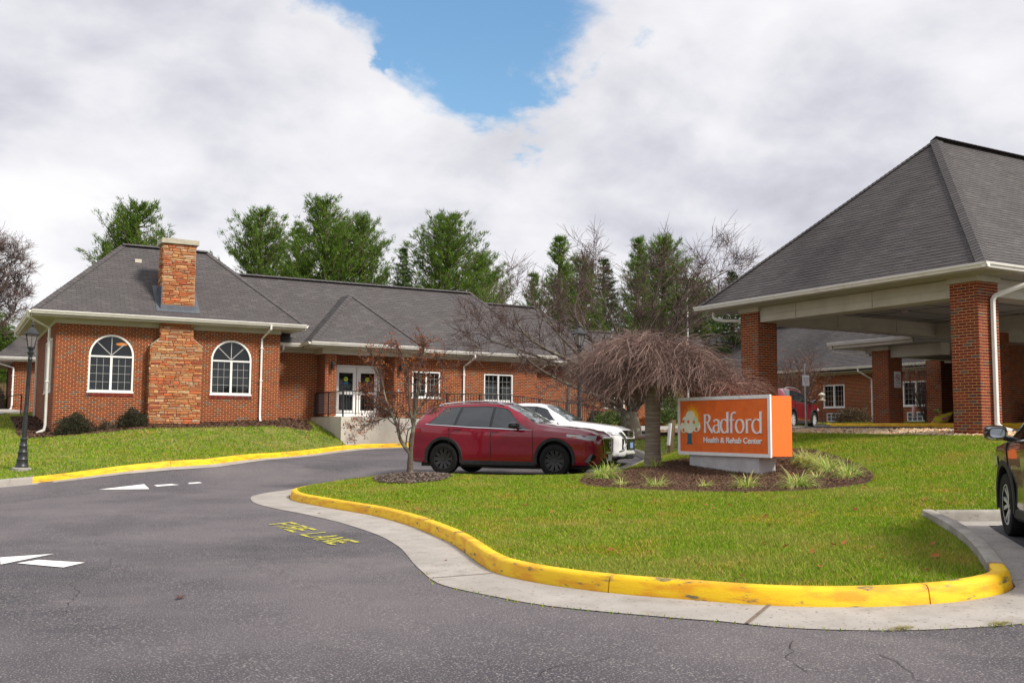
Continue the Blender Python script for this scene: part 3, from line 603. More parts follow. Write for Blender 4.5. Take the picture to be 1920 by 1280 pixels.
grass('grass', L3, [], 260, M['grass'], 13, lawn_z, mx=90000, hgt=.05); grass('grass', L5, [np_poly(om)], 900, M['grass'], 14, lawn_z, mx=60000)
# weeds along the joint of pan and asphalt
pj = [p for p in po2 if p.y < 9.5]; wmb = MB()
for i, p in enumerate(pj):
    for k in range(9):
        if rnd.random() < (.35 if p.x < 6.6 else .6):
            q = p+Vector((rnd.uniform(-.05, .05), rnd.uniform(-.03, .03))); z = zr(q.x, q.y); h = rnd.uniform(.008, .03); a = rnd.uniform(0, 6.28); wd_ = rnd.uniform(.004, .012)
            wmb.add([(q.x-wd_*math.cos(a), q.y-wd_*math.sin(a), z), (q.x+wd_*math.cos(a), q.y+wd_*math.sin(a), z), (q.x+rnd.uniform(-.03, .03), q.y+rnd.uniform(-.03, .03), z+h)], [(0, 1, 2)])
wmb.build('weeds', M['grass'], kind='stuff')
for (cx, cy) in ((6.05, 5.02), (6.75, 4.72)):
    wmb = MB()
    for k in range(160):
        a = rnd.uniform(0, 6.28); rr = rnd.uniform(0, .09); q = Vector((cx+rr*1.5*math.cos(a), cy+rr*.5*math.sin(a))); z = zr(q.x, q.y)+.008; b = rnd.uniform(0, 6.28); l = rnd.uniform(.03, .08)
        wmb.add([(q.x-.003, q.y, z), (q.x+.003, q.y, z), (q.x+l*math.cos(b), q.y+l*math.sin(b), z+rnd.uniform(.0, .025))], [(0, 1, 2)])
    tag(wmb.build('dry_grass_tuft', M['grass_dry']), 'dried grass tuft at the gutter edge, %s of the two' % ('left' if cx < 6.4 else 'right'), 'grass tuft', 'dried tufts at the gutter edge')
# ------------------------------------------------------------------ masonry, shingle and window builders
BH, BW_, JT = .0677, .2032, .0138
brick_meshes = {}
class Wall:
    """collects bricks and mortar of one thing; the bricks that show largest become objects"""
    def __init__(s): s.b = []; s.mo = MB()
    def face(s, O, U, N, length, z0, z1, holes=(), zb=0., shift=0., u0=0.):
        O = Vector(O); U = Vector(U); N = Vector(N)
        k0 = int(math.floor((z0-zb)/BH+1e-6)); k1 = int(math.ceil((z1-zb)/BH-1e-6))
        for k in range(k0, k1):
            za, zt = max(z0, zb+k*BH), min(z1, zb+(k+1)*BH); zm = (za+zt)/2
            iv = [(u0, length)]
            for h in holes:
                r = h(zm)
                if r is None: continue
                nv = []
                for a, b in iv:
                    if r[1] <= a or r[0] >= b: nv.append((a, b)); continue
                    if r[0] > a: nv.append((a, r[0]))
                    if r[1] < b: nv.append((r[1], b))
                iv = nv
            off = shift+(BW_/2 if k % 2 else 0)
            for a, b in iv:
                p = O+U*a; q = O+U*b; s.mo.add([(p.x, p.y, za), (q.x, q.y, za), (q.x, q.y, zt), (p.x, p.y, zt)], [(0, 1, 2, 3)])
                j = math.floor((a-off)/BW_)
                while off+j*BW_ < b:
                    ba = max(a, off+j*BW_+(JT/2 if off+j*BW_ > a+.004 else 0)); bb = min(b, off+(j+1)*BW_-(JT/2 if off+(j+1)*BW_ < b-.004 else 0)); j += 1
                    if bb-ba < .02 or zt-za < .03: continue
                    s.b.append((O, U, N, ba, bb, za+JT/2, zt-JT/2))
    def soldier(s, O, U, N, a, b, z0, z1, w_=.0677):
        n = int((b-a)/w_+.5)
        for i in range(n): s.b.append((Vector(O), Vector(U), Vector(N), a+(b-a)*i/n+.005, a+(b-a)*(i+1)/n-.005, z0+.005, z1-.005))
    def finish(s, parent, nobj=300, ref=(0, 0, 1.6), far=None, bname='brick'):
        par = parent
        mo = s.mo.build('mortar_wall', M['mortar'], par, world=True)
        ref = Vector(ref); vis = []; rest = []
        for t in s.b:
            c = t[0]+t[1]*((t[3]+t[4])/2); c.z = (t[5]+t[6])/2; v = ref-c
            full = t[4]-t[3]; sz = full*max(0, v.normalized().dot(t[2]))/max((ref-c).length, 1)
            vis.append((sz+ (0 if v.dot(t[2]) > 0 else -1), t))
        vis.sort(key=lambda x: -x[0]); sel = [t for z, t in vis[:nobj] if z > 0]; rest = [t for z, t in vis[len(sel):]]
        inv = parent_world(mo).inverted()
        for (O, U, N, a, b, z0, z1) in sel:
            key = (round(b-a, 3), round(z1-z0, 3))
            if key not in brick_meshes:
                w_, h_ = key; e = .0035; mb = MB()
                vs = [(-w_/2, .0, -h_/2), (w_/2, 0, -h_/2), (w_/2, 0, h_/2), (-w_/2, 0, h_/2), (-w_/2+e, -.009, -h_/2+e), (w_/2-e, -.009, -h_/2+e), (w_/2-e, -.009, h_/2-e), (-w_/2+e, -.009, h_/2-e)]
                mb.add(vs, [(4, 5, 6, 7), (0, 1, 5, 4), (1, 2, 6, 5), (2, 3, 7, 6), (3, 0, 4, 7)]); brick_meshes[key] = mb.mesh('brick', M['brick'])
            c = O+U*((a+b)/2); rz = math.atan2(U.y, U.x)
            inst(bname, brick_meshes[key], mo, (c.x, c.y, (z0+z1)/2), (0, 0, rz), inv=inv)
        mb = MB(); e = .0035
        for (O, U, N, a, b, z0, z1) in rest:
            p = O+U*a; q = O+U*b; p2 = O+U*(a+e)+N*.009; q2 = O+U*(b-e)+N*.009
            mb.add([(p.x, p.y, z0), (q.x, q.y, z0), (q.x, q.y, z1), (p.x, p.y, z1), (p2.x, p2.y, z0+e), (q2.x, q2.y, z0+e), (q2.x, q2.y, z1-e), (p2.x, p2.y, z1-e)], [(4, 5, 6, 7), (0, 1, 5, 4), (1, 2, 6, 5), (2, 3, 7, 6), (3, 0, 4, 7)])
        if mb.v: mb.build('brick_courses', M['brick'], mo, world=True, kind='stuff')
        return mo
def rect_hole(a, b, z0, z1): return lambda z: (a, b) if z0 < z < z1 else None
def arch_hole(a, b, z0, zs):
    r = (b-a)/2; c = (a+b)/2
    return lambda z: (a, b) if z0 < z <= zs else ((c-math.sqrt(max(0, r*r-(z-zs)**2)), c+math.sqrt(max(0, r*r-(z-zs)**2))) if zs < z < zs+r else None)
def shingles(poly3, nobj=0, parent=None, m=None, expo=.127, tabw=.3048, thick=.011, under=True, rows=None, seed=1, vis=True):
    """lay tabs over a planar polygon whose first edge is the eave (left to right seen from outside)"""
    m = m or M['shingle']; P = [Vector(p) for p in poly3]; U = (P[1]-P[0]).normalized(); Nn = None
    for q in P[2:]:
        c = U.cross(q-P[0])
        if c.length > 1e-3: Nn = c.normalized(); break
    V = Nn.cross(U).normalized(); r = random.Random(seed)
    loc2 = [((p-P[0]).dot(U), (p-P[0]).dot(V)) for p in P]; vmax = max(v for _, v in loc2); n = len(loc2)
    def iv(v):
        xs = []
        for i in range(n):
            (x1, y1), (x2, y2) = loc2[i], loc2[(i+1) % n]
            if (y1-v)*(y2-v) <= 0 and abs(y1-y2) > 1e-9: xs.append(x1+(x2-x1)*(v-y1)/(y2-y1))
        return (min(xs), max(xs)) if len(xs) > 1 else None
    if under:
        mb = MB(); mb.add([p-Nn*.012 for p in P], [tuple(range(n))]); base = mb.build('roof_slope', M['underlay'], parent, world=True)
    else: base = parent
    mb = MB(); tabs = []; k = 0; v = 0
    while v < vmax-.01:
        v1 = min(v+expo, vmax-1e-4); a0 = iv(max(v, 1e-4)); a1 = iv(v1)
        if a0 and a1:
            off = (k % 2)*tabw/2+ r.uniform(-.01, .01); j = math.floor((min(a0[0], a1[0])-off)/tabw)
            while off+j*tabw < max(a0[1], a1[1]):
                ua, ub = off+j*tabw+.0035, off+(j+1)*tabw-.0035; j += 1
                b0, b1 = max(ua, a0[0]), min(ub, a0[1]); t0, t1 = max(ua, a1[0]), min(ub, a1[1])
                if b1-b0 < .01 and t1-t0 < .01: continue
                if b1 < b0: b0 = b1 = (t0+t1)/2
                if t1 < t0: t0 = t1 = min(max((b0+b1)/2, a1[0]), a1[1])
                dv = r.uniform(-.004, .004) if k else 0; th = thick*r.uniform(.8, 1.2)
                tabs.append((b0, b1, t0, t1, v+dv, v1+.006, th))
        v += expo; k += 1
    def tv(b0, b1, t0, t1, v0, v1, th, org=None):
        f = lambda u, vv, h: P[0]+U*u+V*vv+Nn*h
        return [f(b0, v0, th), f(b1, v0, th), f(t1, v1, .001), f(t0, v1, .001), f(b0, v0, -.008), f(b1, v0, -.008)]
    FS = [(0, 1, 2, 3), (4, 5, 1, 0), (4, 0, 3), (5, 2, 1)]
    if nobj:
        inv = parent_world(base).inverted(); ref = Vector((0, 0, 1.6))
        tabs.sort(key=lambda t: -(t[1]-t[0])/((P[0]+U*t[0]+V*t[4])-ref).length)
        R3 = Matrix((U, V, Nn)).transposed(); rot = R3.to_euler(); cache = {}
        for t in tabs[:nobj]:
            b0, b1, t0, t1, v0, v1, th = t; key = tuple(round(x, 2) for x in (b1-b0, t0-b0, t1-b0, v1-v0, th*3))
            if key not in cache:
                q = MB(); w_ = b1-b0
                q.add([(0, 0, th), (w_, 0, th), (t1-b0, v1-v0, .001), (t0-b0, v1-v0, .001), (0, 0, -.008), (w_, 0, -.008)], FS); cache[key] = q.mesh('shingle', m)
            c = P[0]+U*b0+V*v0; inst('shingle', cache[key], base, c, rot, inv=inv)
        tabs = tabs[nobj:]
    for t in tabs: mb.add(tv(*t), FS)
    mb.build('shingle_courses' if nobj else 'shingles', m, base, world=True, kind='stuff')
    return base
def ridge_caps(parent, a, b, m=None, w_=.15, name='ridge_cap', rise=.012, down=.45, step=.19):
    """overlapping cap shingles along a ridge or hip"""
    m = m or M['shingle']; a = Vector(a); b = Vector(b); d = (b-a); n = max(1, int(d.length/step)); t = d.normalized(); side = t.cross(Vector((0, 0, 1))).normalized(); up = side.cross(t).normalized(); mb = MB()
    for i in range(n):
        p = a+d*(i/n); q = a+d*min(1, (i+1.15)/n); h = .028+rise
        for s_ in (-1, 1):
            o = side*s_*w_-up*w_*down
            A = [p+up*h, q+up*(h-.014), q+up*(h-.014)+o, p+up*h+o, p+up*(h-.02), p+up*(h-.02)+o]
            mb.add(A, [(0, 1, 2, 3) if s_ > 0 else (3, 2, 1, 0), (0, 3, 5, 4) if s_ > 0 else (4, 5, 3, 0), (3, 2, 5) if s_ > 0 else (5, 2, 3)])
    return mb.build(name, m, parent, world=True, kind='stuff')
def gutter(parent, a, b, N, name='gutter'):
    """K-style gutter from a to b (top back edge), outward direction N"""
    a = Vector(a); b = Vector(b); N = Vector(N); mb = MB(); Z = Vector((0, 0, 1))
    pr = [(0, 0), (0, -.11), (.075, -.11), (.088, -.075), (.118, -.045), (.128, -.012), (.128, 0), (.115, 0), (.112, -.02), (.01, -.02)]
    n = len(pr); vs = [a+N*x+Z*z for x, z in pr]+[b+N*x+Z*z for x, z in pr]
    mb.add(vs, [(i, (i+1) % n, n+(i+1) % n, n+i) for i in range(n)]+[tuple(range(n))[::-1], tuple(range(n, 2*n))])
    return mb.build(name, M['white'], parent, world=True)
def downspout(parent, top, wallp, zbot, N, kick=.25, side=(0, 0)):
    """from the gutter (top) back to the wall point, down, kicked out at the foot"""
    t = Vector(top); wv = Vector(wallp); N = Vector(N); W_ = .075; D_ = .055; zb = zbot
    path = [t, t+Vector((0, 0, -.13)), wv+N*.06+Vector((0, 0, 0)), Vector((wv.x, wv.y, zb+.32))+N*.06, Vector((wv.x, wv.y, zb+.16))+N*.09, Vector((wv.x, wv.y, zb+.05))+N*(.09+kick)]
    mb = MB(); mb.tube(path, .05, 4); 
    o = mb.build('downspout', M['white'], parent, world=True, bevel=.008, smooth=True)
    br = MB(); sd = Vector((-N.y, N.x, 0))
    for z in (wv.z-.35, (wv.z+zb)/2):
        c = Vector((wv.x, wv.y, z))+N*.06
        br.box((-.06, -.058, -.015), (.06, .058, .015), mtx=Matrix.Translation(c))
    br.build('bracket', M['white'], o, world=True)
    return o
def frame_rect(mb, O, U, N, a, b, z0, z1, t, d0, d1):
    """rectangular ring on a wall plane"""
    f = lambda u, z, d: Vector(O)+Vector(U)*u+Vector(N)*d+Vector((0, 0, z-O[2]))
    for (ua, ub, za, zb) in ((a, b, z0, z0+t), (a, b, z1-t, z1), (a, a+t, z0+t, z1-t), (b-t, b, z0+t, z1-t)):
        vs = [f(ua, za, d0), f(ub, za, d0), f(ub, za, d1), f(ua, za, d1), f(ua, zb, d0), f(ub, zb, d0), f(ub, zb, d1), f(ua, zb, d1)]
        mb.add(vs, [(0, 3, 2, 1), (4, 5, 6, 7), (0, 1, 5, 4), (1, 2, 6, 5), (2, 3, 7, 6), (3, 0, 4, 7)][::1])
def bar(mb, O, U, N, ua, za, ub, zb, w_, d0, d1):
    f = lambda u, z, d: Vector(O)+Vector(U)*u+Vector(N)*d+Vector((0, 0, z-O[2])); dx_, dz_ = ub-ua, zb-za; l = math.hypot(dx_, dz_); nx_, nz_ = -dz_/l*w_/2, dx_/l*w_/2
    q = [(ua-nx_, za-nz_), (ub-nx_, zb-nz_), (ub+nx_, zb+nz_), (ua+nx_, za+nz_)]
    vs = [f(u, z, d0) for u, z in q]+[f(u, z, d1) for u, z in q]
    mb.add(vs, [(0, 3, 2, 1), (4, 5, 6, 7), (0, 1, 5, 4), (1, 2, 6, 5), (2, 3, 7, 6), (3, 0, 4, 7)])
def window(parent, O, U, N, a, b, z0, z1, rows=4, cols=3, arch=False, blinds=(0, 1), sill=True, glow=None, label=None):
    """sliding two-sash window; O origin of the wall plane, U along it, N outward"""
    O = Vector(O); U = Vector(U); N = Vector(N); f = lambda u, z, d: O+U*u+N*d+Vector((0, 0, z-O.z)); mb = MB(); ft = .055
    frame_rect(mb, O, U, N, a, b, z0, z1, ft, -.10, .012); mid = (a+b)/2
    bar(mb, O, U, N, mid, z0+ft, mid, z1-ft, .075, -.09, .006)
    if arch:
        r = (b-a)/2; n = 28; zs = z1
        for i in range(n):
            t0, t1 = PI*i/n, PI*(i+1)/n; vs = []
            for t in (t0, t1):
                for rr, d in ((r, .012), (r-.06, .012), (r-.06, -.1), (r, -.1)): vs.append(f(mid+rr*math.cos(t), zs+rr*math.sin(t), d))
            mb.add(vs, [(0, 4, 5, 1), (1, 5, 6, 2), (2, 6, 7, 3), (3, 7, 4, 0)])
    o = mb.build('window', M['frame'], parent, world=True)
    if label: o['label'] = label
    if sill:
        sm = MB(); bar(sm, O, U, N, a-.03, z0-.02, b+.03, z0-.02, .05, -.09, .035); sm.build('sill', M['frame'], o, world=True)
    g = MB()
    for ua, ub, dd in ((a+ft, mid-.03, -.05), (mid+.03, b-ft, -.065)):
        vs = [f(ua, z0+ft, dd), f(ub, z0+ft, dd), f(ub, z1-ft, dd), f(ua, z1-ft, dd)]; vs += [f(ua, z0+ft, dd-.008), f(ub, z0+ft, dd-.008), f(ub, z1-ft, dd-.008), f(ua, z1-ft, dd-.008)]
        g.add(vs, [(0, 1, 2, 3), (7, 6, 5, 4), (0, 4, 5, 1), (1, 5, 6, 2), (2, 6, 7, 3), (3, 7, 4, 0)])
    if arch:
        n = 28; r = (b-a)/2-.05; vs = [f(mid+r*math.cos(PI*i/n), z1+.0+r*math.sin(PI*i/n), -.06) for i in range(n+1)]; g.add(vs, [tuple(range(n+1))])
    g.build('pane', M['glass'], o, world=True)
    gm = MB()
    for (ua, ub, dd) in ((a+ft, mid-.035, -.046), (mid+.035, b-ft, -.06)):
        for i in range(1, cols): u = ua+(ub-ua)*i/cols; bar(gm, O, U, N, u, z0+ft, u, z1-ft, .010, dd, dd+.008)
        for i in range(1, rows): z = z0+ft+(z1-z0-2*ft)*i/rows; bar(gm, O, U, N, ua, z, ub, z, .010, dd, dd+.0075)
    if arch:
        r = (b-a)/2-.055
        for an in (PI/4, PI/2, 3*PI/4): bar(gm, O, U, N, mid, z1+.02, mid+r*math.cos(an), z1+r*math.sin(an), .024, -.055, -.045)
    gm.build('grille', M['muntin'], o, world=True)
    bl = MB(); q = lambda ua, ub, za, zb, d: bl.add([f(ua, za, d), f(ub, za, d), f(ub, zb, d), f(ua, zb, d)], [(0, 1, 2, 3)])
    for k, (ua, ub) in enumerate(((a+ft, mid), (mid, b-ft))):
        if k in blinds:
            n = 22
            for i in range(n): z = z0+ft+(z1-z0-2*ft)*i/n; bl.add([f(ua, z, -.15), f(ub, z, -.15), f(ub, z+(z1-z0)/n*.9, -.17), f(ua, z+(z1-z0)/n*.9, -.17)], [(0, 1, 2, 3)])
    if bl.v: bl.build('blind', M['blind'], o, world=True)
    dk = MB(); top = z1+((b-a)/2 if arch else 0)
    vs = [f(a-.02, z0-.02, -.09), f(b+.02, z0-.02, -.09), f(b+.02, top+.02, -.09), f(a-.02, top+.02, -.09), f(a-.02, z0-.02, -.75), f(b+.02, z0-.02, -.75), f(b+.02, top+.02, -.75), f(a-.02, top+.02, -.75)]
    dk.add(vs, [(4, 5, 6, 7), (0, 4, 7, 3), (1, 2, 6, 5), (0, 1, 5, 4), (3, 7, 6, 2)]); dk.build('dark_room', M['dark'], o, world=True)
    if glow: 
        c = f(*glow); gl = MB(); gl.lathe([(.02, .06), (.17, .03), (.19, 0), (.15, -.03), (.03, -.05)], 14, c); gl.build('ceiling_lamp', M['orangelight'], o, world=True, smooth=True)
    return o
def stones(parent, O, U, N, outline, z0, z1, seed, nobj=300, depth=.03, m=None):
    """random ashlar over a plane; outline(z) gives the (left, right) extent"""
    O = Vector(O); U = Vector(U); N = Vector(N); r = random.Random(seed); z = z0; L_ = []
    while z < z1-.02:
        h = r.choice((.055, .065, .075, .09, .11)); h = min(h, z1-z); a, b = outline(z+h/2); u = a
        while u < b-.01:
            w_ = r.uniform(.13, .46) if r.random() < .8 else r.uniform(.08, .16)
            if b-(u+w_) < .09: w_ = b-u
            if h > .085 and r.random() < .35 and w_ < .5:
                hh = h*r.uniform(.4, .6); L_.append((u, u+w_, z, z+hh)); L_.append((u, u+w_*1., z+hh, z+h))
            else: L_.append((u, u+w_, z, z+h))
            u += w_
        z += h
    tall = MB()
    for i, (a, b, c, d) in enumerate(L_):
        e = .006; pr = depth*r.uniform(.4, 1.3); mb = MB() if i < nobj else tall; j = lambda: r.uniform(-.005, .005)
        f = lambda u, zz, dd: O+U*u+N*dd+Vector((0, 0, zz-O.z))
        um = (a+b)/2+r.uniform(-.3, .3)*(b-a); zm = (c+d)/2+j()
        vs = [f(a+e, c+e, -.02), f(b-e, c+e, -.02), f(b-e, d-e, -.02), f(a+e, d-e, -.02), f(a+e*1.6+j(), c+e*1.5, pr+j()), f(b-e*1.6+j(), c+e*1.5, pr+j()), f(b-e*1.6+j(), d-e*1.5, pr+j()), f(a+e*1.6+j(), d-e*1.5, pr+j()), f(um, zm, pr+r.uniform(.003, .016))]
        mb.add(vs, [(4, 5, 8), (5, 6, 8), (6, 7, 8), (7, 4, 8), (0, 1, 5, 4), (1, 2, 6, 5), (2, 3, 7, 6), (3, 0, 4, 7)])
        if i < nobj: mb.build('stone', M['stone'], parent, world=True)
    if tall.v: tall.build('stone_courses', M['stone'], parent, world=True, kind='stuff')

# ------------------------------------------------------------------ brick health centre: arched-window wing, long wing, porch
hc = empty('brick_building', (2.9, 36.2, 1.4), 'long low brick building with a stone chimney, two arched windows and grey hip roofs', 'building')
X, Y, Nx, Ny = Vector((1, 0, 0)), Vector((0, 1, 0)), Vector((-1, 0, 0)), Vector((0, -1, 0))
W = Wall(); YF = 36.22; XW0, XW1 = 2.9, 10.47
# arched-window wing
o = (XW0, YF, 0)
W.face(o, X, Ny, XW1-XW0, .7, 5.12, [arch_hole(1.04, 2.48, 2.77, 3.98), arch_hole(5.09, 6.53, 2.77, 3.98), rect_hole(2.97, 4.70, 0, 4.46), rect_hole(3.27, 4.39, 4.4, 5.2)], zb=.7-.03)
for a, b in ((1.04, 2.48), (5.09, 6.53)): W.soldier((XW0, YF-.02, 0), X, Ny, a-.03, b+.03, 2.60, 2.735)
WL = Vector((XW0, 44.5, 0))
W.face(WL, Ny, Nx, 44.5-YF, .7, 5.12, [rect_hole(8.28-3.9, 8.28-2.9, 2.77, 4.6), rect_hole(8.28-2.1, 8.28-1.1, 2.77, 4.6)], zb=.7-.03, u0=0)
W.face((XW1, YF, 0), Y, X, 1.3, 1.2, 5.12, zb=.67)
# long wing
YM = 37.52
W.face((XW1, YM, 0), X, Ny, 22.3-XW1, 1.2, 4.57, [rect_hole(13.05-XW1, 14.95-XW1, 1.5, 4.07), rect_hole(16.36-XW1, 17.62-XW1, 2.86, 3.93), rect_hole(19.68-XW1, 21.08-XW1, 2.78, 3.93)], zb=1.18)
W.face((22.3, YM, 0), Y, X, .9, 1.2, 4.57, zb=1.18)
W.face((22.3, 38.3, 0), X, Ny, 4.0, 1.2, 4.45, zb=1.18); W.face((26.3, 38.3, 0), Y, X, 7.8, 1.2, 4.45, zb=1.18)
W.face((26.3, 46.0, 0), X, Ny, 12.3, 1.4, 4.6, [rect_hole(2.6, 4.0, 2.8, 3.95), rect_hole(5.4, 6.8, 2.8, 3.95), rect_hole(8.6, 10, 2.8, 3.95)], zb=1.18)
# porch pier and pilaster
for x0, x1, y0 in ((12.36, 12.82, 36.62), (15.2, 15.66, 36.62)):
    W.face((x0, y0, 0), X, Ny, x1-x0, 2.05, 4.42, zb=1.18); W.face((x0, YM, 0), Ny, Nx, YM-y0, 2.05, 4.42, zb=1.18); W.face((x1, y0, 0), Y, X, YM-y0, 2.05, 4.42, zb=1.18)
# rear-left block beyond the handrail
W.face((2.35, 50.4, 0), X, Ny, 2, 2.2, 4.5, zb=1.18); W.face((2.35, 56, 0), Ny, Nx, 5.6, 2.2, 4.5, zb=1.18)
core = MB()
for a, b in (((XW0+.8, YF+.8, .5), (XW1-.1, 43.6, 5.0)), ((XW1+.1, YM+.8, .5), (22.1, 43, 4.5)), ((22.2, 39.1, .5), (26.2, 52, 4.4)), ((26.2, 46.8, .5), (41, 54, 4.4)), ((2.6, 50.6, 1), (8, 57, 4.4))): core.box(a, b)
core.build('blocking_core', M['dark'], hc, world=True)  # unseen dark core boxes added behind the walls to block light
W.finish(hc, 300)
for nm, wa, wb, lb in (('', 1.04, 2.48, 'arched window left of the chimney, orange lamp inside'), ('', 5.09, 6.53, 'arched window right of the chimney')):
    window(hc, (XW0, YF, 0), X, Ny, wa, wb, 2.77, 3.99, arch=True, blinds=(0, 1) if wa > 3 else (1,), glow=(2.12, 4.42, -.35) if wa < 3 else None, label=lb)
window(hc, WL, Ny, Nx, 8.28-3.9, 8.28-2.9, 2.77, 4.6, 6, 2); window(hc, WL, Ny, Nx, 8.28-2.1, 8.28-1.1, 2.77, 4.6, 6, 2)
window(hc, (XW1, YM, 0), X, Ny, 16.36-XW1, 17.62-XW1, 2.86, 3.93); window(hc, (XW1, YM, 0), X, Ny, 19.68-XW1, 21.08-XW1, 2.78, 3.93)
for a in (2.6, 5.4, 8.6): window(hc, (26.3, 46, 0), X, Ny, a, a+1.4, 2.8, 3.95)
# chimney: stone front with shoulders, plus the stack above the roof
ch = MB()
pts = [(5.88, 0), (7.60, 0), (7.60, 4.38), (7.28, 4.66), (7.28, 5.32), (6.18, 5.32), (6.18, 4.66), (5.88, 4.38)]
ch.prism(pts, YF-.34, YF+.05, f=lambda x, y, z: (x, z, max(y, 1.0)))
ch.box((6.2, 35.97, 5.3), (7.27, 36.75, 8.0))
chm = ch.build('chimney', M['stone_joint'], hc, world=True)
def outl(z):
    if z < 4.38: return (5.88, 7.60)
    if z < 4.66: t = (z-4.38)/.28; return (5.88+.3*t, 7.60-.32*t)
    return (6.18, 7.28)
stones(chm, (0, YF-.34, 0), X, Ny, outl, 1.5, 5.31, 5, 260)
stones(chm, (0, 35.97, 0), X, Ny, lambda z: (6.19, 7.28), 5.62, 7.97, 9, 120)
stones(chm, (6.2, 36.76, 0), Ny, Nx, lambda z: (0, .80), 5.7, 7.97, 10, 60)
stones(chm, (5.88, YF, 0), Ny, Nx, lambda z: (0, .35), 1.5, 4.36, 11, 0); stones(chm, (6.18, YF, 0), Ny, Nx, lambda z: (0, .35), 4.66, 5.31, 12, 0)
stones(chm, (7.27, 35.97, 0), Y, X, lambda z: (0, .8), 5.7, 7.97, 13, 0)
c = MB(); c.box((6.1, 35.88, 7.99), (7.38, 36.86, 8.17)); c.build('cap', M['capstone'], chm, world=True, bevel=.012)
c = MB()
for s_ in (-1, 1): c.add([(6.19 if s_ < 0 else 7.27, YF-.35, 4.66), (5.86 if s_ < 0 else 7.62, YF-.35, 4.37), (5.86 if s_ < 0 else 7.62, YF-.0, 4.37), (6.19 if s_ < 0 else 7.27, YF, 4.66)]+[(6.19 if s_ < 0 else 7.27, YF-.35, 4.69), (5.86 if s_ < 0 else 7.62, YF-.35, 4.40), (5.86 if s_ < 0 else 7.62, YF, 4.40), (6.19 if s_ < 0 else 7.27, YF, 4.69)], [(0, 1, 2, 3), (4, 5, 6, 7), (0, 1, 5, 4), (1, 2, 6, 5), (2, 3, 7, 6), (3, 0, 4, 7)])
c.build('shoulder_stone', M['capstone'], chm, world=True)
# roofs
def hip(parent, x0, x1, y0, y1, ze, zr_, front=True, rx0=None, rx1=None, yr=None, m=None, seed=1, faces='FLRB', nobj=0, name='roof'):
    """hip roof over a rectangle, ridge along X"""
    yr = (y0+y1)/2 if yr is None else yr; A, B, C_, D = (Vector(p) for p in ((x0, y0, ze), (x1, y0, ze), (x1, y1, ze), (x0, y1, ze))); r0 = Vector((rx0, yr, zr_)); r1 = Vector((rx1, yr, zr_))
    rf = empty(name, (0, 0, 0)); rf.parent = parent; rf.matrix_parent_inverse = parent_world(parent).inverted()
    if 'F' in faces: shingles([A, B, r1, r0], nobj, rf, m, seed=seed)
    if 'L' in faces: shingles([D, A, r0], nobj, rf, m, seed=seed+1)
    if 'R' in faces: shingles([B, C_, r1], 0, rf, m, seed=seed+2)
    if 'B' in faces:
        b = MB(); b.add([C_, D, r0, r1], [(0, 1, 2, 3)]); b.build('roof_slope', M['shingle'], rf, world=True)
    for a, b in ((A, r0), (B, r1)):
        if (b-a).length > .1: ridge_caps(rf, a, b, m, name='hip_cap')
    ridge_caps(rf, r0, r1, m, w_=.16, rise=.05)
    return rf
hip(hc, 2.1, 11.25, 35.6, 42.2, 5.36, 8.27, rx0=5.2, rx1=8.3, yr=38.8, seed=3)
hip(hc, 8.2, 23.0, 36.9, 43.5, 4.77, 7.73, rx0=9.0, rx1=20.4, yr=40.2, seed=7, faces='FRB')
hip(hc, 21.0, 27.2, 37.7, 44.5, 4.62, 7.42, rx0=21.5, rx1=24.2, yr=41.0, seed=17, faces='FRB')
# porch roof: small hip running back into the main slope
pr = empty('roof'); pr.parent = hc; pr.matrix_parent_inverse = parent_world(hc).inverted()
A, B, AP, BK = Vector((11.55, 35.9, 4.80)), Vector((16.2, 35.9, 4.80)), Vector((13.9, 38.2, 7.0)), Vector((13.9, 39.5, 7.0))
vl, vr = Vector((11.55, 36.9, 4.80)), Vector((16.2, 36.9, 4.80))
shingles([A, B, AP], 0, pr, seed=31); shingles([vl, A, AP, BK], 0, pr, seed=32); shingles([B, vr, BK, AP], 0, pr, seed=33)
ridge_caps(pr, A, AP, w_=.14, name='hip_cap'); ridge_caps(pr, B, AP, w_=.14, name='hip_cap')
# rear roofs seen beyond the bare trees
hip(hc, 24.0, 38.0, 45.3, 52.7, 4.72, 7.38, rx0=24.2, rx1=41.7, yr=49.0, seed=41, faces='FB')
rl = empty('roof'); rl.parent = hc; rl.matrix_parent_inverse = parent_world(hc).inverted()
shingles([(1.55, 49.9, 4.68), (8, 49.9, 4.68), (8, 54, 8.2), (5.2, 54, 8.2)], 0, rl, seed=51); shingles([(1.55, 58, 4.68), (1.55, 49.9, 4.68), (5.2, 54, 8.2)], 0, rl, seed=52)
# eaves: gutters, fascia, soffit, frieze boards
def eave(parent, a, b, N, z, wall, zf=None, ext=0.):
    """a, b: eave line ends (x, y); N outward; wall: distance back to the wall"""
    a = Vector((*a, z)); b = Vector((*b, z)); N = Vector(N); gutter(parent, a-N*.02, b-N*.02, N)
    mb = MB(); mb.add([a-N*.03+Vector((0, 0, -.02)), b-N*.03+Vector((0, 0, -.02)), b-N*.03+Vector((0, 0, -.19)), a-N*.03+Vector((0, 0, -.19)), a-N*.05+Vector((0, 0, -.02)), b-N*.05+Vector((0, 0, -.02)), b-N*.05+Vector((0, 0, -.19)), a-N*.05+Vector((0, 0, -.19))], [(0, 1, 2, 3), (4, 7, 6, 5), (3, 2, 6, 7)])
    mb.build('fascia', M['cream'], parent, world=True)
    return a, b
def soffit(parent, x0, y0, x1, y1, z, m=None):
    mb = MB(); mb.box((x0, y0, z), (x1, y1, z+.02)); return mb.build('soffit', m or M['cream'], parent, world=True)
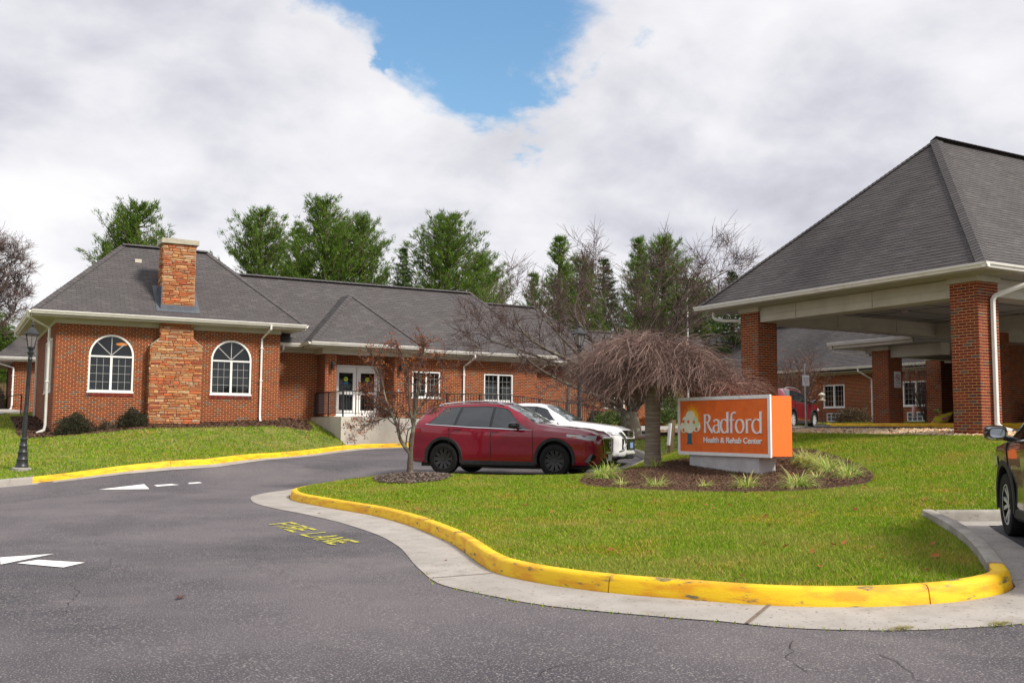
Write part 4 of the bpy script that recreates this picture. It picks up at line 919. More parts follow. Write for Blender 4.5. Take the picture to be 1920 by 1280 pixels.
def frieze(parent, a, b, N, z0, z1, d=.03):
    a = Vector((*a, 0)); b = Vector((*b, 0)); N = Vector(N); mb = MB(); vs = []
    for z in (z0, z1):
        for p, dd in ((a, 0.012), (b, 0.012), (b, d), (a, d)): q = p+N*dd; vs.append((q.x, q.y, z))
    mb.add(vs, [(0, 1, 2, 3), (7, 6, 5, 4), (3, 2, 6, 7), (0, 4, 5, 1), (0, 3, 7, 4), (1, 5, 6, 2)]); return mb.build('frieze_board', M['cream'], parent, world=True)
eave(hc, (2.1, 35.6), (11.25, 35.6), Ny, 5.36, .6); eave(hc, (2.1, 44), (2.1, 35.6), Nx, 5.36, .8); eave(hc, (11.25, 35.6), (11.25, 36.9), X, 5.36, .8)
soffit(hc, 2.15, 35.63, 11.2, 36.8, 5.17); soffit(hc, 2.15, 36.8, 2.95, 44, 5.17); soffit(hc, 10.45, 36.8, 11.2, 39, 5.171)
frieze(hc, (2.87, YF), (6.16, YF), Ny, 5.02, 5.168); frieze(hc, (7.30, YF), (10.5, YF), Ny, 5.02, 5.168); frieze(hc, (2.9, 44), (2.9, YF), Nx, 5.02, 5.168); frieze(hc, (10.47, YF), (10.47, 37.5), X, 5.02, 5.168)
eave(hc, (10.5, 36.9), (11.55, 36.9), Ny, 4.78, .6); eave(hc, (11.55, 36.9), (11.55, 35.9), Nx, 4.80, .6); eave(hc, (11.55, 35.9), (16.2, 35.9), Ny, 4.80, .6); eave(hc, (16.2, 36.9), (23.0, 36.9), Ny, 4.78, .6)
soffit(hc, 10.5, 36.93, 23, 37.55, 4.60); soffit(hc, 11.6, 35.93, 16.18, 36.95, 4.615)
frieze(hc, (10.5, YM), (12.35, YM), Ny, 4.47, 4.60); frieze(hc, (15.7, YM), (22.32, YM), Ny, 4.47, 4.60)
pb = MB(); pb.box((12.2, 36.48, 4.42), (15.8, 36.78, 4.612)); pb.box((12.2, 36.785, 4.421), (12.5, 37.5, 4.611)); pb.box((15.5, 36.785, 4.421), (15.8, 37.5, 4.611)); pb.build('porch_beam', M['cream'], hc, world=True)
eave(hc, (22.5, 37.7), (27.2, 37.7), Ny, 4.62, .6); soffit(hc, 22.5, 37.72, 27.2, 38.3, 4.47)
eave(hc, (27, 45.3), (38, 45.3), Ny, 4.72, .6); soffit(hc, 26.3, 45.32, 38, 46, 4.58)
eave(hc, (1.55, 49.9), (8, 49.9), Ny, 4.68, .6); eave(hc, (1.55, 58), (1.55, 49.9), Nx, 4.68, .6); soffit(hc, 1.6, 49.95, 8, 50.7, 4.50); soffit(hc, 1.6, 50.7, 2.6, 58, 4.50)
downspout(hc, (9.93, 35.52, 5.27), (9.78, YF, 4.82), 1.75, Ny, .1); downspout(hc, (10.78, 36.82, 4.68), (10.66, YM, 4.28), 1.86, Ny, .08); downspout(hc, (18.9, 36.82, 4.68), (18.7, YM, 4.2), 1.9, Ny, .08)
downspout(hc, (2.02, 35.75, 5.27), (2.78, 36.5, 4.85), 1.30, Nx, .22); downspout(hc, (2.02, 43.6, 5.27), (2.9, 43.7, 4.8), 1.55, Nx, .25); downspout(hc, (22.75, 37.6, 4.5), (22.6, 38.3, 4.15), 1.95, Ny, .08)
downspout(hc, (1.5, 50.1, 4.58), (2.4, 50.3, 4.2), 2.2, Nx, .1)
# flashing at the stack foot, small roof vent, conduit on the corner
c = MB(); sl = (8.27-5.36)/(38.8-35.6); zf = lambda y: 5.36+sl*(y-35.6)
c.add([(6.0, 35.8, zf(35.8)+.03), (7.47, 35.8, zf(35.8)+.03), (7.47, 36.95, zf(36.95)+.03), (6.0, 36.95, zf(36.95)+.03)], [(0, 1, 2, 3)]); c.box((6.14, 35.90, 5.5), (7.33, 36.82, 5.83)); c.box((6.15, 35.905, 5.83), (6.19, 36.8, 6.5))
c.build('flashing', M['flashing'], hc, world=True)
c = MB(); c.box((5.55, 38.0, zf(38.0)), (5.78, 38.25, zf(38.0)+.13)); c.build('roof_vent', M['cream'], hc, world=True)
# double door in the porch
dr = empty('door', (14, YM, 2.05)); dr.parent = hc; dr.matrix_parent_inverse = parent_world(hc).inverted()
DO = (13.05, YM, 0); mb = MB(); frame_rect(mb, DO, X, Ny, 0, 1.9, 2.04, 4.07, .06, -.12, .03); bar(mb, DO, X, Ny, .95, 2.1, .95, 4.0, .05, -.11, .02); mb.build('door_frame', M['frame'], dr, world=True)
for k in (0, 1):
    a = .07+k*.905; b = a+.84; lf = MB(); frame_rect(lf, DO, X, Ny, a, b, 2.06, 4.0, .13, -.09, -.035); bar(lf, DO, X, Ny, a+.13, 2.98, b-.13, 2.98, .13, -.09, -.036); bar(lf, DO, X, Ny, a+.13, 2.24, b-.13, 2.24, .1, -.09, -.036); bar(lf, DO, X, Ny, a+.13, 3.84, b-.13, 3.84, .14, -.09, -.036)
    leaf = lf.build('door_leaf', M['frame'], dr, world=True)
mb = MB()
for k in (0, 1):
    a = .2+k*.905; b = a+.58
    for z0, z1 in ((2.29, 2.915), (3.045, 3.77)):
        mb.add([(13.05+a, YM+.06, z0), (13.05+b, YM+.06, z0), (13.05+b, YM+.06, z1), (13.05+a, YM+.06, z1)], [(0, 1, 2, 3)])
mb.build('pane', M['glass'], dr, world=True)
for k in (0, 1):
    cx = 13.05+.49+k*.905; st = MB(); st.prism([(cx+.09*math.cos(t*PI/10), 3.52+.09*math.sin(t*PI/10)) for t in range(20)], YM+.048, YM+.058, f=lambda x, y, z: (x, z, y)); st.build('round_sticker', M['sticker'], dr, world=True)
    st = MB(); st.box((cx-.055, YM+.045, 3.512), (cx+.055, YM+.047, 3.53)); st.box((cx-.04, YM+.045, 3.55), (cx+.04, YM+.047, 3.562)); st.build('sticker_print', M['text_dark'], dr, world=True)
    st = MB(); st.box((cx-.085, YM+.05, 3.33), (cx+.085, YM+.058, 3.38)); st.build('blue_sticker', M['stickerblue'], dr, world=True)
    hd = MB(); hx = 13.05+.95+(-.12 if k == 0 else .12); hd.tube([(hx, YM+.03, 2.9), (hx, YM-.03, 2.92), (hx, YM-.03, 3.12), (hx, YM+.03, 3.14)], .012, 6); hd.build('handle', M['steel'], dr, world=True)
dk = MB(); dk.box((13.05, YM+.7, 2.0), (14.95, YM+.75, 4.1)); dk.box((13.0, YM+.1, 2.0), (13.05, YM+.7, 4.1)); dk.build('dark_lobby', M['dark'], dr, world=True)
for cx in (12.62, 15.44):
    l = MB(); l.box((cx-.045, 36.55, 3.88), (cx+.045, 36.61, 4.0)); l.tube([(cx, 36.55, 3.97), (cx, 36.5, 4.02)], .012, 6); l.lathe([(.015, .16), (.07, .10), (.075, .09), (.05, -.12), (.02, -.15)], 6, (cx, 36.48, 3.98)); l.lathe([(.06, -.15), (.055, -.17), (.02, -.19)], 6, (cx, 36.48, 3.96))
    wl = l.build('wall_lamp', M['blackmetal']); tag(wl, 'black lantern on the brick pier %s the white double door' % ('left of' if cx < 13 else 'right of'), 'wall lamp', 'porch lanterns')
    g_ = MB(); g_.lathe([(.045, .08), (.058, .07), (.04, -.1)], 6, (cx, 36.478, 3.98)); g_.build('lamp_pane', M['lamp_glass'], wl, world=True)
sc_ = MB(); sc_.tube([(13.8, 36.40, 4.62), (13.95, 36.30, 4.58)], .045, 8); sc_.box((13.78, 36.4, 4.6), (13.84, 36.48, 4.66)); tag(sc_.build('security_camera', M['white']), 'white security camera under the porch eave', 'camera')
ob = MB(); ob.box((15.34, 36.60, 3.02), (15.42, 36.615, 3.14)); ob.box((15.35, 36.585, 3.03), (15.41, 36.60, 3.13)); tag(ob.build('intercom_box', M['steel']), 'small grey box on the right porch pier', 'box')
# ------------------------------------------------------------------ far wing facing left, behind the canopy
fw = empty('brick_wing', (38.6, 33, 1.9), 'long brick wing with dark grey roof seen behind the entrance canopy', 'building')
XF = 38.6; W = Wall(); OF = Vector((XF, 46, 0))          # u runs from y=46 towards the camera side
u = lambda y: 46-y
wins = [(36.41, 35.05), (41.2, 39.8), (31.55, 30.15), (44.6, 43.4)]
W.face(OF, Ny, Nx, 46-14, 1.4, 4.45, [rect_hole(u(a), u(b), 2.79, 3.92) for a, b in wins]+[rect_hole(u(a)+.2, u(b)-.1, 2.08, 2.50) for a, b in wins], zb=1.18)
W.finish(fw, 60)
for a, b in wins:
    window(fw, OF, Ny, Nx, u(a), u(b), 2.79, 3.92, blinds=(0, 1) if a == 36.41 else (1,))
    g = MB(); frame_rect(g, OF, Ny, Nx, u(a)+.2, u(b)-.1, 2.08, 2.5, .035, -.05, .03)
    for i in range(1, 4): x_ = u(a)+.2+(u(b)-u(a)-.3)*i/4; bar(g, OF, Ny, Nx, x_, 2.1, x_, 2.48, .02, -.03, .02)
    bar(g, OF, Ny, Nx, u(a)+.22, 2.29, u(b)-.12, 2.29, .02, -.03, .02); o = g.build('air_conditioner_grille', M['frame'], fw, world=True)
    g = MB(); f = lambda uu, z: (XF+.03, 46-uu, z); g.add([f(u(a)+.2, 2.08), f(u(b)-.1, 2.08), f(u(b)-.1, 2.5), f(u(a)+.2, 2.5)], [(0, 1, 2, 3)]); g.build('louvre', M['flashing'], o, world=True)
rf = empty('roof'); rf.parent = fw; rf.matrix_parent_inverse = parent_world(fw).inverted()
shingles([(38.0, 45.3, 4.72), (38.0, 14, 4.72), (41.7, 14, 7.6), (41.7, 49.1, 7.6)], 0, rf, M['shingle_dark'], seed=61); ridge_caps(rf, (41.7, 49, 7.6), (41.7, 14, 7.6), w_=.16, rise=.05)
b = MB(); b.add([(41.7, 14, 7.6), (46, 14, 4.7), (46, 49, 4.7), (41.7, 49, 7.6)], [(0, 1, 2, 3)]); b.box((39.4, 14, 1), (45.5, 48, 4.4)); b.build('rear_wall', M['shingle'], fw, world=True)
gutter(fw, (38.02, 45.3, 4.72), (38.02, 14, 4.72), Nx); soffit(fw, 38.03, 14, 38.62, 45.3, 4.5); frieze(fw, (XF, 46), (XF, 14), Nx, 4.4, 4.5)
downspout(fw, (37.95, 33.6, 4.62), (XF, 33.3, 4.1), 1.95, Nx, .1)

# ------------------------------------------------------------------ entrance canopy over the drive
pc = empty('entrance_canopy', (20.3, 14.6, 1.5), 'drive-through entrance canopy on brick columns under a tall dark hip roof', 'canopy')
W = Wall(); CZ = 4.86
def column(wall, x, y, s, z0, z1, shift=0.):
    wall.face((x, y, 0), X, Ny, s, z0, z1, zb=1.50, shift=shift); wall.face((x, y+s, 0), Ny, Nx, s, z0, z1, zb=1.50, shift=shift+.1016)
    wall.face((x+s, y, 0), Y, X, s, z0, z1, zb=1.50, shift=shift); wall.face((x+s, y+s, 0), Nx, Y, s, z0, z1, zb=1.50, shift=shift)
cols = []
for i, (x, y, z0) in enumerate(((19.93, 14.21, 1.43), (19.93, 21.2, 1.45), (30.6, 21.2, 1.6), (41, 14.21, 1.5))):
    Wc = Wall(); column(Wc, x, y, .71, z0, 4.985)
    c = empty('column', (x+.35, y+.35, z0)); c.parent = pc; c.matrix_parent_inverse = parent_world(pc).inverted(); Wc.finish(c, (230, 70, 0, 0)[i])
    k = MB(); k.box((x-.05, y-.05, 4.985), (x+.76, y+.76, 5.112)); k.build('capital', M['cream'], c, world=True)
core = MB()
for x, y in ((19.93, 14.21), (19.93, 21.2), (30.6, 21.2)): core.box((x+.005, y+.005, 1.3), (x+.705, y+.705, 4.98))
# beams in two boards
def beam(x0, y0, x1, y1, z0=4.68, z1=5.105):
    mb = MB(); zm = (z0+z1)/2-.02; mb.box((x0+.012, y0+.012, z0+.002), (x1-.012, y1-.012, z1)); mb.box((x0, y0, z0), (x1, y1, zm-.004)); mb.box((x0-.004, y0-.004, zm+.004), (x1+.004, y1+.004, z1-.005)); return mb.build('beam', M['cream'], pc, world=True)
beam(20.0, 14.93, 20.55, 21.19); beam(20.65, 14.28, 41, 14.83); beam(20.65, 21.27, 41, 21.82); beam(27.65, 14.84, 28.2, 21.26); beam(34.5, 14.84, 35.05, 21.26)
s_ = MB(); s_.box((19.26, 13.54, 5.114), (42, 22.95, 5.13)); s_.build('soffit', M['ceiling'], pc, world=True)
sl_ = MB()
for x in np.arange(19.45, 20.0, .1): sl_.box((x, 13.6, 5.108), (x+.006, 22.9, 5.113))
sl_.build('soffit_seam', M['cream'], pc, world=True)
sl_ = MB()
for y in np.arange(15.9, 21, 1.22): sl_.box((20.56, y, 5.105), (27.64, y+.012, 5.1135)); sl_.box((28.21, y, 5.105), (34.4, y+.012, 5.1135))
for x in np.arange(21.8, 27.5, 2.44): sl_.box((x, 14.84, 5.1045), (x+.012, 21.26, 5.113))
for y in (17.2, 19.8): sl_.box((19.994, y, 4.70), (20.0, y+.008, 5.09))
for x in (23.6, 26.2, 30.1): sl_.box((x, 14.274, 4.70), (x+.008, 14.28, 5.09)); sl_.box((x-.4, 21.264, 4.70), (x-.392, 21.27, 5.09))
sl_.build('panel_joint', M['underlay'], pc, world=True)
for (x, y) in ((24, 17.5), (24, 19.5), (31, 18)):
    d = MB(); d.lathe([(.02, -.10), (.09, -.07), (.10, -.02), (.10, 0)], 12, (x, y, 5.112)); d.build('ceiling_light', M['lamp_glass'], pc, world=True)
rf = empty('roof'); rf.parent = pc; rf.matrix_parent_inverse = parent_world(pc).inverted()
A, B = Vector((19.25, 13.52, 5.25)), Vector((43, 13.52, 5.25)); D = Vector((19.25, 22.99, 5.25)); Cc = Vector((43, 22.99, 5.25)); R0, R1 = Vector((24.0, 18.25, 9.86)), Vector((43, 18.25, 9.86))
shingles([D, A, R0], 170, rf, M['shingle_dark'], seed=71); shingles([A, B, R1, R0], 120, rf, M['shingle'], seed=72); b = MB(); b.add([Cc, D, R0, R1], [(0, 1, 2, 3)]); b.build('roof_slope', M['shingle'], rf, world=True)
ridge_caps(rf, A, R0, M['shingle'], name='hip_cap', w_=.17, step=.14); ridge_caps(rf, D, R0, M['shingle_dark'], name='hip_cap', w_=.15, step=.14); ridge_caps(rf, R0, R1, M['shingle'], w_=.2, rise=.08)
gutter(pc, (19.27, 22.99+.12, 5.25), (19.27, 13.52-.105, 5.25), Nx); gutter(pc, (19.27-.105, 13.54, 5.249), (43, 13.54, 5.249), Ny); gutter(pc, (43, 22.97, 5.249), (19.27, 22.97, 5.249), Y)
f_ = MB(); f_.box((19.262, 13.535, 5.12), (19.30, 22.95, 5.24)); f_.box((19.30, 13.535, 5.12), (43, 13.57, 5.24)); f_.box((19.3, 22.9, 5.12), (43, 22.95, 5.24)); f_.build('fascia', M['cream'], pc, world=True)
def round_spout(parent, path, r=.055, foot=True):
    mb = MB(); P = smooth3(path, 5); mb.tube(P, r, 6); o = mb.build('downspout', M['white'], parent, world=True, smooth=True, bevel=.004); return o
def smooth3(P, n):
    P = [Vector(p) for p in P]; out = []
    for i in range(len(P)-1):
        p0, p1, p2, p3 = P[max(i-1, 0)], P[i], P[i+1], P[min(i+2, len(P)-1)]
        for k in range(n): t = k/n; out.append(.5*((2*p1)+(p2-p0)*t+(2*p0-5*p1+4*p2-p3)*t*t+(3*p1-p0-3*p2+p3)*t**3))
    out.append(P[-1]); return out
round_spout(pc, [(21.05, 13.48, 5.14), (21.0, 13.47, 5.02), (20.88, 13.6, 4.93), (20.45, 14.04, 4.70), (20.36, 14.12, 4.60), (20.34, 14.13, 4.4), (20.34, 14.13, 3), (20.34, 14.13, 1.9), (20.34, 14.12, 1.78), (20.38, 14.02, 1.68), (20.5, 13.85, 1.62)], .06)
k = MB(); k.tube([(20.49, 13.87, 1.622), (20.515, 13.83, 1.612)], .066, 8); k.build('spout_end', M['blackmetal'], pc, world=True)
round_spout(pc, [(19.9, 23.05, 5.14), (19.9, 23.05, 4.98), (19.95, 22.8, 4.88), (20.1, 22.1, 4.8), (20.15, 22.0, 4.7), (20.15, 21.98, 4.4), (20.15, 21.98, 1.6)], .05)
core.build('column_core', M['mortar'], pc, world=True)

# walkway canopy beyond
wc = empty('walkway_canopy', (28.9, 24.2, 1.75), 'smaller lower walkway canopy beyond the drive, on brick columns', 'canopy')
for i, (x, y) in enumerate(((28.75, 24.1), (34.3, 26.2), (28.75, 19.0))):
    if i == 2: continue
    Wc = Wall(); column(Wc, x, y, .71, 1.7, 4.47); c = empty('column', (x+.35, y+.35, 1.7)); c.parent = wc; c.matrix_parent_inverse = parent_world(wc).inverted(); Wc.finish(c, 0)
    k = MB(); k.box((x-.04, y-.04, 4.47), (x+.75, y+.75, 4.60)); k.build('capital', M['cream'], c, world=True); k = MB(); k.box((x+.01, y+.01, 1.6), (x+.7, y+.7, 4.46)); k.build('column_core', M['mortar'], c, world=True)
mb = MB(); mb.box((28.85, 22.0, 4.2), (29.3, 24.08, 4.6)); mb.box((28.85, 24.82, 4.32), (34.6, 25.2, 4.602)); mb.box((34.4, 22.0, 4.33), (34.8, 26.1, 4.598)); mb.build('beam', M['cream'], wc, world=True)
soffit(wc, 28.2, 21.95, 38, 26.1, 4.612, M['ceiling']); gutter(wc, (28.2, 26.3, 4.84), (28.2, 22.6, 4.84), Nx)
g = MB(); g.box((28.2, 26.15, 4.62), (38, 26.3, 4.84)); g.box((28.21, 22.6, 4.63), (28.26, 26.1, 4.83)); g.build('fascia', M['cream'], wc, world=True)
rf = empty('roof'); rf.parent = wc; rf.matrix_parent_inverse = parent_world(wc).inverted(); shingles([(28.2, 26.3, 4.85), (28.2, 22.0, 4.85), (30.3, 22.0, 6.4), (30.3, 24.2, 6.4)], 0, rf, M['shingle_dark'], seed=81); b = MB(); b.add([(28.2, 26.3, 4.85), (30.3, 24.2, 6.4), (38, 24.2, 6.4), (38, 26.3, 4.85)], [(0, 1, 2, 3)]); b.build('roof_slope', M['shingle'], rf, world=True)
round_spout(wc, [(28.4, 26.2, 4.7), (28.4, 26.2, 4.55), (28.5, 25.7, 4.45), (28.8, 24.95, 4.35)], .045)

# entrance wall in the shade with the bench
ew = empty('brick_entrance', (31.3, 22.3, 1.7), 'shaded brick entrance wall deep under the canopy at right', 'building')
W = Wall(); W.face((31.4, 21.9, 0), X, Ny, 10, 1.5, 5.1, zb=1.5); W.face((31.4, 22.2, 0), Ny, Nx, .3, 1.5, 5.1, zb=1.5); W.finish(ew, 0)
k = MB(); k.box((31.42, 21.92, 1.3), (42, 22.18, 5.0)); k.build('blocking_core', M['dark'], ew, world=True)  # unseen dark core added inside the thin wall
bn = empty('bench', (33.3, 21.2, 1.66), 'black slatted metal bench by the shaded entrance wall', 'bench')
for i in range(5): s_ = MB(); s_.box((32.6, 21.0+i*.1, 2.08), (34.3, 21.07+i*.1, 2.10)); s_.build('seat_slat', M['blackmetal'], bn, world=True)
for i in range(16): s_ = MB(); x_ = 32.64+i*.108; s_.box((x_, 21.5, 2.16), (x_+.04, 21.53, 2.6)); s_.build('back_slat', M['blackmetal'], bn, world=True)
s_ = MB(); s_.box((32.58, 21.48, 2.6), (34.32, 21.55, 2.66)); s_.box((32.58, 21.48, 2.1), (34.32, 21.55, 2.16)); s_.build('back_rail', M['blackmetal'], bn, world=True)
for x_ in (32.6, 34.24):
    s_ = MB(); s_.box((x_, 21.0, 1.66), (x_+.05, 21.05, 2.32)); s_.box((x_, 21.46, 1.66), (x_+.05, 21.51, 2.32)); s_.box((x_-.005, 20.95, 2.32), (x_+.055, 21.5, 2.36)); s_.build('leg', M['blackmetal'], bn, world=True)

# drive under the canopy, kerbs, river rock strip
sheet('river_rock_bed', [(19.62, 8), (20.3, 8), (20.55, 14.1), (20.9, 15), (20.9, 22), (20.4, 27), (19.62, 22)], lambda x, y: np.full(np.shape(x), 1.50)+.14*np.clip((np.asarray(x)-19.6)/1.1, 0, 1), M['mulch'], step=.5, skirt=.4)
r = random.Random(4); rk = MB()
for i in range(5200):
    y = r.uniform(8.5, 26); x = r.uniform(19.64, 20.95 if y > 14.2 else 20.3)
    if 19.9 < x < 20.66 and (14.19 < y < 14.94 or 21.18 < y < 21.93): continue
    s_ = r.uniform(.022, .06); z = 1.50+.14*min(1, max(0, (x-19.6)/1.1))+s_*.35; a = r.uniform(0, 6.28); ca, sa = math.cos(a), math.sin(a); A_ = []
    for (px_, py_, pz_) in ((1, 0, 0), (.4, .8, .1), (-.6, .7, 0), (-1, -.1, .05), (-.3, -.8, 0), (.6, -.7, 0)): q1, q2 = px_*s_*r.uniform(.8, 1.3), py_*s_*.75*r.uniform(.8, 1.2); A_.append((x+q1*ca-q2*sa, y+q1*sa+q2*ca, z+pz_*s_))
    tp = (x+r.uniform(-.3, .3)*s_, y+r.uniform(-.3, .3)*s_, z+s_*r.uniform(.5, .8)); rk.add(A_+[tp], [(k, (k+1) % 6, 6) for k in range(6)])
rk.build('river_rocks', M['gravelrock'], kind='stuff')
e = MB(); e.tube([(19.6, 6, 1.48), (19.6, 22.4, 1.52)], .022, 6); e.build('lawn_edging', M['blackmetal'], kind='structure')
sheet('drive', [(20.9, 2), (28.4, 2), (28.4, 23.8), (27, 30), (33.5, 30.5), (33.5, 27.5), (36, 27.5), (36, 33), (31.5, 33), (21, 28.5), (20.95, 15)], lambda x, y: 1.56+.019*(np.asarray(x)-21), M['asphalt'], dz=.0, skirt=.5)
dz_ = lambda x, y: 1.56+.019*(x-21)
kk = tag(empty('kerb'), kind='structure')
line_ = [(28.35, 12), (28.35, 15), (28.35, 18), (28.35, 21), (28.35, 24), (28.35, 26.4), (28.9, 27.2), (30.2, 27.5), (33, 27.5)]
for a, b in zip(line_[:-1], line_[1:]):
    q = MB(); a3 = Vector((*a, dz_(*a))); b3 = Vector((*b, dz_(*b))); t = (b3-a3).normalized(); a3 += t*.006; b3 -= t*.006; nn = Vector((t.y, -t.x, 0))
    pr_ = [(0, -.1), (.02, .13), (.05, .19), (.18, .19), (.18, -.1)]; vs = [a3+nn*x+Vector((0, 0, z)) for x, z in pr_]+[b3+nn*x+Vector((0, 0, z)) for x, z in pr_]
    q.add(vs, [(i, i+1, 6+i, 5+i) for i in range(4)]+[(0, 1, 2, 3, 4), (9, 8, 7, 6, 5)]); q.build('kerb_section', M['yellow'], kk)
q = MB(); q.box((28.53, 8, 1.2), (38.6, 27.4, 1.845)); q.build('pavement', M['concrete_old'], kind='structure')
sheet('lawn', [(29.4, 27.6), (38.6, 27.6), (38.6, 24.6), (35.4, 25.0), (31.5, 25.6), (29.6, 25.6)], lambda x, y: np.full(np.shape(x), 1.86), M['soil'], step=.6); grass('grass', [Vector(p) for p in ((29.4, 27.6), (38.6, 27.6), (38.6, 24.6), (35.4, 25.0), (31.5, 25.6), (29.6, 25.6))], [], 500, M['grass'], 19, lambda x, y: np.full(np.shape(x), 1.86), mx=30000)

# ------------------------------------------------------------------ porch ramp: retaining wall and railings
rw = MB(); 
C0, C1, C2 = Vector((12.05, 37.45)), Vector((12.33, 34.4)), Vector((17.9, 34.4))
P_ = [(12.12, 37.5), (12.12, 34.03), (19.2, 34.03), (24.5, 34.75), (24.5, 34.97), (19.2, 34.25), (12.34, 34.25), (12.34, 37.5)]
def rwtop(x): return 2.0 if x < 18 else max(1.55, 2.0-(x-18)*.075)
vs = [(x, y, .3) for x, y in P_]+[(x, y, rwtop(x)) for x, y in P_]; rw.add(vs, [(i, (i+1) % 8, 8+(i+1) % 8, 8+i) for i in range(8)]+[tuple(range(8, 16))])
rwo = rw.build('retaining_wall', M['wall_concrete']); tag(rwo, 'pale stained concrete retaining wall below the porch railing', 'wall')
q = MB(); q.add([(12.2, 37.52, 1.99), (12.2, 34.2, 1.99), (19.2, 34.2, 1.99), (24.5, 34.85, 1.52), (24.5, 36.2, 1.55), (19, 36.2, 1.99), (15.8, 37.52, 1.99)], [(0, 1, 2, 6), (2, 3, 4, 5), (2, 5, 6)]); q.build('porch_floor', M['concrete'], rwo)
for z in (): pass
def railing(pts, label, hh=.92, nb=.115, bal=True, mid=False, posts=None):
    R_ = empty('railing', pts[0], label, 'railing'); P = [Vector(p) for p in pts]
    for a, b in zip(P[:-1], P[1:]):
        L_ = (b-a).length; n = max(1, round(L_/1.5))
        for i in range(n+1):
            if i == n and b != P[-1]: continue
            p = a.lerp(b, i/n); q = MB(); q.box((p.x-.024, p.y-.024, p.z-.04), (p.x+.024, p.y+.024, p.z+hh)); q.build('post', M['blackmetal'], R_, world=True)
        for h_ in ((hh, .12) if bal else (hh, hh*.5)):
            q = MB(); q.tube([a+Vector((0, 0, h_)), b+Vector((0, 0, h_))], .024 if h_ == hh else .016, 4); q.build('rail', M['blackmetal'], R_, world=True)
        if bal:
            m = max(2, int(L_/nb))
            for i in range(1, m):
                p = a.lerp(b, i/m); q = MB(); q.box((p.x-.008, p.y-.008, p.z+.12), (p.x+.008, p.y+.008, p.z+hh-.02)); q.build('baluster', M['blackmetal'], R_, world=True)
    return R_
railing([(12.22, 37.3, 2.0), (12.22, 34.14, 2.0), (19.1, 34.14, 2.0), (23.4, 34.75, 1.65)], 'black metal railing with thin balusters around the porch and ramp')
railing([(23.9, 35.6, 1.55), (26.4, 35.7, 1.45)], 'short black open handrail end right of the tall lamp post', .85, bal=False)
railing([(-3.5, 44.6, 1.75), (0.2, 43.3, 1.62), (2.45, 45.2, 2.0)], 'black handrail beside the path at the left edge', .85, bal=False)
railing([(-8, 55.5, 3.1), (2.3, 54.8, 3.1)], 'black picket fence above the timber wall at far left', 1.1, .13)
tw = empty('timber_wall', (-3, 54.4, 2), 'low brown timber retaining wall behind the path at far left', 'wall')
for i in range(7): q = MB(); q.box((-12, 54.2+i*.03, 1.9+i*.17), (2.2, 54.6, 2.06+i*.17)); q.build('plank', M['timber'], tw, world=True)
sheet('hill', [(-40, 54.7), (2.2, 54.7), (2.2, 60), (30, 62), (30, 90), (-40, 90)], lambda x, y: 3.1+np.clip(np.asarray(y)-54.7, 0, 30)*.13, M['leaf_bank'], step=3, skirt=3)
def on_ray(px, py, t): d = (_R*(px-960)/1866.7-_U*(py-640)/1866.7+_F); return Vector((0, 0, 1.6))+d*t
# ------------------------------------------------------------------ monument sign
sg = empty('monument_sign', (14.2, 15.9, .8), 'orange monument sign with white raised lettering on a grey base in the mulch bed', 'sign')
SO = (13.92, 17.33, 0); SU, SN = Ny, Nx; u0, u1, zb_, zt_ = 0.0, 2.83, 1.075, 2.305
def sgf(u_, z, d): return (13.92-d, 17.33-u_, z)
q = MB(); q.box((13.935, 14.515, zb_+.02), (14.50, 17.315, zt_-.02)); q.build('cabinet', M['orange2'], sg, world=True, bevel=.006)
q = MB(); frame_rect(q, SO, SU, SN, u0, u1, zb_, zt_, .07, -.03, .018); q.build('frame', M['signwhite'], sg, world=True, bevel=.004)
q = MB(); q.box((13.915, 14.57, zb_+.07), (13.94, 17.26, zt_-.07)); q.build('panel', M['orange'], sg, world=True)
q = MB(); q.box((13.98, 14.90, .45), (14.42, 17.04, zb_+.02)); q.build('base', M['signbase'], sg, world=True, bevel=.008)
q = MB(); q.tube([(14.2, 17.1, zt_-.02), (14.2, 17.1, zt_+.02)], .012, 6); q.tube([(14.2, 16.85, zt_-.02), (14.2, 16.85, zt_+.015)], .01, 6); q.build('lifting_bolt', M['steel'], sg, world=True)
dctr = [0]
def sgpoly(mb, P, d0=.004, d1=.022):
    dctr[0] += 1; e = (dctr[0] % 9)*.0006; a = sum(P[i][0]*P[(i+1) % len(P)][1]-P[(i+1) % len(P)][0]*P[i][1] for i in range(len(P)))
    if a < 0: P = P[::-1]
    n = len(P); vs = [sgf(x, y, d0) for x, y in P]+[sgf(x, y, d1+e) for x, y in P]
    mb.add(vs, [tuple(range(n, 2*n))]+[(i, (i+1) % n, n+(i+1) % n, n+i) for i in range(n)])
def ribbon(mb, pts, wd, d1=.022):
    n = len(pts); L_ = []; R_ = []
    for i, p in enumerate(pts):
        a = pts[max(i-1, 0)]; b = pts[min(i+1, n-1)]; tx_, ty_ = b[0]-a[0], b[1]-a[1]; l = math.hypot(tx_, ty_) or 1; w_ = wd[i]/2 if isinstance(wd, (list, tuple)) else wd/2
        L_.append((p[0]-ty_/l*w_, p[1]+tx_/l*w_)); R_.append((p[0]+ty_/l*w_, p[1]-tx_/l*w_))
    dctr[0] += 1; e = (dctr[0] % 9)*.0006; vs = []
    for l_, r_ in zip(L_, R_): vs += [sgf(*l_, .004), sgf(*r_, .004), sgf(*r_, d1+e), sgf(*l_, d1+e)]
    fs = []
    for i in range(n-1): b = 4*i; fs += [(b+2, b+6, b+7, b+3), (b, b+3, b+7, b+4), (b+1, b+5, b+6, b+2)]
    fs += [(0, 1, 2, 3), (4*n-1, 4*n-2, 4*n-3, 4*n-4)]; mb.add(vs, fs)
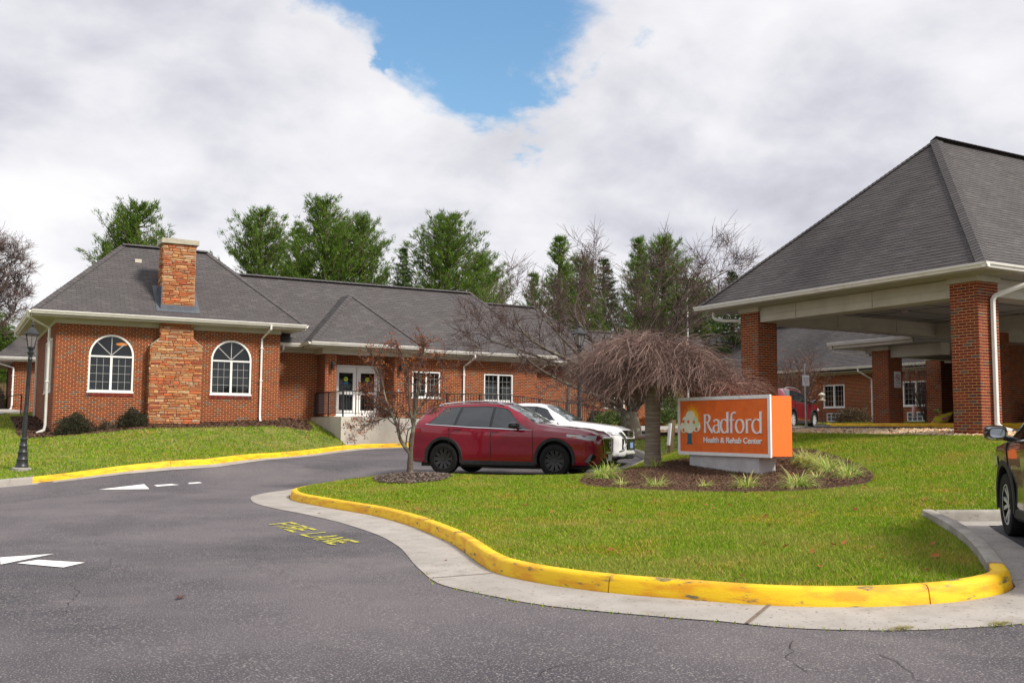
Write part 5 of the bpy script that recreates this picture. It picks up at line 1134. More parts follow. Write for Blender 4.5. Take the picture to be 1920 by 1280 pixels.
def arc(cx, cy, rx, ry, a0, a1, n=14): return [(cx+rx*math.cos(math.radians(a0+(a1-a0)*i/n)), cy+ry*math.sin(math.radians(a0+(a1-a0)*i/n))) for i in range(n+1)]
def cw_(pts, thick, thin): # calligraphic width: thick where the stroke runs vertically
    o_ = []
    for i in range(len(pts)):
        a = pts[max(i-1, 0)]; b = pts[min(i+1, len(pts)-1)]; l = math.hypot(b[0]-a[0], b[1]-a[1]) or 1; o_.append(thin+(thick-thin)*abs(b[1]-a[1])/l)
    return o_
BL, XH, CH, AH = 1.548, 1.828, 1.936, 1.978; TK, TN = .050, .017
def L_R(x0, x1):
    mb = MB(); xs = x0+.035; ribbon(mb, [(xs, BL), (xs+.004, (BL+CH)/2), (xs, CH)], [.056, .048, .056]); bw = (x1-x0)*.62; cy = (CH+1.755)/2
    P = [(xs, CH-.011)]+arc(xs+bw*.45, cy, bw*.42, (CH-1.755)/2-.011, 90, -90, 16)+[(xs, 1.766)]; ribbon(mb, P, cw_(P, TK, .024)); ribbon(mb, [(xs+bw*.42, 1.765), (xs+bw*.75, 1.66), (x1, BL+.004)], [.034, .046, .056]); return mb
def bowl(mb, cx, rx, cy=(BL+XH)/2, ry=(XH-BL)/2-.006, a0=0, a1=360):
    P = arc(cx, cy, rx, ry, a0, a1, 26); ribbon(mb, P, cw_(P, TK, TN))
def L_a(x0, x1):
    mb = MB(); xs = x1-.028; ribbon(mb, [(xs, BL), (xs, XH-.07)], [.052, .044]); P = [(x0+.03, XH-.05)]+arc((x0+xs)/2+.01, XH-.075, (xs-x0)/2-.01, .068, 140, 0, 12); ribbon(mb, P, cw_(P, .046, .028)); P = [(xs, 1.725)]+arc((x0+xs)/2+.012, 1.63, (xs-x0)/2-.002, .078, 80, 300, 18)+[(xs, 1.60)]; ribbon(mb, P, cw_(P, TK, TN)); return mb
def L_d(x0, x1):
    mb = MB(); xs = x1-.03; ribbon(mb, [(xs, BL), (xs, (BL+AH)/2), (xs, AH)], [.054, .046, .058]); cx = (x0+xs)/2+.012; rx = (xs-x0)/2-.004; P = [(xs, XH-.045)]+arc(cx, (BL+XH)/2, rx, (XH-BL)/2-.002, 62, 300, 22)+[(xs, BL+.05)]; ribbon(mb, P, cw_(P, TK, TN)); return mb
def L_f(x0, x1):
    mb = MB(); xs = x0+.055; P = [(xs, BL), (xs, 1.85)]+arc(xs+.085, 1.86, .085, AH-1.872, 180, 60, 10); ribbon(mb, P, [.052, .046]+cw_(P[2:], .044, .030)); ribbon(mb, [(x0+.005, XH-.015), (x1-.04, XH-.015)], [.024, .022]); return mb
def L_o(x0, x1): mb = MB(); bowl(mb, (x0+x1)/2, (x1-x0)/2-TK/2); return mb
def L_r(x0, x1):
    mb = MB(); xs = x0+.026; ribbon(mb, [(xs, BL), (xs, XH-.004)], [.052, .046]); P = [(xs, XH-.09)]+arc(x1-.035, XH-.075, (x1-xs)-.035, .068, 150, 60, 8); ribbon(mb, P, cw_(P, .04, .024)[:-1]+[.045]); return mb
for nm, fn, a, b in (('R', L_R, .866, 1.150), ('a', L_a, 1.165, 1.370), ('d', L_d, 1.390, 1.640), ('f', L_f, 1.668, 1.850), ('o', L_o, 1.835, 2.108), ('r', L_r, 2.155, 2.305), ('d', L_d, 2.325, 2.602)):
    fn(a, b).build('letter', M['signwhite'], sg, world=True)
def text_obj(s, size, parent, origin, rot, m, ext=.006, sx=1., bold=0., name='lettering', width=None):
    cu = bpy.data.curves.new(name, 'FONT'); cu.body = s; cu.size = size; cu.extrude = ext; cu.offset = bold
    to = bpy.data.objects.new('tmp', cu); COL.objects.link(to); bpy.context.view_layer.update(); dg = bpy.context.evaluated_depsgraph_get(); me = bpy.data.meshes.new_from_object(to.evaluated_get(dg)); bpy.data.objects.remove(to); bpy.data.curves.remove(cu)
    xs = [v.co.x for v in me.vertices]; k = (width/(max(xs)-min(xs))) if width else sx; x0 = min(xs)
    R3 = Euler(rot).to_matrix().to_4x4(); me.transform(Matrix.Translation(origin) @ R3 @ Matrix.Diagonal((k, 1, 1, 1)) @ Matrix.Translation((-x0, 0, 0)))
    me.materials.clear(); me.materials.append(m); o_ = bpy.data.objects.new(name, me); link(o_); o_.parent = parent; o_.matrix_parent_inverse = parent_world(parent).inverted(); return o_
ROTX = (PI/2, 0, -PI/2)     # text on a plane facing -X, reading towards -Y
text_obj('Health & Rehab Center', .160, sg, (13.905, 17.33-.855, 1.345), ROTX, M['signwhite'], .008, bold=.0038, width=1.748)
# emblem: rayed sun behind a round-crowned fruit tree
sc_, sz_ = .482, 1.855
for i in range(31):
    an = math.radians(-28+i*(236/30)); r0_ = .165; r1_ = .315+.02*math.sin(i*2.1); da = .026
    q = MB(); sgpoly(q, [(sc_+r0_*math.cos(an-da*1.9), sz_+r0_*math.sin(an-da*1.9)), (sc_+r1_*math.cos(an), sz_+r1_*math.sin(an)), (sc_+r0_*math.cos(an+da*1.9), sz_+r0_*math.sin(an+da*1.9))], d1=.008); q.build('sun_ray', M['signsun'], sg, world=True)
q = MB(); sgpoly(q, arc(sc_, sz_, .185, .185, 0, 354, 30), d1=.009); q.build('sun_disc', M['signsun'], sg, world=True)
q = MB(); sgpoly(q, [(.315, 1.60), (.455, 1.60), (.445, 1.45), (.452, 1.34), (.49, 1.302), (.285, 1.302), (.318, 1.34), (.325, 1.45)], d1=.014); q.build('emblem_trunk', M['signblue'], sg, world=True)
q = MB(); P = []
LB = [(.62, 1.68, .13, .115), (.555, 1.80, .115, .10), (.42, 1.90, .14, .12), (.27, 1.80, .11, .10), (.21, 1.66, .125, .12), (.40, 1.60, .12, .065)]
for k, (cx, cy, rx, ry) in enumerate(LB): sgpoly(q, arc(cx, cy, rx, ry, 0, 345, 23), d1=.016)
sgpoly(q, [(.2, 1.60), (.62, 1.60), (.62, 1.78), (.45, 1.92), (.3, 1.85), (.2, 1.75)], d1=.0155); q.build('emblem_crown', M['signcream'], sg, world=True)
for cx, cy in ((.20, 1.79), (.365, 1.785), (.555, 1.775), (.20, 1.605), (.63, 1.625)):
    q = MB(); sgpoly(q, arc(cx, cy, .034, .036, 0, 340, 17), .017, .025); q.build('emblem_fruit', M['orange'], sg, world=True)

# ------------------------------------------------------------------ street lamps
def street_lamp(x, y, z, H, label, lean=0.0):
    o = empty('street_lamp', (x, y, z), label, 'street lamp', 'black lantern street lamps'); s_ = H/3.72; o.rotation_euler = (0, lean, 0)
    q = MB(); q.lathe([(.23, -.3), (.23, .03), (.2, .05)], 16); q.build('footing', M['concrete'], o)
    q = MB(); q.lathe([(r_*1.0, z_) for r_, z_ in ((.155, .04), (.16, .07), (.15, .10), (.135, .13), (.13, .22), (.14, .25), (.118, .28), (.112, .40), (.125, .43), (.10, .46), (.092, .56), (.105, .585), (.085, .61), (.075, .72), (.088, .74), (.088, .77), (.062, .80))], 20); q.build('base', M['blackmetal'], o, smooth=True)
    q = MB(); ph = 2.98*s_; q.lathe([(.058, .78), (.055, 1.6), (.048, ph-.22), (.06, ph-.2), (.048, ph-.17), (.046, ph-.1), (.075, ph-.06), (.08, ph-.02), (.05, ph), (.062, ph+.04), (.085, ph+.1)], 14); q.build('pole', M['blackmetal'], o, smooth=True)
    hd = empty('lamp_head', (0, 0, ph+.08)); hd.parent = o
    q = MB(); q.lathe([(.09, -.01), (.1, .02), (.09, .035)], 8)
    for k in range(4):
        a = PI/4+k*PI/2; q.tube([(.095*math.cos(a), .095*math.sin(a), .02), (.185*math.cos(a), .185*math.sin(a), .36)], .010, 4)
        a2 = a+PI/2
        for r_, z_ in ((.185, .36), (.097, .03)): q.tube([(r_*math.cos(a), r_*math.sin(a), z_), (r_*math.cos(a2), r_*math.sin(a2), z_)], .010, 4)
        q.tube([((.095*math.cos(a)+.095*math.cos(a2))/2, (.095*math.sin(a)+.095*math.sin(a2))/2, .02), ((.185*math.cos(a)+.185*math.cos(a2))/2, (.185*math.sin(a)+.185*math.sin(a2))/2, .36)], .005, 4)
    q.build('lamp_frame', M['blackmetal'], hd)
    q = MB(); b = []
    for r_, z_ in ((.088, .03), (.178, .355)): b += [(r_*math.cos(PI/4+k*PI/2), r_*math.sin(PI/4+k*PI/2), z_) for k in range(4)]
    q.add(b, [(k, (k+1) % 4, 4+(k+1) % 4, 4+k) for k in range(4)]); q.build('lamp_pane', M['lampclear'], hd)
    q = MB(); q.lathe([(.035, .03), (.04, .12), (.045, .20), (.03, .24)], 10); q.build('lamp_bulb', M['steel'], hd, smooth=True)
    q = MB(); b = []
    for r_, z_ in ((.245, .345), (.245, .37), (.13, .46), (.05, .54), (.03, .56), (.035, .58)): b.append((r_, z_))
    vs = [(r_*math.cos(PI/4+k*PI/2), r_*math.sin(PI/4+k*PI/2), z_) for r_, z_ in b for k in range(4)]; q.add(vs, [(4*i+k, 4*i+(k+1) % 4, 4*i+4+(k+1) % 4, 4*i+4+k) for i in range(len(b)-1) for k in range(4)]+[(3, 2, 1, 0), tuple(range(len(vs)-4, len(vs)))]); q.lathe([(.05, .575), (.065, .59), (.03, .61), (.022, .64), (.032, .66), (.008, .72)], 10); q.build('lamp_roof', M['blackmetal'], hd)
    return o
M['lampclear'] = glass('lamp_clear_glass', (.5, .45, .42), .8)
lx, ly = 1.60, 28.0; street_lamp(lx, ly, lz(lx, ly)+.02, 3.72, 'dark street lamp with square lantern at the left kerb by the grey curb end', .025)
lp_ = on_ray(1086, 790, 29.2); street_lamp(lp_.x, lp_.y, 1.15, 3.52, 'black street lamp standing behind the parked cars beside the bare tree')
# bollard, notice post, stake sign, flag pole
q = MB(); q.lathe([(.13, 0), (.13, .78), (.12, .86), (.085, .93), (.03, .97)], 14, (0, 0, 0)); o = q.build('bollard', M['flashing'], smooth=True, loc=(24.0, 33.6, 1.35)); tag(o, 'round topped dark bollard by the hedge behind the white car', 'bollard')
# positions come from the sight lines recorded on site
def on_ray_(px, py, t): d = (_R*(px-960)/1866.7-_U*(py-640)/1866.7+_F); return Vector((0, 0, 1.6))+d*t
p = on_ray(1512, 805, 37.0)
ns = empty('notice_sign', (p.x, p.y, p.z), 'white parking notice on a grey metal post by the dark red car', 'sign')
q = MB(); q.box((p.x-.03, p.y-.03, p.z-.3), (p.x+.03, p.y+.03, on_ray(1512, 681, 37).z)); q.build('post', M['steel'], ns, world=True)
vy = Vector((math.cos(_ya), -math.sin(_ya), 0)); nrm = -Vector((math.sin(_ya), math.cos(_ya), 0)); zc_ = on_ray(1513.5, 713, 37).z
def onplane(c, u_, z_, d_): return Vector(c)+vy*u_+nrm*d_+Vector((0, 0, z_))
def panel(mb, c, a, b, z0, z1, d0, d1):
    vs = [onplane(c, x_, z_, d_) for d_ in (d0, d1) for x_, z_ in ((a, z0), (b, z0), (b, z1), (a, z1))]; mb.add(vs, [(0, 3, 2, 1), (4, 5, 6, 7), (0, 1, 5, 4), (1, 2, 6, 5), (2, 3, 7, 6), (3, 0, 4, 7)])
c = Vector((p.x, p.y, zc_)); q = MB(); panel(q, c, -.13, .13, -.2, .2, .04, .05); q.build('panel', M['signwhite'], ns, world=True, bevel=.02)
q = MB(); panel(q, c, -.08, -.05, .07, .115, .051, .054); q.build('emblem', M['signblue'], ns, world=True)
text_obj('Radford', .055, ns, onplane(c, -.04, .075, .052), (PI/2, 0, -_ya), M['signblue'], .001)
text_obj('VISITOR', .05, ns, onplane(c, -.10, .01, .052), (PI/2, 0, -_ya), M['signred'], .001, width=.2)
text_obj('PARKING', .05, ns, onplane(c, -.10, -.05, .052), (PI/2, 0, -_ya), M['signred'], .001, width=.2); text_obj('ONLY', .04, ns, onplane(c, -.05, -.12, .052), (PI/2, 0, -_ya), M['text_dark'], .001, width=.1)
# no smoking sign on the walkway column (south face)
nsx = 29.18; nc = (nsx, 24.088, 3.42); so = empty('no_smoking_sign', nc, 'small white no smoking notice on the shaded brick column', 'sign')
q = MB(); q.box((nsx-.17, 24.065, 3.15), (nsx+.17, 24.085, 3.72)); q.build('panel', M['signwhite'], so, world=True)
q = MB()
for i in range(24):
    a0, a1 = 2*PI*i/24, 2*PI*(i+1)/24; f = lambda r_, a: (nsx+r_*math.cos(a), 24.062, 3.50+r_*math.sin(a)); q.add([f(.12, a0), f(.12, a1), f(.095, a1), f(.095, a0)], [(0, 1, 2, 3)])
q.add([(nsx-.09, 24.061, 3.57), (nsx-.07, 24.061, 3.59), (nsx+.09, 24.061, 3.43), (nsx+.07, 24.061, 3.41)], [(3, 2, 1, 0)]); q.build('ring', M['signred'], so, world=True)
q = MB(); q.box((nsx-.07, 24.061, 3.485), (nsx+.06, 24.063, 3.51)); q.build('cigarette', M['text_dark'], so, world=True)
text_obj('NO SMOKING', .05, so, (nsx-.13, 24.063, 3.30), (PI/2, 0, 0), M['text_dark'], .001, width=.26); text_obj('NOTICE', .05, so, (nsx-.1, 24.063, 3.20), (PI/2, 0, 0), M['signred'], .001, width=.2)
p = on_ray(1257, 842, 27); g_z = p.z; st_ = empty('stake_sign', (p.x, p.y, g_z), 'leaning wooden stake with a white board on the grass left of the orange sign', 'sign')
q = MB(); q.box((-.055, -.055, -.3), (.055, .055, .80), mtx=Matrix.Translation(p) @ Matrix.Rotation(.12, 4, 'Y')); q.build('post', M['wood'], st_, world=True)
q = MB(); q.box((-.095, -.05, .10), (-.06, .05, .70), mtx=Matrix.Translation(p) @ Matrix.Rotation(.12, 4, 'Y')); q.build('board', M['signwhite'], st_, world=True)
p0_, p1_ = on_ray(1290, 700, 45), on_ray(1286, 560, 45); q = MB(); q.tube([(p0_.x, p0_.y, 1.6), (p0_.x, p0_.y, p1_.z)], [.05, .035], 8); q.lathe([(.03, 0), (.06, .05), (.03, .1)], 8, (p0_.x, p0_.y, p1_.z)); tag(q.build('flag_pole', M['signwhite']), 'thin white flag pole rising behind the weeping tree', 'flag pole')
# bird feeder on a rod, pink windsock, yellow bag
p = on_ray(1542, 795, 44); bf = empty('bird_feeder', p, 'small bird feeder on a thin rod before the window behind the dark red car', 'bird feeder'); q = MB(); q.tube([p, p+Vector((0, 0, 1.1))], .012, 6); q.build('rod', M['blackmetal'], bf, world=True)
q = MB(); c = p+Vector((0, 0, 1.05)); q.lathe([(.16, 0), (.16, .03), (.06, .05), (.06, .22), (.17, .24), (.02, .36)], 10, c); q.build('feeder', M['capstone'], bf, world=True)
p = on_ray(1714, 779, 41); q = MB(); q.tube([p+Vector((0, 0, z_)) for z_ in (.45, .4, .2, .0, -.12)], [.02, .07, .085, .06, .015], 8); tag(q.build('windsock', M['pink'], smooth=True), 'pale pink windsock hanging from the bare shrub by the far window', 'windsock')
p = on_ray(1765, 785, 35.5); bg = MB(); P = []
for i in range(9):
    for j in range(7):
        u_, v_ = i/8*2-1, j/6*2-1; h = (1-u_**4)*(1-v_**4)*.16; P.append((u_, v_, h))
for sgn in (1, -1): 
    b = len(bg.v)
    for u_, v_, h in P: w_ = p+vy*(u_*.34+v_*.10)+Vector((0, 0, v_*.18+u_*.09))+nrm*(h*sgn); bg.v.append(tuple(w_))
    for i in range(8):
        for j in range(6): f = (b+i*7+j, b+(i+1)*7+j, b+(i+1)*7+j+1, b+i*7+j+1); bg.f.append(f if sgn > 0 else f[::-1]); bg.m.append(0)
bgo = bg.build('soil_bag', M['bagyellow'], smooth=True); tag(bgo, 'yellow and pink printed bag lying by the shaded canopy column', 'bag')
q = MB()
for k in range(14): a = rnd.uniform(0, 6.28); q.tube([p+vy*-.05+Vector((0, 0, .2)), p+vy*(-.12+.12*math.cos(a))+Vector((0, 0, .32+.06*math.sin(a)))], [.012, .03], 4)
tag(q.build('flower_bunch', M['liriope']), 'small yellow green flower bunch on top of the printed bag', 'flowers')

# ------------------------------------------------------------------ cars
def interp(T, x):
    if x <= T[0][0]: return T[0][1]
    for (a, va), (b, vb) in zip(T[:-1], T[1:]):
        if x <= b: t = (x-a)/(b-a); t = t*t*(3-2*t)*.35+t*.65; return va+(vb-va)*t
    return T[-1][1]
def make_wheel(parent, R_, wdt, x, side, yw, rimm, spokes, z, name='wheel'):
    o = MB(); n = 36; pr = [(R_*.62, -.48), (R_*.86, -.5), (R_*.96, -.46), (R_, -.36), (R_, .36), (R_*.96, .46), (R_*.86, .5), (R_*.67, .46), (R_*.64, .3)]
    b = 0
    for r_, y_ in pr:
        for k in range(n): o.v.append((r_*math.cos(2*PI*k/n), y_*wdt, r_*math.sin(2*PI*k/n)))
    for i in range(len(pr)-1):
        for k in range(n): o.f.append((i*n+k, (i+1)*n+k, (i+1)*n+(k+1) % n, i*n+(k+1) % n)); o.m.append(0)
    w_ = o.build(name, M['tyre'], parent, smooth=True); w_.location = (x, yw*side, z); w_.rotation_euler = (0, 0, 0 if side > 0 else PI)
    r = MB(); rr = R_*.65
    for a, b_, c_, d_ in ((rr, .40, rr*.985, .44), (rr*.985, .44, rr*.93, .43), (rr*.93, .43, rr*.9, .1), (rr*.9, .1, .0001, .1)):
        k0 = len(r.v)
        for k in range(n): an = 2*PI*k/n; r.v.append((a*math.cos(an), b_*wdt, a*math.sin(an))); r.v.append((c_*math.cos(an), d_*wdt, c_*math.sin(an)))
        for k in range(n): j = (k+1) % n; r.f.append((k0+2*k, k0+2*k+1, k0+2*j+1, k0+2*j)); r.m.append(1 if b_ == .1 or d_ == .1 else 0)
    for k in range(spokes):
        for dd in (-.5, .5) if spokes <= 6 else (-.28, .28):
            an = 2*PI*k/spokes+dd*.28; a2 = 2*PI*k/spokes+dd*(.55 if spokes <= 6 else .35); hw = .020
            vs = []
            for (r_, a_, w2, y_) in ((R_*.14, an, .022, .30), (rr*.94, a2, hw, .40)):
                cx, cz = r_*math.cos(a_), r_*math.sin(a_); nx_, nz_ = -math.sin(a_)*w2, math.cos(a_)*w2
                vs += [(cx-nx_, y_*wdt, cz-nz_), (cx+nx_, y_*wdt, cz+nz_), (cx+nx_, (y_-.12)*wdt, cz+nz_), (cx-nx_, (y_-.12)*wdt, cz-nz_)]
            r.add(vs, [(0, 1, 5, 4), (1, 2, 6, 5), (3, 0, 4, 7), (2, 3, 7, 6)])
    r.add([(R_*.15*math.cos(2*PI*k/12), .34*wdt, R_*.15*math.sin(2*PI*k/12)) for k in range(12)], [tuple(range(12))])
    rm = r.build('rim', [rimm, M['gloss_black']], w_, smooth=True); return w_
def car(label, cat, cx, cy, z, hd, spec, group=None, name='parked_car'):
    c = empty(name, (cx, cy, z), label, cat, group, hd); Lh = spec['L']/2; wb = spec['wb']/2; T = spec; paint = spec['paint']
    xs = sorted(set([round(-Lh+2*Lh*i/64, 4) for i in range(65)]+[T['top'][i][0] for i in range(len(T['top']))]+[T['wid'][i][0] for i in range(len(T['wid']))])); xs = [x for x in xs if -Lh <= x <= Lh]
    def sec(x):
        zt, ze, w_, wt, zb = (interp(T[k], x) for k in ('top', 'belt', 'wid', 'wtop', 'bot')); ze = min(ze, zt-.02); m_ = (zb+ze)/2; wt = min(wt, w_*.98)
        P = [(0, zb), (w_*.80, zb), (w_*.955, zb+.05), (w_*.985, zb+.14), (w_*.972, m_-.06), (w_*.985, m_+.10), (w_*1.0, ze-.10), (w_*.985, ze)]
        for t in (.33, .66, 1.): P.append((w_*.985+(wt-w_*.985)*t+.018*math.sin(PI*t)*(zt-ze > .2), ze+(zt-.045-ze)*t))
        P += [(wt*.95, zt-.018), (wt*.6, zt+.004), (0, zt+.012)]; return P
    b = MB(); np_ = 14; full = []
    for x in xs:
        s_ = sec(x); row = [(x, -y_, z_) for y_, z_ in s_]+[(x, y_, z_) for y_, z_ in s_[1:-1][::-1]]; b.v.extend(row)
    m_ = 2*np_-2
    for i in range(len(xs)-1):
        for k in range(m_): b.f.append((i*m_+k, i*m_+(k+1) % m_, (i+1)*m_+(k+1) % m_, (i+1)*m_+k)); b.m.append(0)
    b.f.append(tuple(range(m_))[::-1]); b.m.append(0); e = (len(xs)-1)*m_; b.f.append(tuple(e+k for k in range(m_))); b.m.append(0)
    me = b.mesh('body', [paint, M['plastic']]); bm = bmesh.new(); bm.from_mesh(me); bmesh.ops.recalc_face_normals(bm, faces=bm.faces); bm.to_mesh(me); bm.free(); bo = link(bpy.data.objects.new('body', me))
    cut = MB(); RA = spec['R']+.065
    for x in (-wb, wb):
        for s_ in (-1, 1):
            k0 = len(cut.v); n = 32; y0_, y1_ = s_*(spec['W']/2-.34), s_*(spec['W']/2+.2)
            for y_ in (y0_, y1_): cut.v += [(x+RA*math.cos(2*PI*k/n), y_, spec['R']+.02+RA*math.sin(2*PI*k/n)) for k in range(n)]
            fs = [(k0+k, k0+(k+1) % n, k0+n+(k+1) % n, k0+n+k) for k in range(n)]+[tuple(k0+k for k in range(n))[::-1], tuple(k0+n+k for k in range(n))]
            if s_ < 0: fs = [f[::-1] for f in fs]
            cut.f += [f[::-1] for f in fs]; cut.m += [0]*len(fs)
    cme = cut.mesh('cut', [M['plastic']]); bm = bmesh.new(); bm.from_mesh(cme); bmesh.ops.recalc_face_normals(bm, faces=bm.faces); bm.to_mesh(cme); bm.free(); co = link(bpy.data.objects.new('cut', cme))
    md = bo.modifiers.new('b', 'BOOLEAN'); md.object = co; md.operation = 'DIFFERENCE'; md.solver = 'EXACT'; md.material_mode = 'TRANSFER'
    bpy.context.view_layer.update(); dg = bpy.context.evaluated_depsgraph_get(); nm = bpy.data.meshes.new_from_object(bo.evaluated_get(dg)); bo.modifiers.clear()
    if len(nm.polygons) > 500: bo.data = nm
    bpy.data.objects.remove(co); nm.polygons.foreach_set('use_smooth', [True]*len(nm.polygons)); nm.set_sharp_from_angle(angle=math.radians(50)); bo.parent = c
    def spt(x, t, s_, off):      # side glass region: t 0 belt .. 1 roof edge
        P = sec(x)[7:11]; f = t*3; i = min(2, int(f)); f -= i; y_ = P[i][0]+(P[i+1][0]-P[i][0])*f; z_ = P[i][1]+(P[i+1][1]-P[i][1])*f; nx_ = Vector((0, P[3][1]-P[0][1], P[0][0]-P[3][0])).normalized(); return (x, s_*(y_+nx_.y*off), z_+nx_.z*off)
    def spatch(mb, x0f, x1f, t0, t1, s_, off, nx_=10, nt_=5):
        k0 = len(mb.v)
        for j in range(nt_+1):
            t = t0+(t1-t0)*j/nt_; a, b_ = x0f(t), x1f(t)
            for i in range(nx_+1): mb.v.append(spt(a+(b_-a)*i/nx_, t, s_, off))
        for j in range(nt_):
            for i in range(nx_): a = k0+j*(nx_+1)+i; f = (a, a+1, a+nx_+2, a+nx_+1); mb.f.append(f if s_ < 0 else f[::-1]); mb.m.append(0)
    def tpatch(mb, xa, xb, f0, f1, off, nx_=10, ny_=12):
        """patch over the top surface between two stations, f fraction of the half width"""
        k0 = len(mb.v)
        for i in range(nx_+1):
            x = xa+(xb-xa)*i/nx_; P = sec(x)[8:]; ff = f0+(f1-f0)*i/nx_
            for j in range(ny_+1):
                yv = (2*j/ny_-1)*ff*P[2][0]; ay = abs(yv); z_ = P[2][1]
                for (ya, za), (yb, zb_) in zip(P[2:-1], P[3:]):
                    if yb <= ay <= ya: z_ = za+(zb_-za)*(ya-ay)/max(ya-yb, 1e-6); break
                dzx = (sec(x+.02)[-1][1]-sec(x-.02)[-1][1])/.04; nn = Vector((-dzx, 0, 1)).normalized(); mb.v.append((x+nn.x*off, yv, z_+nn.z*off))
        for i in range(nx_):
            for j in range(ny_): a = k0+i*(ny_+1)+j; mb.f.append((a, a+ny_+1, a+ny_+2, a+1)); mb.m.append(0)
    D = spec['dlo']
    for s_ in (-1, 1):
        q = MB(); spatch(q, lambda t: D[0][0]+(D[0][1]-D[0][0])*t, lambda t: D[-1][0]+(D[-1][1]-D[-1][0])*t, .02, .93, s_, .004, 24, 6); q.build('window_surround', M['gloss_black'], c, smooth='all')
        for (a, b_) in zip(D[:-1], D[1:]):
            q = MB(); g_ = .035; spatch(q, lambda t: a[0]+g_+(a[1]-a[0])*t, lambda t: b_[0]-g_+(b_[1]-b_[0])*t, .07, .88, s_, .008); q.build('side_window', M['carglass_s'], c, smooth='all')
        q = MB(); k0 = 0
        N_ = 30; xa, xb = D[0][0]-.03, D[-1][0]+.02
        for i in range(N_+1):
            for t in (-.005, .035): q.v.append(spt(xa+(xb-xa)*i/N_, max(t, 0), s_, .010 if t > 0 else .012))
        for i in range(N_): f = (2*i, 2*i+2, 2*i+3, 2*i+1); q.f.append(f if s_ < 0 else f[::-1]); q.m.append(0)
        q.build('window_trim', M['chrome'], c, smooth='all')
        for x in spec['seams']:
            q = MB(); P = sec(x)[3:8]
            pts = [(x+spec.get('lean', 0)*0, s_*(y_+.003), z_) for y_, z_ in P]; q.tube(pts, .006, 4); q.build('door_seam', M['dark'], c)
        for x in spec['handles']:
            P = sec(x)[6:8]; y_, z_ = P[0][0]*.35+P[1][0]*.65, P[0][1]*.5+P[1][1]*.5-.01; q = MB(); q.box((x-.11, s_*(y_+.005)-.012, z_-.016), (x+.11, s_*(y_+.005)+.022*s_+.0, z_+.018)) if s_ > 0 else q.box((x-.11, -(y_+.03), z_-.016), (x+.11, -(y_-.007), z_+.018)); q.build('door_handle', spec.get('handlem', paint), c, bevel=.008, smooth=True)
        # arch cladding and sill
        q = MB(); n = 26
        if spec.get('clad', True):
            for x in (-wb, wb):
                k0 = len(q.v)
                for i in range(n+1):
                    an = math.radians(-12+204*i/n); 
                    for r_, y_ in ((RA-.004, -.05), (RA-.004, .012), (RA+.06, .016), (RA+.068, .0)): 
                        xx = x+r_*math.cos(an); w_ = interp(T['wid'], xx)*.985; q.v.append((xx, s_*(w_+y_), max(.2, spec['R']+.02+r_*math.sin(an))))
                for i in range(n):
                    for k in range(3): a = k0+i*4+k; f = (a, a+1, a+5, a+4); q.f.append(f if s_ > 0 else f[::-1]); q.m.append(0)
            xsill = [-wb+RA+.03+(2*wb-2*RA-.06)*i/12 for i in range(13)]; k0 = len(q.v)
            for xx in xsill: w_ = interp(T['wid'], xx)*.985; zz = interp(T['bot'], xx); q.v += [(xx, s_*(w_-.03), zz-.02), (xx, s_*(w_+.012), zz+.02), (xx, s_*(w_+.008), zz+.10), (xx, s_*(w_-.02), zz+.12)]
            for i in range(12):
                for k in range(3): a = k0+i*4+k; f = (a, a+4, a+5, a+1); q.f.append(f if s_ > 0 else f[::-1]); q.m.append(0)
            q.build('arch_cladding', M['plastic'], c, smooth=True)
        mx_ = spec['mirror']; q = MB(); P = sec(mx_)[7]; my, mz = P[0], P[1]+.10
        for (r_, yy) in (): pass
        mm = [(mx_-.10, .07), (mx_+.02, .10), (mx_+.10, .085), (mx_+.14, .03)]
        k0 = 0; prof = []
        for xx, hh_ in mm:
            for k in range(12): an = 2*PI*k/12; q.v.append((xx, s_*(my+.17+.125*math.copysign(abs(math.cos(an))**.6, math.cos(an))*(hh_/.1)), mz+.085*math.copysign(abs(math.sin(an))**.6, math.sin(an))*(hh_/.1)))
        for i in range(3):
            for k in range(12): q.f.append((i*12+k, i*12+(k+1) % 12, i*12+12+(k+1) % 12, i*12+12+k)); q.m.append(0)
        q.f.append(tuple(range(12))[::-1]); q.m.append(0); q.f.append(tuple(range(36, 48))); q.m.append(0)
        q.tube([(mx_+.05, s_*(my-.02), mz-.07), (mx_+.04, s_*(my+.1), mz-.05)], .03, 6)
        mo = q.build('door_mirror', spec.get('mirm', M['gloss_black']), c, smooth=True)
        g_ = MB(); g_.add([(mx_-.104, s_*(my+.17+.075*math.copysign(abs(math.cos(a))**.6, math.cos(a))), mz+.05*math.copysign(abs(math.sin(a))**.6, math.sin(a))) for a in [2*PI*k/16 for k in range(16)]], [tuple(range(16)) if s_ < 0 else tuple(range(16))[::-1]]); g_.build('mirror_glass', M['mirror'], mo)
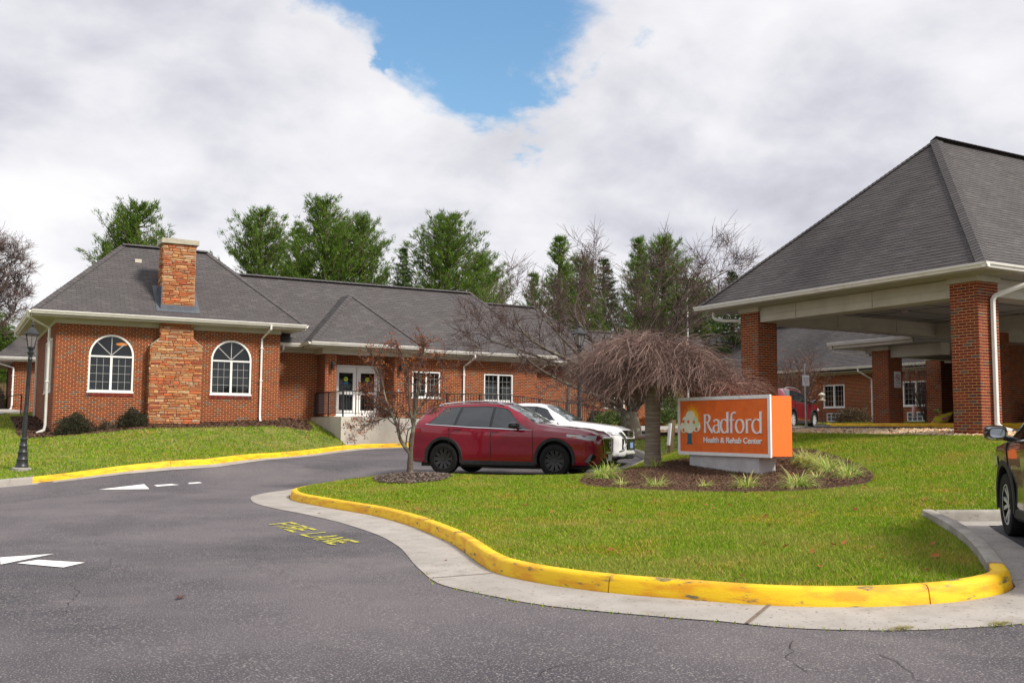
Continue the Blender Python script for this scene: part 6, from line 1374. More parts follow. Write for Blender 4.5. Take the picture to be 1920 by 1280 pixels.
        # lamps
        for key, nm_, mt in (('head', 'headlight', M['clear_lens']), ('tail', 'tail_light', M['red_lens'])):
            for (x0, x1, za, zb_) in spec[key]:
                q = MB(); k0 = 0; NN = 10
                for i in range(NN+1):
                    x = x0+(x1-x0)*i/NN; P = sec(x)
                    for f_ in (0, .5, 1.):
                        zz = (za[0]+(za[1]-za[0])*i/NN)*(1-f_)+(zb_[0]+(zb_[1]-zb_[0])*i/NN)*f_
                        yv = None
                        for (ya, z1_), (yb, z2_) in zip(P[3:-1], P[4:]):
                            if min(z1_, z2_)-1e-4 <= zz <= max(z1_, z2_)+1e-4 and abs(z2_-z1_) > 1e-5: yv = ya+(yb-ya)*(zz-z1_)/(z2_-z1_); break
                        if yv is None: yv = P[-4][0]
                        q.v.append((x+(.008 if key == 'head' else -.006), s_*(yv+.010), zz))
                for i in range(NN):
                    for k in range(2): a = i*3+k; f = (a, a+3, a+4, a+1); q.f.append(f if s_ < 0 else f[::-1]); q.m.append(0)
                hl = q.build(nm_, mt, c, smooth='all')
        if spec.get('rails'):
            a, b_ = spec['rails']; q = MB(); pts = []
            for i in range(17):
                x = a+(b_-a)*i/16; P = sec(x); e_ = min(i, 16-i)/2; pts.append((x, s_*P[10][0]*.985, P[11][1]+.002+.045*min(1, e_)))
            q.tube(pts, .018, 6); q.build('roof_rail', spec.get('railm', M['chrome']), c, smooth=True)
        for x in (-wb, wb): make_wheel(c, spec['R'], .235, x, s_, spec['W']/2-.125, spec['rim'], spec['spokes'], spec['R'])
    q = MB(); ws = spec['ws']; tpatch(q, ws[0], ws[1], .97, .93, .006); q.build('windscreen', M['carglass'], c, smooth='all')
    q = MB(); rw_ = spec['rwin']; tpatch(q, rw_[0], rw_[1], .86, .9, .006, 6, 8); q.build('rear_window', M['carglass_s'], c, smooth='all')
    if spec.get('sunroof'): q = MB(); tpatch(q, spec['sunroof'][0], spec['sunroof'][1], .82, .82, .004, 4, 6); q.build('sunroof', M['gloss_black'], c, smooth='all')
    q = MB(); x0 = interp([(0, 0)], 0)
    ub = MB(); ub.box((-Lh+.35, -.7, .19), (Lh-.35, .7, .26)); ub.build('underbody', M['plastic'], c)
    return c, sec
M['carglass_s'] = glass('dark_car_glass', (.012, .017, .019), .12, 2.1); M['mirror'] = mat('mirror_glass', (.55, .6, .62), .05, metal=1)
A_suv = dict(L=4.95, W=1.93, R=.375, wb=2.85, paint=M['maroon'],
  top=[(-2.475, .74), (-2.46, .98), (-2.40, 1.10), (-2.26, 1.30), (-2.14, 1.48), (-2.02, 1.585), (-1.80, 1.64), (-1.1, 1.70), (-.5, 1.72), (-.15, 1.705), (.10, 1.66), (.38, 1.535), (.66, 1.375), (.90, 1.235), (1.3, 1.175), (1.9, 1.12), (2.22, 1.055), (2.36, .99), (2.44, .92), (2.475, .84)],
  belt=[(-2.475, .66), (-2.4, .95), (-2.15, 1.20), (-1.6, 1.165), (-.6, 1.11), (.6, 1.07), (1.16, 1.06), (1.9, 1.0), (2.3, .90), (2.475, .74)],
  wid=[(-2.475, .70), (-2.44, .80), (-2.3, .90), (-1.9, .955), (-1.4, .97), (-.8, .945), (.6, .935), (1.4, .965), (1.9, .955), (2.12, .92), (2.26, .85), (2.36, .74), (2.43, .58), (2.465, .42), (2.475, .3)],
  wtop=[(-2.475, .5), (-2.3, .62), (-2.1, .60), (-1.5, .62), (-.1, .63), (.10, .63), (.90, .78), (1.9, .80), (2.25, .72), (2.475, .5)],
  bot=[(-2.475, .42), (-2.3, .28), (-1.9, .24), (1.9, .23), (2.2, .24), (2.4, .28), (2.475, .36)],
  dlo=[(-1.88, -1.46), (-1.14, -1.02), (-.20, -.17), (.84, .16)], seams=(-.19, .88, -1.27), handles=(-1.05, -.08), mirror=.46,
  head=[(1.72, 2.36, (.93, .83), (.985, .95))], tail=[(-2.42, -2.05, (.95, 1.02), (1.05, 1.09))], ws=(.12, .91), rwin=(-2.24, -2.06), rails=(-1.75, .05), rim=M['black_alloy'], spokes=10, sunroof=(-.8, -.1))
f_ang = math.radians(-50); cxs, cys = 12.13, 21.62
suv, sec1 = car('maroon SUV with black wheels parked side-on nearest the grass island', 'car', cxs, cys, .485, f_ang, A_suv); suv.scale = (1, 1, 1.02)
def front_kit(c, X0, zg0, zg1, wg, grm, slats=5, chrome_frame=True, k=.24):
    """grille curved in plan, with bars and an optional bright frame"""
    n = 10; fx_ = lambda y_: X0-k*y_*y_; g = MB(); wz = lambda z_: wg*(.80+.20*(z_-zg0)/(zg1-zg0)); vs = []
    for i in range(n+1):
        t = 2*i/n-1; vs += [(fx_(t*wz(zg0)), t*wz(zg0), zg0), (fx_(t*wg), t*wg, zg1), (fx_(t*wz(zg0))-.12, t*wz(zg0), zg0), (fx_(t*wg)-.12, t*wg, zg1)]
    fs = []
    for i in range(n): a = 4*i; fs += [(a, a+4, a+5, a+1), (a+1, a+5, a+7, a+3), (a, a+2, a+6, a+4)]
    g.add(vs, fs+[(0, 1, 3, 2), (4*n, 4*n+2, 4*n+3, 4*n+1)]); go = g.build('grille', M['gloss_black'], c)
    q = MB()
    for j in range(slats):
        z_ = zg0+(zg1-zg0)*(j+.5)/slats; w_ = wz(z_)-.03; q.tube([(fx_(w_*t)+.008, w_*t, z_) for t in [2*i/8-1 for i in range(9)]], .0085, 4)
    q.build('grille_bar', grm, go)
    if chrome_frame:
        q = MB(); P = [(fx_(t*wg)+.012, t*wg, zg1) for t in [2*i/8-1 for i in range(9)]]+[(fx_(t*wz(zg0))+.012, t*wz(zg0), zg0) for t in [1-2*i/8 for i in range(9)]]; q.tube(P+[P[0]], .019, 6); q.build('grille_frame', M['chrome'], go)
    return go
gk = front_kit(suv, 2.50, .56, .88, .46, M['gloss_black'], 6)
q = MB()
for i in range(12): a = 2*PI*i/12; b_ = 2*PI*(i+1)/12; q.tube([(2.512, .10*math.cos(a), .72+.068*math.sin(a)), (2.512, .10*math.cos(b_), .72+.068*math.sin(b_))], .009, 5, cap=False)
for i in range(12): a = 2*PI*i/12; b_ = 2*PI*(i+1)/12; q.tube([(2.513, .035*math.cos(a), .72+.062*math.sin(a)), (2.513, .035*math.cos(b_), .72+.062*math.sin(b_))], .007, 5, cap=False)
for i in range(8): a = PI*i/8; b_ = PI*(i+1)/8; q.tube([(2.514, .085*math.cos(a+PI), .75+.03*math.sin(a+PI)), (2.514, .085*math.cos(b_+PI), .75+.03*math.sin(b_+PI))], .007, 5, cap=False)
q.build('badge', M['chrome'], suv)
q = MB(); q.box((2.40, -.46, .31), (2.488, .46, .44)); q.box((2.2, -.62, .24), (2.44, .62, .31)); q.box((2.1, -.80, .24), (2.27, .80, .31)); q.build('lower_grille', M['plastic'], suv, bevel=.02)
q = MB(); q.box((2.505, -.155, .37), (2.515, .155, .52)); pl = q.build('number_plate', M['plate'], suv)
for s_ in (-1, 1):
    q = MB(); q.add([(2.26, s_*.80, .54), (2.12, s_*.90, .37), (2.18, s_*.86, .33), (2.34, s_*.70, .47)]+[(2.325, s_*.81, .54), (2.17, s_*.925, .37), (2.24, s_*.88, .33), (2.395, s_*.71, .47)], [(0, 1, 2, 3), (4, 7, 6, 5), (0, 4, 5, 1), (1, 5, 6, 2), (2, 6, 7, 3), (3, 7, 4, 0)]); q.build('fog_lamp_recess', M['gloss_black'], suv)
    q = MB(); q.box((1.84, s_*.962-.004, .915), (1.97, s_*.962+.004, .935)); q.build('indicator', M['amber'], suv)
# white crossover beyond it
B_ = dict(L=4.4, W=1.8, R=.355, wb=2.67, paint=M['carwhite'],
  top=[(-2.2, .75), (-2.17, 1.0), (-2.05, 1.25), (-1.85, 1.5), (-1.5, 1.62), (-.6, 1.68), (-.2, 1.67), (.02, 1.62), (.35, 1.43), (.72, 1.205), (1.2, 1.15), (1.85, 1.07), (2.08, .99), (2.16, .90), (2.2, .76)],
  belt=[(-2.2, .7), (-2.0, 1.1), (-1.2, 1.10), (.5, 1.03), (1.3, 1.0), (1.9, .92), (2.2, .62)],
  wid=[(-2.2, .6), (-2.1, .78), (-1.8, .88), (-1, .905), (1.2, .905), (1.75, .89), (1.95, .83), (2.06, .73), (2.14, .56), (2.19, .38), (2.2, .3)],
  wtop=[(-2.2, .45), (-1.9, .60), (-1.2, .62), (.02, .62), (.74, .74), (1.7, .74), (2.05, .64), (2.2, .4)],
  bot=[(-2.2, .45), (-1.9, .27), (1.8, .25), (2.1, .26), (2.2, .38)],
  dlo=[(-1.9, -1.7), (-1.1, -1.0), (-.25, -.2), (.66, .06)], seams=(-.22, .68, -1.1), handles=(-.95, -.1), mirror=.34,
  head=[(1.78, 2.13, (.88, .82), (.93, .93))], tail=[(-2.15, -1.9, (1.0, 1.05), (1.12, 1.15))], ws=(.04, .73), rwin=(-2.05, -1.75), rails=None, rim=M['alloy'], spokes=8, mirm=M['carwhite'])
fx, fy = 14.30, 23.24
wc_, _s2 = car('white crossover parked behind the maroon SUV with its nose past it', 'car', fx, fy, .62, f_ang, B_)
gk = front_kit(wc_, 2.225, .79, .97, .52, M['chrome'], 3, chrome_frame=False, k=.3)
q = MB(); q.box((2.15, -.40, .44), (2.212, .40, .77)); q.box((2.02, -.60, .44), (2.15, .60, .77)); q.build('lower_grille', M['gloss_black'], wc_, bevel=.02)
for s_ in (-1, 1): q = MB(); q.tube([(2.09, s_*.70, .92), (2.17, s_*.52, .80), (2.195, s_*.44, .62), (2.15, s_*.54, .46), (2.06, s_*.70, .41)], .024, 6); q.build('chrome_blade', M['chrome'], wc_, smooth=True)
q = MB(); q.box((1.95, -.66, .22), (2.12, .66, .31)); q.box((2.12, -.40, .22), (2.21, .40, .31)); q.build('front_skirt', M['plastic'], wc_, bevel=.03); q = MB(); q.box((2.10, -.38, .34), (2.222, .38, .42)); q.build('skid_plate', M['carwhite'], wc_, bevel=.02)
q = MB(); q.box((2.216, -.155, .50), (2.224, .155, .65)); q.build('number_plate', M['plateblue'], wc_)
q = MB()
for k in range(3): a = PI/2+2*PI*k/3; q.add([(2.236, .0+.0*math.cos(a), .87), (2.238, .035*math.cos(a-.5), .87+.035*math.sin(a-.5)), (2.238, .065*math.cos(a), .87+.065*math.sin(a)), (2.238, .035*math.cos(a+.5), .87+.035*math.sin(a+.5))], [(0, 1, 2, 3)])
q.build('badge', M['chrome'], wc_)
# dark red SUV behind the sign
C_ = dict(A_suv); C_.update(L=4.6, W=1.87, R=.36, wb=2.6, paint=M['darkred'], rim=M['alloy'], spokes=10, dlo=[(-1.95, -1.6), (-1.1, -.98), (-.1, -.05), (1.1, .45)], rails=(-1.5, .3), railm=M['steel'], handlem=M['chrome'], mirror=.72, sunroof=None,
  top=[(-2.3, .70), (-2.28, .98), (-2.15, 1.15), (-1.98, 1.47), (-1.8, 1.63), (-1.0, 1.70), (-.2, 1.69), (.3, 1.62), (.5, 1.56), (.9, 1.35), (1.25, 1.14), (1.6, 1.08), (2.0, 1.0), (2.18, .9), (2.28, .75), (2.3, .62)], ws=(.52, 1.24), rwin=(-2.12, -1.9), head=[(1.6, 2.2, (.8, .74), (.9, .86))], tail=[(-2.27, -1.95, (.90, .95), (1.08, 1.08))], seams=(-.08, 1.1, -1.08), handles=(-.85, .05))
for k_ in ('belt', 'wid', 'wtop', 'bot'): C_[k_] = [(x*2.3/2.475, v*(.97 if k_ in ('wid', 'wtop') else 1)) for x, v in A_suv[k_]]
rr_ = on_ray(1486, 803, 41.5); h2 = math.radians(25); ccx = rr_.x+1.3*math.cos(h2)-.86*math.sin(h2)*1; ccy = rr_.y+1.3*math.sin(h2)+.86*math.cos(h2)
car('dark red SUV with silver wheels and roof rails partly behind the orange sign', 'car', ccx, ccy, rr_.z, h2, C_)
# olive-grey SUV nose-in at the right edge
D_ = dict(A_suv); D_.update(L=4.6, W=1.855, R=.355, wb=2.66, paint=M['cargrey'], rim=M['alloy'], spokes=5, dlo=C_['dlo'], rails=None, mirror=.86, sunroof=None, top=C_['top'], ws=C_['ws'], rwin=C_['rwin'], head=C_['head'], tail=C_['tail'], seams=C_['seams'], handles=C_['handles'])
for k_ in ('belt', 'wid', 'wtop', 'bot'): D_[k_] = C_[k_]
car('olive grey SUV parked nose-in and cut off by the right edge', 'car', 10.21, 5.64, .43, math.radians(45), D_)
# ------------------------------------------------------------------ vegetation
def tri_mesh(name, V, F, m):
    V = np.asarray(V, np.float32); F = np.asarray(F, np.int32); me = bpy.data.meshes.new(name); n, k = F.shape; me.vertices.add(len(V)); me.vertices.foreach_set('co', V.ravel())
    me.loops.add(n*k); me.polygons.add(n); me.loops.foreach_set('vertex_index', F.ravel()); me.polygons.foreach_set('loop_start', np.arange(0, n*k, k, dtype=np.int32)); me.materials.append(m); me.update(calc_edges=True); return me
def needles(r, C, dirs, n, ln, wd, m, name='needles', spread=1.2):
    """n thin triangles fanned round each centre C"""
    C = np.repeat(C, n, 0); Dd = np.repeat(dirs, n, 0); k = len(C); d = Dd+r.normal(0, spread*.5, (k, 3)); d /= np.linalg.norm(d, axis=1, keepdims=True)+1e-9
    a = r.normal(0, 1, (k, 3)); s = np.cross(d, a); s /= np.linalg.norm(s, axis=1, keepdims=True)+1e-9; l = ln*r.uniform(.6, 1.2, (k, 1)); w_ = wd*r.uniform(.7, 1.3, (k, 1)); C = C+r.normal(0, ln*.25, (k, 3))
    V = np.stack([C-s*w_, C+s*w_, C+d*l], 1).reshape(-1, 3); F = np.arange(3*k).reshape(-1, 3); return tri_mesh(name, V, F, m)
pine_cache = {}
def pine_proto(kind, seed):
    key = (kind, seed)
    if key in pine_cache: return pine_cache[key]
    r = np.random.RandomState(seed); R_ = random.Random(seed); H = 1.; tr = MB(); br = MB(); Cs = []; Ds = []
    tr.tube([(0, 0, 0), (.004, .003, .35), (-.004, .0, .7), (0, .002, .98)], [.022, .016, .009, .002], 8)
    nl = {'white': 36, 'spire': 30, 'dark': 44}[kind]
    for i in range(nl):
        f = (i+.5)/nl; z = .06+f*.91; nb = R_.randint(7, 10)
        if kind == 'white': L_ = .25*(1-f)**.5*R_.uniform(.75, 1.12)
        elif kind == 'spire': L_ = .20*(1-f)**.8*R_.uniform(.6, 1.2)
        else: L_ = .24*(1-f)**.75*R_.uniform(.8, 1.1)
        for k in range(nb):
            a = R_.uniform(0, 6.28); l = L_*R_.uniform(.45, 1.2)+.012; up = R_.uniform(.4, 1.0) if kind != 'dark' else R_.uniform(-.25, .15)
            pts = []; 
            for q in range(5): t = q/4; pts.append(Vector((math.cos(a)*l*t, math.sin(a)*l*t, z+l*up*t*t*(1.25 if kind != 'dark' else 1)+ (0 if kind != 'dark' else l*.15*t)+R_.uniform(-.002, .002))))
            br.tube(pts, [.0032*(1-.18*q) for q in range(5)], 3, cap=False)
            m_ = max(4, int(l*105))
            for q in range(m_):
                t = (.22+.78*(q+R_.random())/m_); j = min(3, int(t*4)); p = pts[j].lerp(pts[j+1], t*4-j); sp = .003+l*.15*(1.15-t)*(.7 if kind == 'spire' else 1)
                p = p+Vector((R_.gauss(0, sp), R_.gauss(0, sp), R_.gauss(0, sp*.55))); Cs.append(tuple(p)); Ds.append((math.cos(a)*.55, math.sin(a)*.55, 1.1 if kind != 'dark' else .1))
    Cs = np.array(Cs); Ds = np.array(Ds); n = {'white': 15, 'spire': 13, 'dark': 12}[kind]
    me = needles(r, Cs, Ds, n, .019 if kind != 'dark' else .014, .0012, M['pine'] if kind != 'dark' else M['darkpine'], spread=1.0)
    pine_cache[key] = (tr.mesh('trunk', M['bark']), br.mesh('branches', M['bark']), me); return pine_cache[key]
def place_tree(px, pytop, spread_px, t, kind, seed, label, zbase=2.2, grp='evergreens behind the building', rot=0., wf=None, name='pine_tree'):
    top = on_ray(px, pytop, t); H = top.z-zbase; prw = {'white': .27, 'spire': .21, 'dark': .23}[kind]; wid = spread_px/1866.7*t; sx = wid/(prw*H)
    a, b, c_ = pine_proto(kind, seed); o = empty(name, (top.x, top.y, zbase), label, 'tree', grp, rot)
    for nm, me in (('trunk', a), ('branches', b), ('crown', c_)):
        k = bpy.data.objects.new(nm, me); k.scale = (H*sx, H*sx, H); k.parent = o; link(k)
    return o
PINES = [(262, 377, 150, 62, 'white', 2, 'bright green pine behind the chimney wing, rising just left of the stone stack'),
 (198, 445, 62, 60, 'spire', 5, 'small outer pine at the left shoulder of the chimney wing roof'),
 (490, 388, 130, 66, 'white', 3, 'pine left of the tall middle pair, above the left end of the long ridge'),
 (612, 368, 150, 68, 'white', 2, 'tallest broad pine above the long roof'),
 (680, 400, 110, 70, 'white', 4, 'pine overlapping the right side of the tallest broad pine'),
 (560, 420, 110, 74, 'spire', 5, 'slim pine filling the gap left of the tallest broad pine'),
 (757, 456, 66, 64, 'dark', 6, 'dark pointed spruce between the broad pine and the dense right pine'),
 (838, 396, 150, 66, 'white', 3, 'dense pine above the right end of the long ridge'),
 (905, 470, 100, 72, 'white', 4, 'lower pine sloping down right of the dense pine'),
 (1050, 436, 96, 74, 'spire', 5, 'thin airy pine left of the bare spreading tree top'),
 (1132, 476, 90, 72, 'dark', 6, 'dark spruce seen through the bare spreading tree'),
 (1088, 478, 84, 70, 'white', 2, 'mid green pine just left of the dark spruce behind the bare tree'),
 (1196, 438, 90, 76, 'spire', 7, 'airy twin-topped pine, left top, behind the bare tree'),
 (1245, 440, 110, 78, 'white', 4, 'airy twin-topped pine, right top, behind the bare tree'),
 (1305, 520, 110, 76, 'white', 3, 'low light green pine between the bare tree and the canopy roof'),
 (1372, 500, 86, 60, 'dark', 8, 'dense dark evergreen behind the left corner of the canopy roof'),
 (1000, 505, 70, 80, 'spire', 7, 'faint small pine in the gap left of the thin airy pine')]
for i, (px, py, sp, t, k, sd_, lb) in enumerate(PINES): place_tree(px, py, sp, t, k, sd_, lb, rot=i*1.37, zbase=1.6)
for px, py, sp, t, k, sd_, lb in ((8, 610, 120, 56, 'white', 4, 'dark green pine low at the left edge behind the lamp post'), (-60, 560, 160, 70, 'white', 3, 'tall pine cut off by the left edge')):
    place_tree(px, py, sp, t, k, sd_, lb, zbase=2.4, grp='trees at the left edge')

def branchy(seed, base, segs, twig_m, bark_m, name, label, cat='tree', grp=None, leaf=None, trunk_pts=None, trunk_r=None, limbs=(), depth=4, tw_len=.5, ratio=.72, ang=(18, 42), up=.25, nchild=(2, 4), thin=.0035, leaf_n=0, leaf_s=.03, grav=0., twn=3, gnarl=.12, leafc=None):
    """bare tree: trunk and limbs given, the rest grown"""
    R_ = random.Random(seed); o = empty(name, base, label, cat, grp); B0 = Vector(base); tk = MB(); 
    if trunk_pts: tk.tube([Vector(p)-B0 for p in trunk_pts], trunk_r, 12)
    tk.build('trunk', bark_m, o, smooth=True); big = MB(); tw = MB(); leaves = []
    def grow(p, d, L_, r_, lv):
        n = 4 if lv > 1 else 3; pts = [p]; dd = d.copy(); sg = L_/n
        for i in range(n): dd = (dd+Vector((R_.gauss(0, gnarl), R_.gauss(0, gnarl), R_.gauss(0, gnarl)))+Vector((0, 0, up*.25-grav*.3))).normalized(); pts.append(pts[-1]+dd*sg)
        r1 = max(thin*.6, r_*(.55 if lv > 0 else .35)); rad = [r_+(r1-r_)*i/n for i in range(n+1)]
        (big if r_ > .02 else tw).tube(pts, rad, 6 if r_ > .02 else 3, cap=False)
        if lv == 0:
            leaves.append(pts[-1]); return
        nc = R_.randint(*nchild)
        for k in range(nc):
            t = R_.uniform(.35, 1.) if k else 1.; j = min(n-1, int(t*n)); q = pts[j].lerp(pts[j+1], t*n-j); ax = dd.orthogonal(); ax.rotate(Matrix.Rotation(R_.uniform(0, 6.28), 3, dd)); nd = dd.copy(); nd.rotate(Matrix.Rotation(math.radians(R_.uniform(*ang)), 3, ax)); nd = (nd+Vector((0, 0, up*.3))).normalized()
            grow(q, nd, L_*ratio*R_.uniform(.7, 1.15), r1*R_.uniform(.6, .9) if k else r1, lv-1)
        for k in range(twn if lv <= 2 else 1):
            t = R_.random(); j = min(n-1, int(t*n)); q = pts[j].lerp(pts[j+1], t*n-j); nd = (dd+Vector((R_.gauss(0, .8), R_.gauss(0, .8), R_.gauss(.1, .6)))).normalized(); e = q+nd*tw_len*R_.uniform(.4, 1); mid = q.lerp(e, .5)+Vector((R_.gauss(0, .03), R_.gauss(0, .03), R_.gauss(0, .03))); tw.tube([q, mid, e], [thin*1.2, thin, thin*.6], 3, cap=False); leaves.append(e)
    for lb in limbs:
        pts = [Vector(p)-B0 for p in lb['pts']]; r0_, r1_ = lb['r']; n = len(pts)-1; fine = smooth3(pts, 4); m_ = len(fine); rad = [r0_+(r1_-r0_)*i/(m_-1) for i in range(m_)]; big.tube(fine, rad, 8)
        for i in range(2, m_):
            for k in range(lb.get('k', 2)):
                if R_.random() < lb.get('pr', .8):
                    t = (fine[i]-fine[i-1]).normalized(); ax = t.orthogonal(); ax.rotate(Matrix.Rotation(R_.uniform(0, 6.28), 3, t)); nd = t.copy(); nd.rotate(Matrix.Rotation(math.radians(R_.uniform(25, 60)), 3, ax)); nd = (nd+Vector((0, 0, up))).normalized()
                    grow(fine[i], nd, lb.get('L', 1.2)*R_.uniform(.6, 1.1), max(thin*1.5, rad[i]*.45), lb.get('lv', depth-1))
        grow(fine[-1], (fine[-1]-fine[-2]).normalized(), lb.get('L', 1.2), r1_, lb.get('lv', depth-1))
    if big.v: big.build('limbs', bark_m, o, smooth=True)
    tw.build('twigs', twig_m, o)
    if leaf_n:
        r = np.random.RandomState(seed); P = np.array([tuple(p) for p in leaves]); 
        if leafc: P = P[leafc(P, B0)]
        idx = r.randint(0, len(P), leaf_n); C = P[idx]+r.normal(0, .035, (leaf_n, 3)); a = r.normal(0, 1, (leaf_n, 3)); a /= np.linalg.norm(a, axis=1, keepdims=True); b = np.cross(a, r.normal(0, 1, (leaf_n, 3))); b /= np.linalg.norm(b, axis=1, keepdims=True)+1e-9; s_ = leaf_s*r.uniform(.6, 1.3, (leaf_n, 1))
        V = np.stack([C, C+a*s_+b*s_*.4, C+a*s_*2, C+a*s_-b*s_*.4+np.cross(a, b)*s_*.3], 1).reshape(-1, 3); me = tri_mesh('leaves', V, np.arange(4*leaf_n).reshape(-1, 4), leaf); k = bpy.data.objects.new('leaves', me); k.parent = o; link(k)
    return o
# big bare tree behind the parking: limbs follow what the photograph shows
tb = 34.; R3_ = lambda px, py, dt=0: on_ray(px, py, tb+dt)
gb = R3_(1184, 822)
branchy(21, gb, None, M['twig2'], M['lichen_bark'], 'bare_tree', 'large bare spreading tree with lichen on its low forked trunk', trunk_pts=[gb-Vector((0, 0, .3)), R3_(1184, 800), R3_(1181, 785), R3_(1180, 772)], trunk_r=[.40, .33, .29, .27], grp=None, depth=4, up=.12, tw_len=.8, thin=.006, twn=4, gnarl=.09, ratio=.74, nchild=(2, 3), ang=(20, 50), limbs=[
 dict(pts=[R3_(1178, 782), R3_(1165, 768), R3_(1158, 758), R3_(1120, 742, -1), R3_(1060, 718, -1.5), R3_(1010, 690, -2), R3_(960, 650, -2.2)], r=(0.100, 0.015), L=0.99, lv=3, k=1, pr=.8),
 dict(pts=[R3_(1180, 775), R3_(1178, 740), R3_(1120, 700, -1), R3_(1060, 672, -1.4), R3_(1000, 640, -1.8), R3_(970, 605, -1.8), R3_(962, 570, -1.6)], r=(0.100, 0.011), L=0.88, lv=3, k=1, pr=.85),
 dict(pts=[R3_(1182, 772), R3_(1186, 720), R3_(1195, 660), R3_(1190, 610), R3_(1195, 560)], r=(0.110, 0.022), L=0.94, lv=3, k=2, pr=.55),
 dict(pts=[R3_(1186, 775), R3_(1205, 745), R3_(1235, 690, .5), R3_(1262, 600, .8), R3_(1290, 545, 1), R3_(1325, 530, 1.3), R3_(1350, 515, 1.5)], r=(0.120, 0.014), L=0.88, lv=3, k=2, pr=.55),
 dict(pts=[R3_(1183, 774), R3_(1165, 730, .5), R3_(1110, 640, 1), R3_(1078, 590, 1.2), R3_(1085, 550, 1.4)], r=(0.090, 0.017), L=0.94, lv=3, k=2, pr=.55),
 dict(pts=[R3_(1184, 774), R3_(1215, 700, -.6), R3_(1260, 640, -1), R3_(1310, 600, -1.2), R3_(1345, 590, -1.3)], r=(0.080, 0.017), L=0.82, lv=3, k=1, pr=.8),
 dict(pts=[R3_(1190, 700), R3_(1205, 640), R3_(1228, 560), R3_(1240, 500)], r=(.07, .015), L=0.84, lv=2, k=2, pr=.7),
 dict(pts=[R3_(1185, 690), R3_(1160, 630), R3_(1130, 560), R3_(1110, 500)], r=(.07, .015), L=0.84, lv=2, k=2, pr=.7),
 dict(pts=[R3_(1230, 680), R3_(1270, 610), R3_(1300, 540), R3_(1320, 490)], r=(.06, .012), L=0.84, lv=2, k=2, pr=.7),
 dict(pts=[R3_(1110, 690), R3_(1060, 640), R3_(1025, 600), R3_(1005, 570)], r=(.06, .012), L=0.76, lv=2, k=1, pr=.8),
 dict(pts=[R3_(1178, 775), R3_(1120, 735, .3), R3_(1060, 690, .6), R3_(985, 660, .6), R3_(925, 640, .6), R3_(900, 625, .6)], r=(0.080, 0.008), L=0.71, lv=3, k=1, pr=.8)])
# weeping cherry
tc_ = 22.4; Wq = lambda px, py, dt=0: on_ray(px, py, tc_+dt); wb_ = Wq(1224, 868); wh = Wq(1228, 722); o = empty('weeping_tree', wb_, 'weeping cherry with a dense umbrella of drooping bare twigs left of the orange sign', 'tree')
q = MB(); q.tube([Vector((0, 0, -.3)), Vector((0, 0, .0)), Vector((-.005, 0, .25)), Vector((0, 0, .8)), Vector((.01, 0, 1.35)), wh-wb_, wh-wb_+Vector((0, 0, .2))], [.23, .205, .178, .172, .17, .19, .12], 18); q.build('trunk', M['cherry_bark'], o, smooth=True)
R_ = random.Random(77); big = MB(); tw = MB(); hd_ = wh-wb_; rt = Vector((math.cos(_ya), -math.sin(_ya), 0)); fw_ = Vector((math.sin(_ya), math.cos(_ya), 0))
limb_pts = []
for k in range(46):
    a = 2*PI*k/46+R_.uniform(-.1, .1); ca, sa = math.cos(a), math.sin(a); reach = (1.85 if ca < 0 else 2.7)*R_.uniform(.5, 1.0); reach *= (1-.32*abs(sa)); dirv_ = rt*ca+fw_*sa; apex = R_.uniform(.25, 1.25)*(1-.35*reach/2.6 if ca > 0 else 1-.22*reach/2.2); pts = []
    for i in range(9): t = i/8; hz_ = hd_+dirv_*(reach*t**.9)+Vector((0, 0, apex*math.sin(min(1, t*1.35)*PI*.62)-(.55*t**2.4 if t > .5 else 0)*.8)); pts.append(hz_+Vector((R_.gauss(0, .05), R_.gauss(0, .05), R_.gauss(0, .05))))
    big.tube(pts, [.055*(1-.1*i)*R_.uniform(.8, 1) for i in range(9)], 6, cap=False); limb_pts.append(pts)
for (a_, z_, rr) in ((PI, -.02, 1.0), (2.7, .1, .9), (.2, .0, 1.1), (-.25, .05, .8)):
    dirv_ = rt*math.cos(a_)+fw_*math.sin(a_); pts = [hd_+Vector((0, 0, -.05)), hd_+dirv_*.3*rr+Vector((0, 0, .06+z_)), hd_+dirv_*.75*rr+Vector((0, 0, .03)), hd_+dirv_*1.15*rr+Vector((0, 0, -.28 if math.cos(a_) < 0 else -.1))]; big.tube(smooth3(pts, 4), [.06]*4+[.05]*4+[.038]*4+[.025], 7)
big.build('limbs', M['cherry_bark'], o, smooth=True)
for k in range(13500):
    pts = R_.choice(limb_pts); t = R_.uniform(.12, 1)**.8*8; i = min(7, int(t)); p = pts[i].lerp(pts[i+1], t-i)+Vector((R_.gauss(0, .06), R_.gauss(0, .06), R_.gauss(.02, .07))); out = Vector((p.x-hd_.x, p.y-hd_.y, 0)); rr = out.length; out = out.normalized() if rr > .01 else rt
    dd = (out*R_.uniform(.0, 1)+Vector((R_.gauss(0, .8), R_.gauss(0, .8), R_.uniform(.0, .75)))).normalized(); L_ = R_.uniform(.25, .95)*(1.2 if rr > .8 else .75); n = 5; P = [p]; sg = L_/n
    for i in range(n): dd = (dd+Vector((R_.gauss(0, .26), R_.gauss(0, .26), -.30+R_.gauss(0, .12)))).normalized(); P.append(P[-1]+dd*sg)
    if P[-1].z < hd_.z-((.78 if out.dot(rt) < 0 else .30) if rr > .9 else .42)-R_.uniform(0, .2) or (rr < .45 and P[-1].z < hd_.z-.1): continue
    r0 = R_.uniform(.0032, .0068); tw.tube(P, [r0*(1-.13*i) for i in range(n+1)], 3, cap=False)
tw.build('twigs', M['twig'], o)
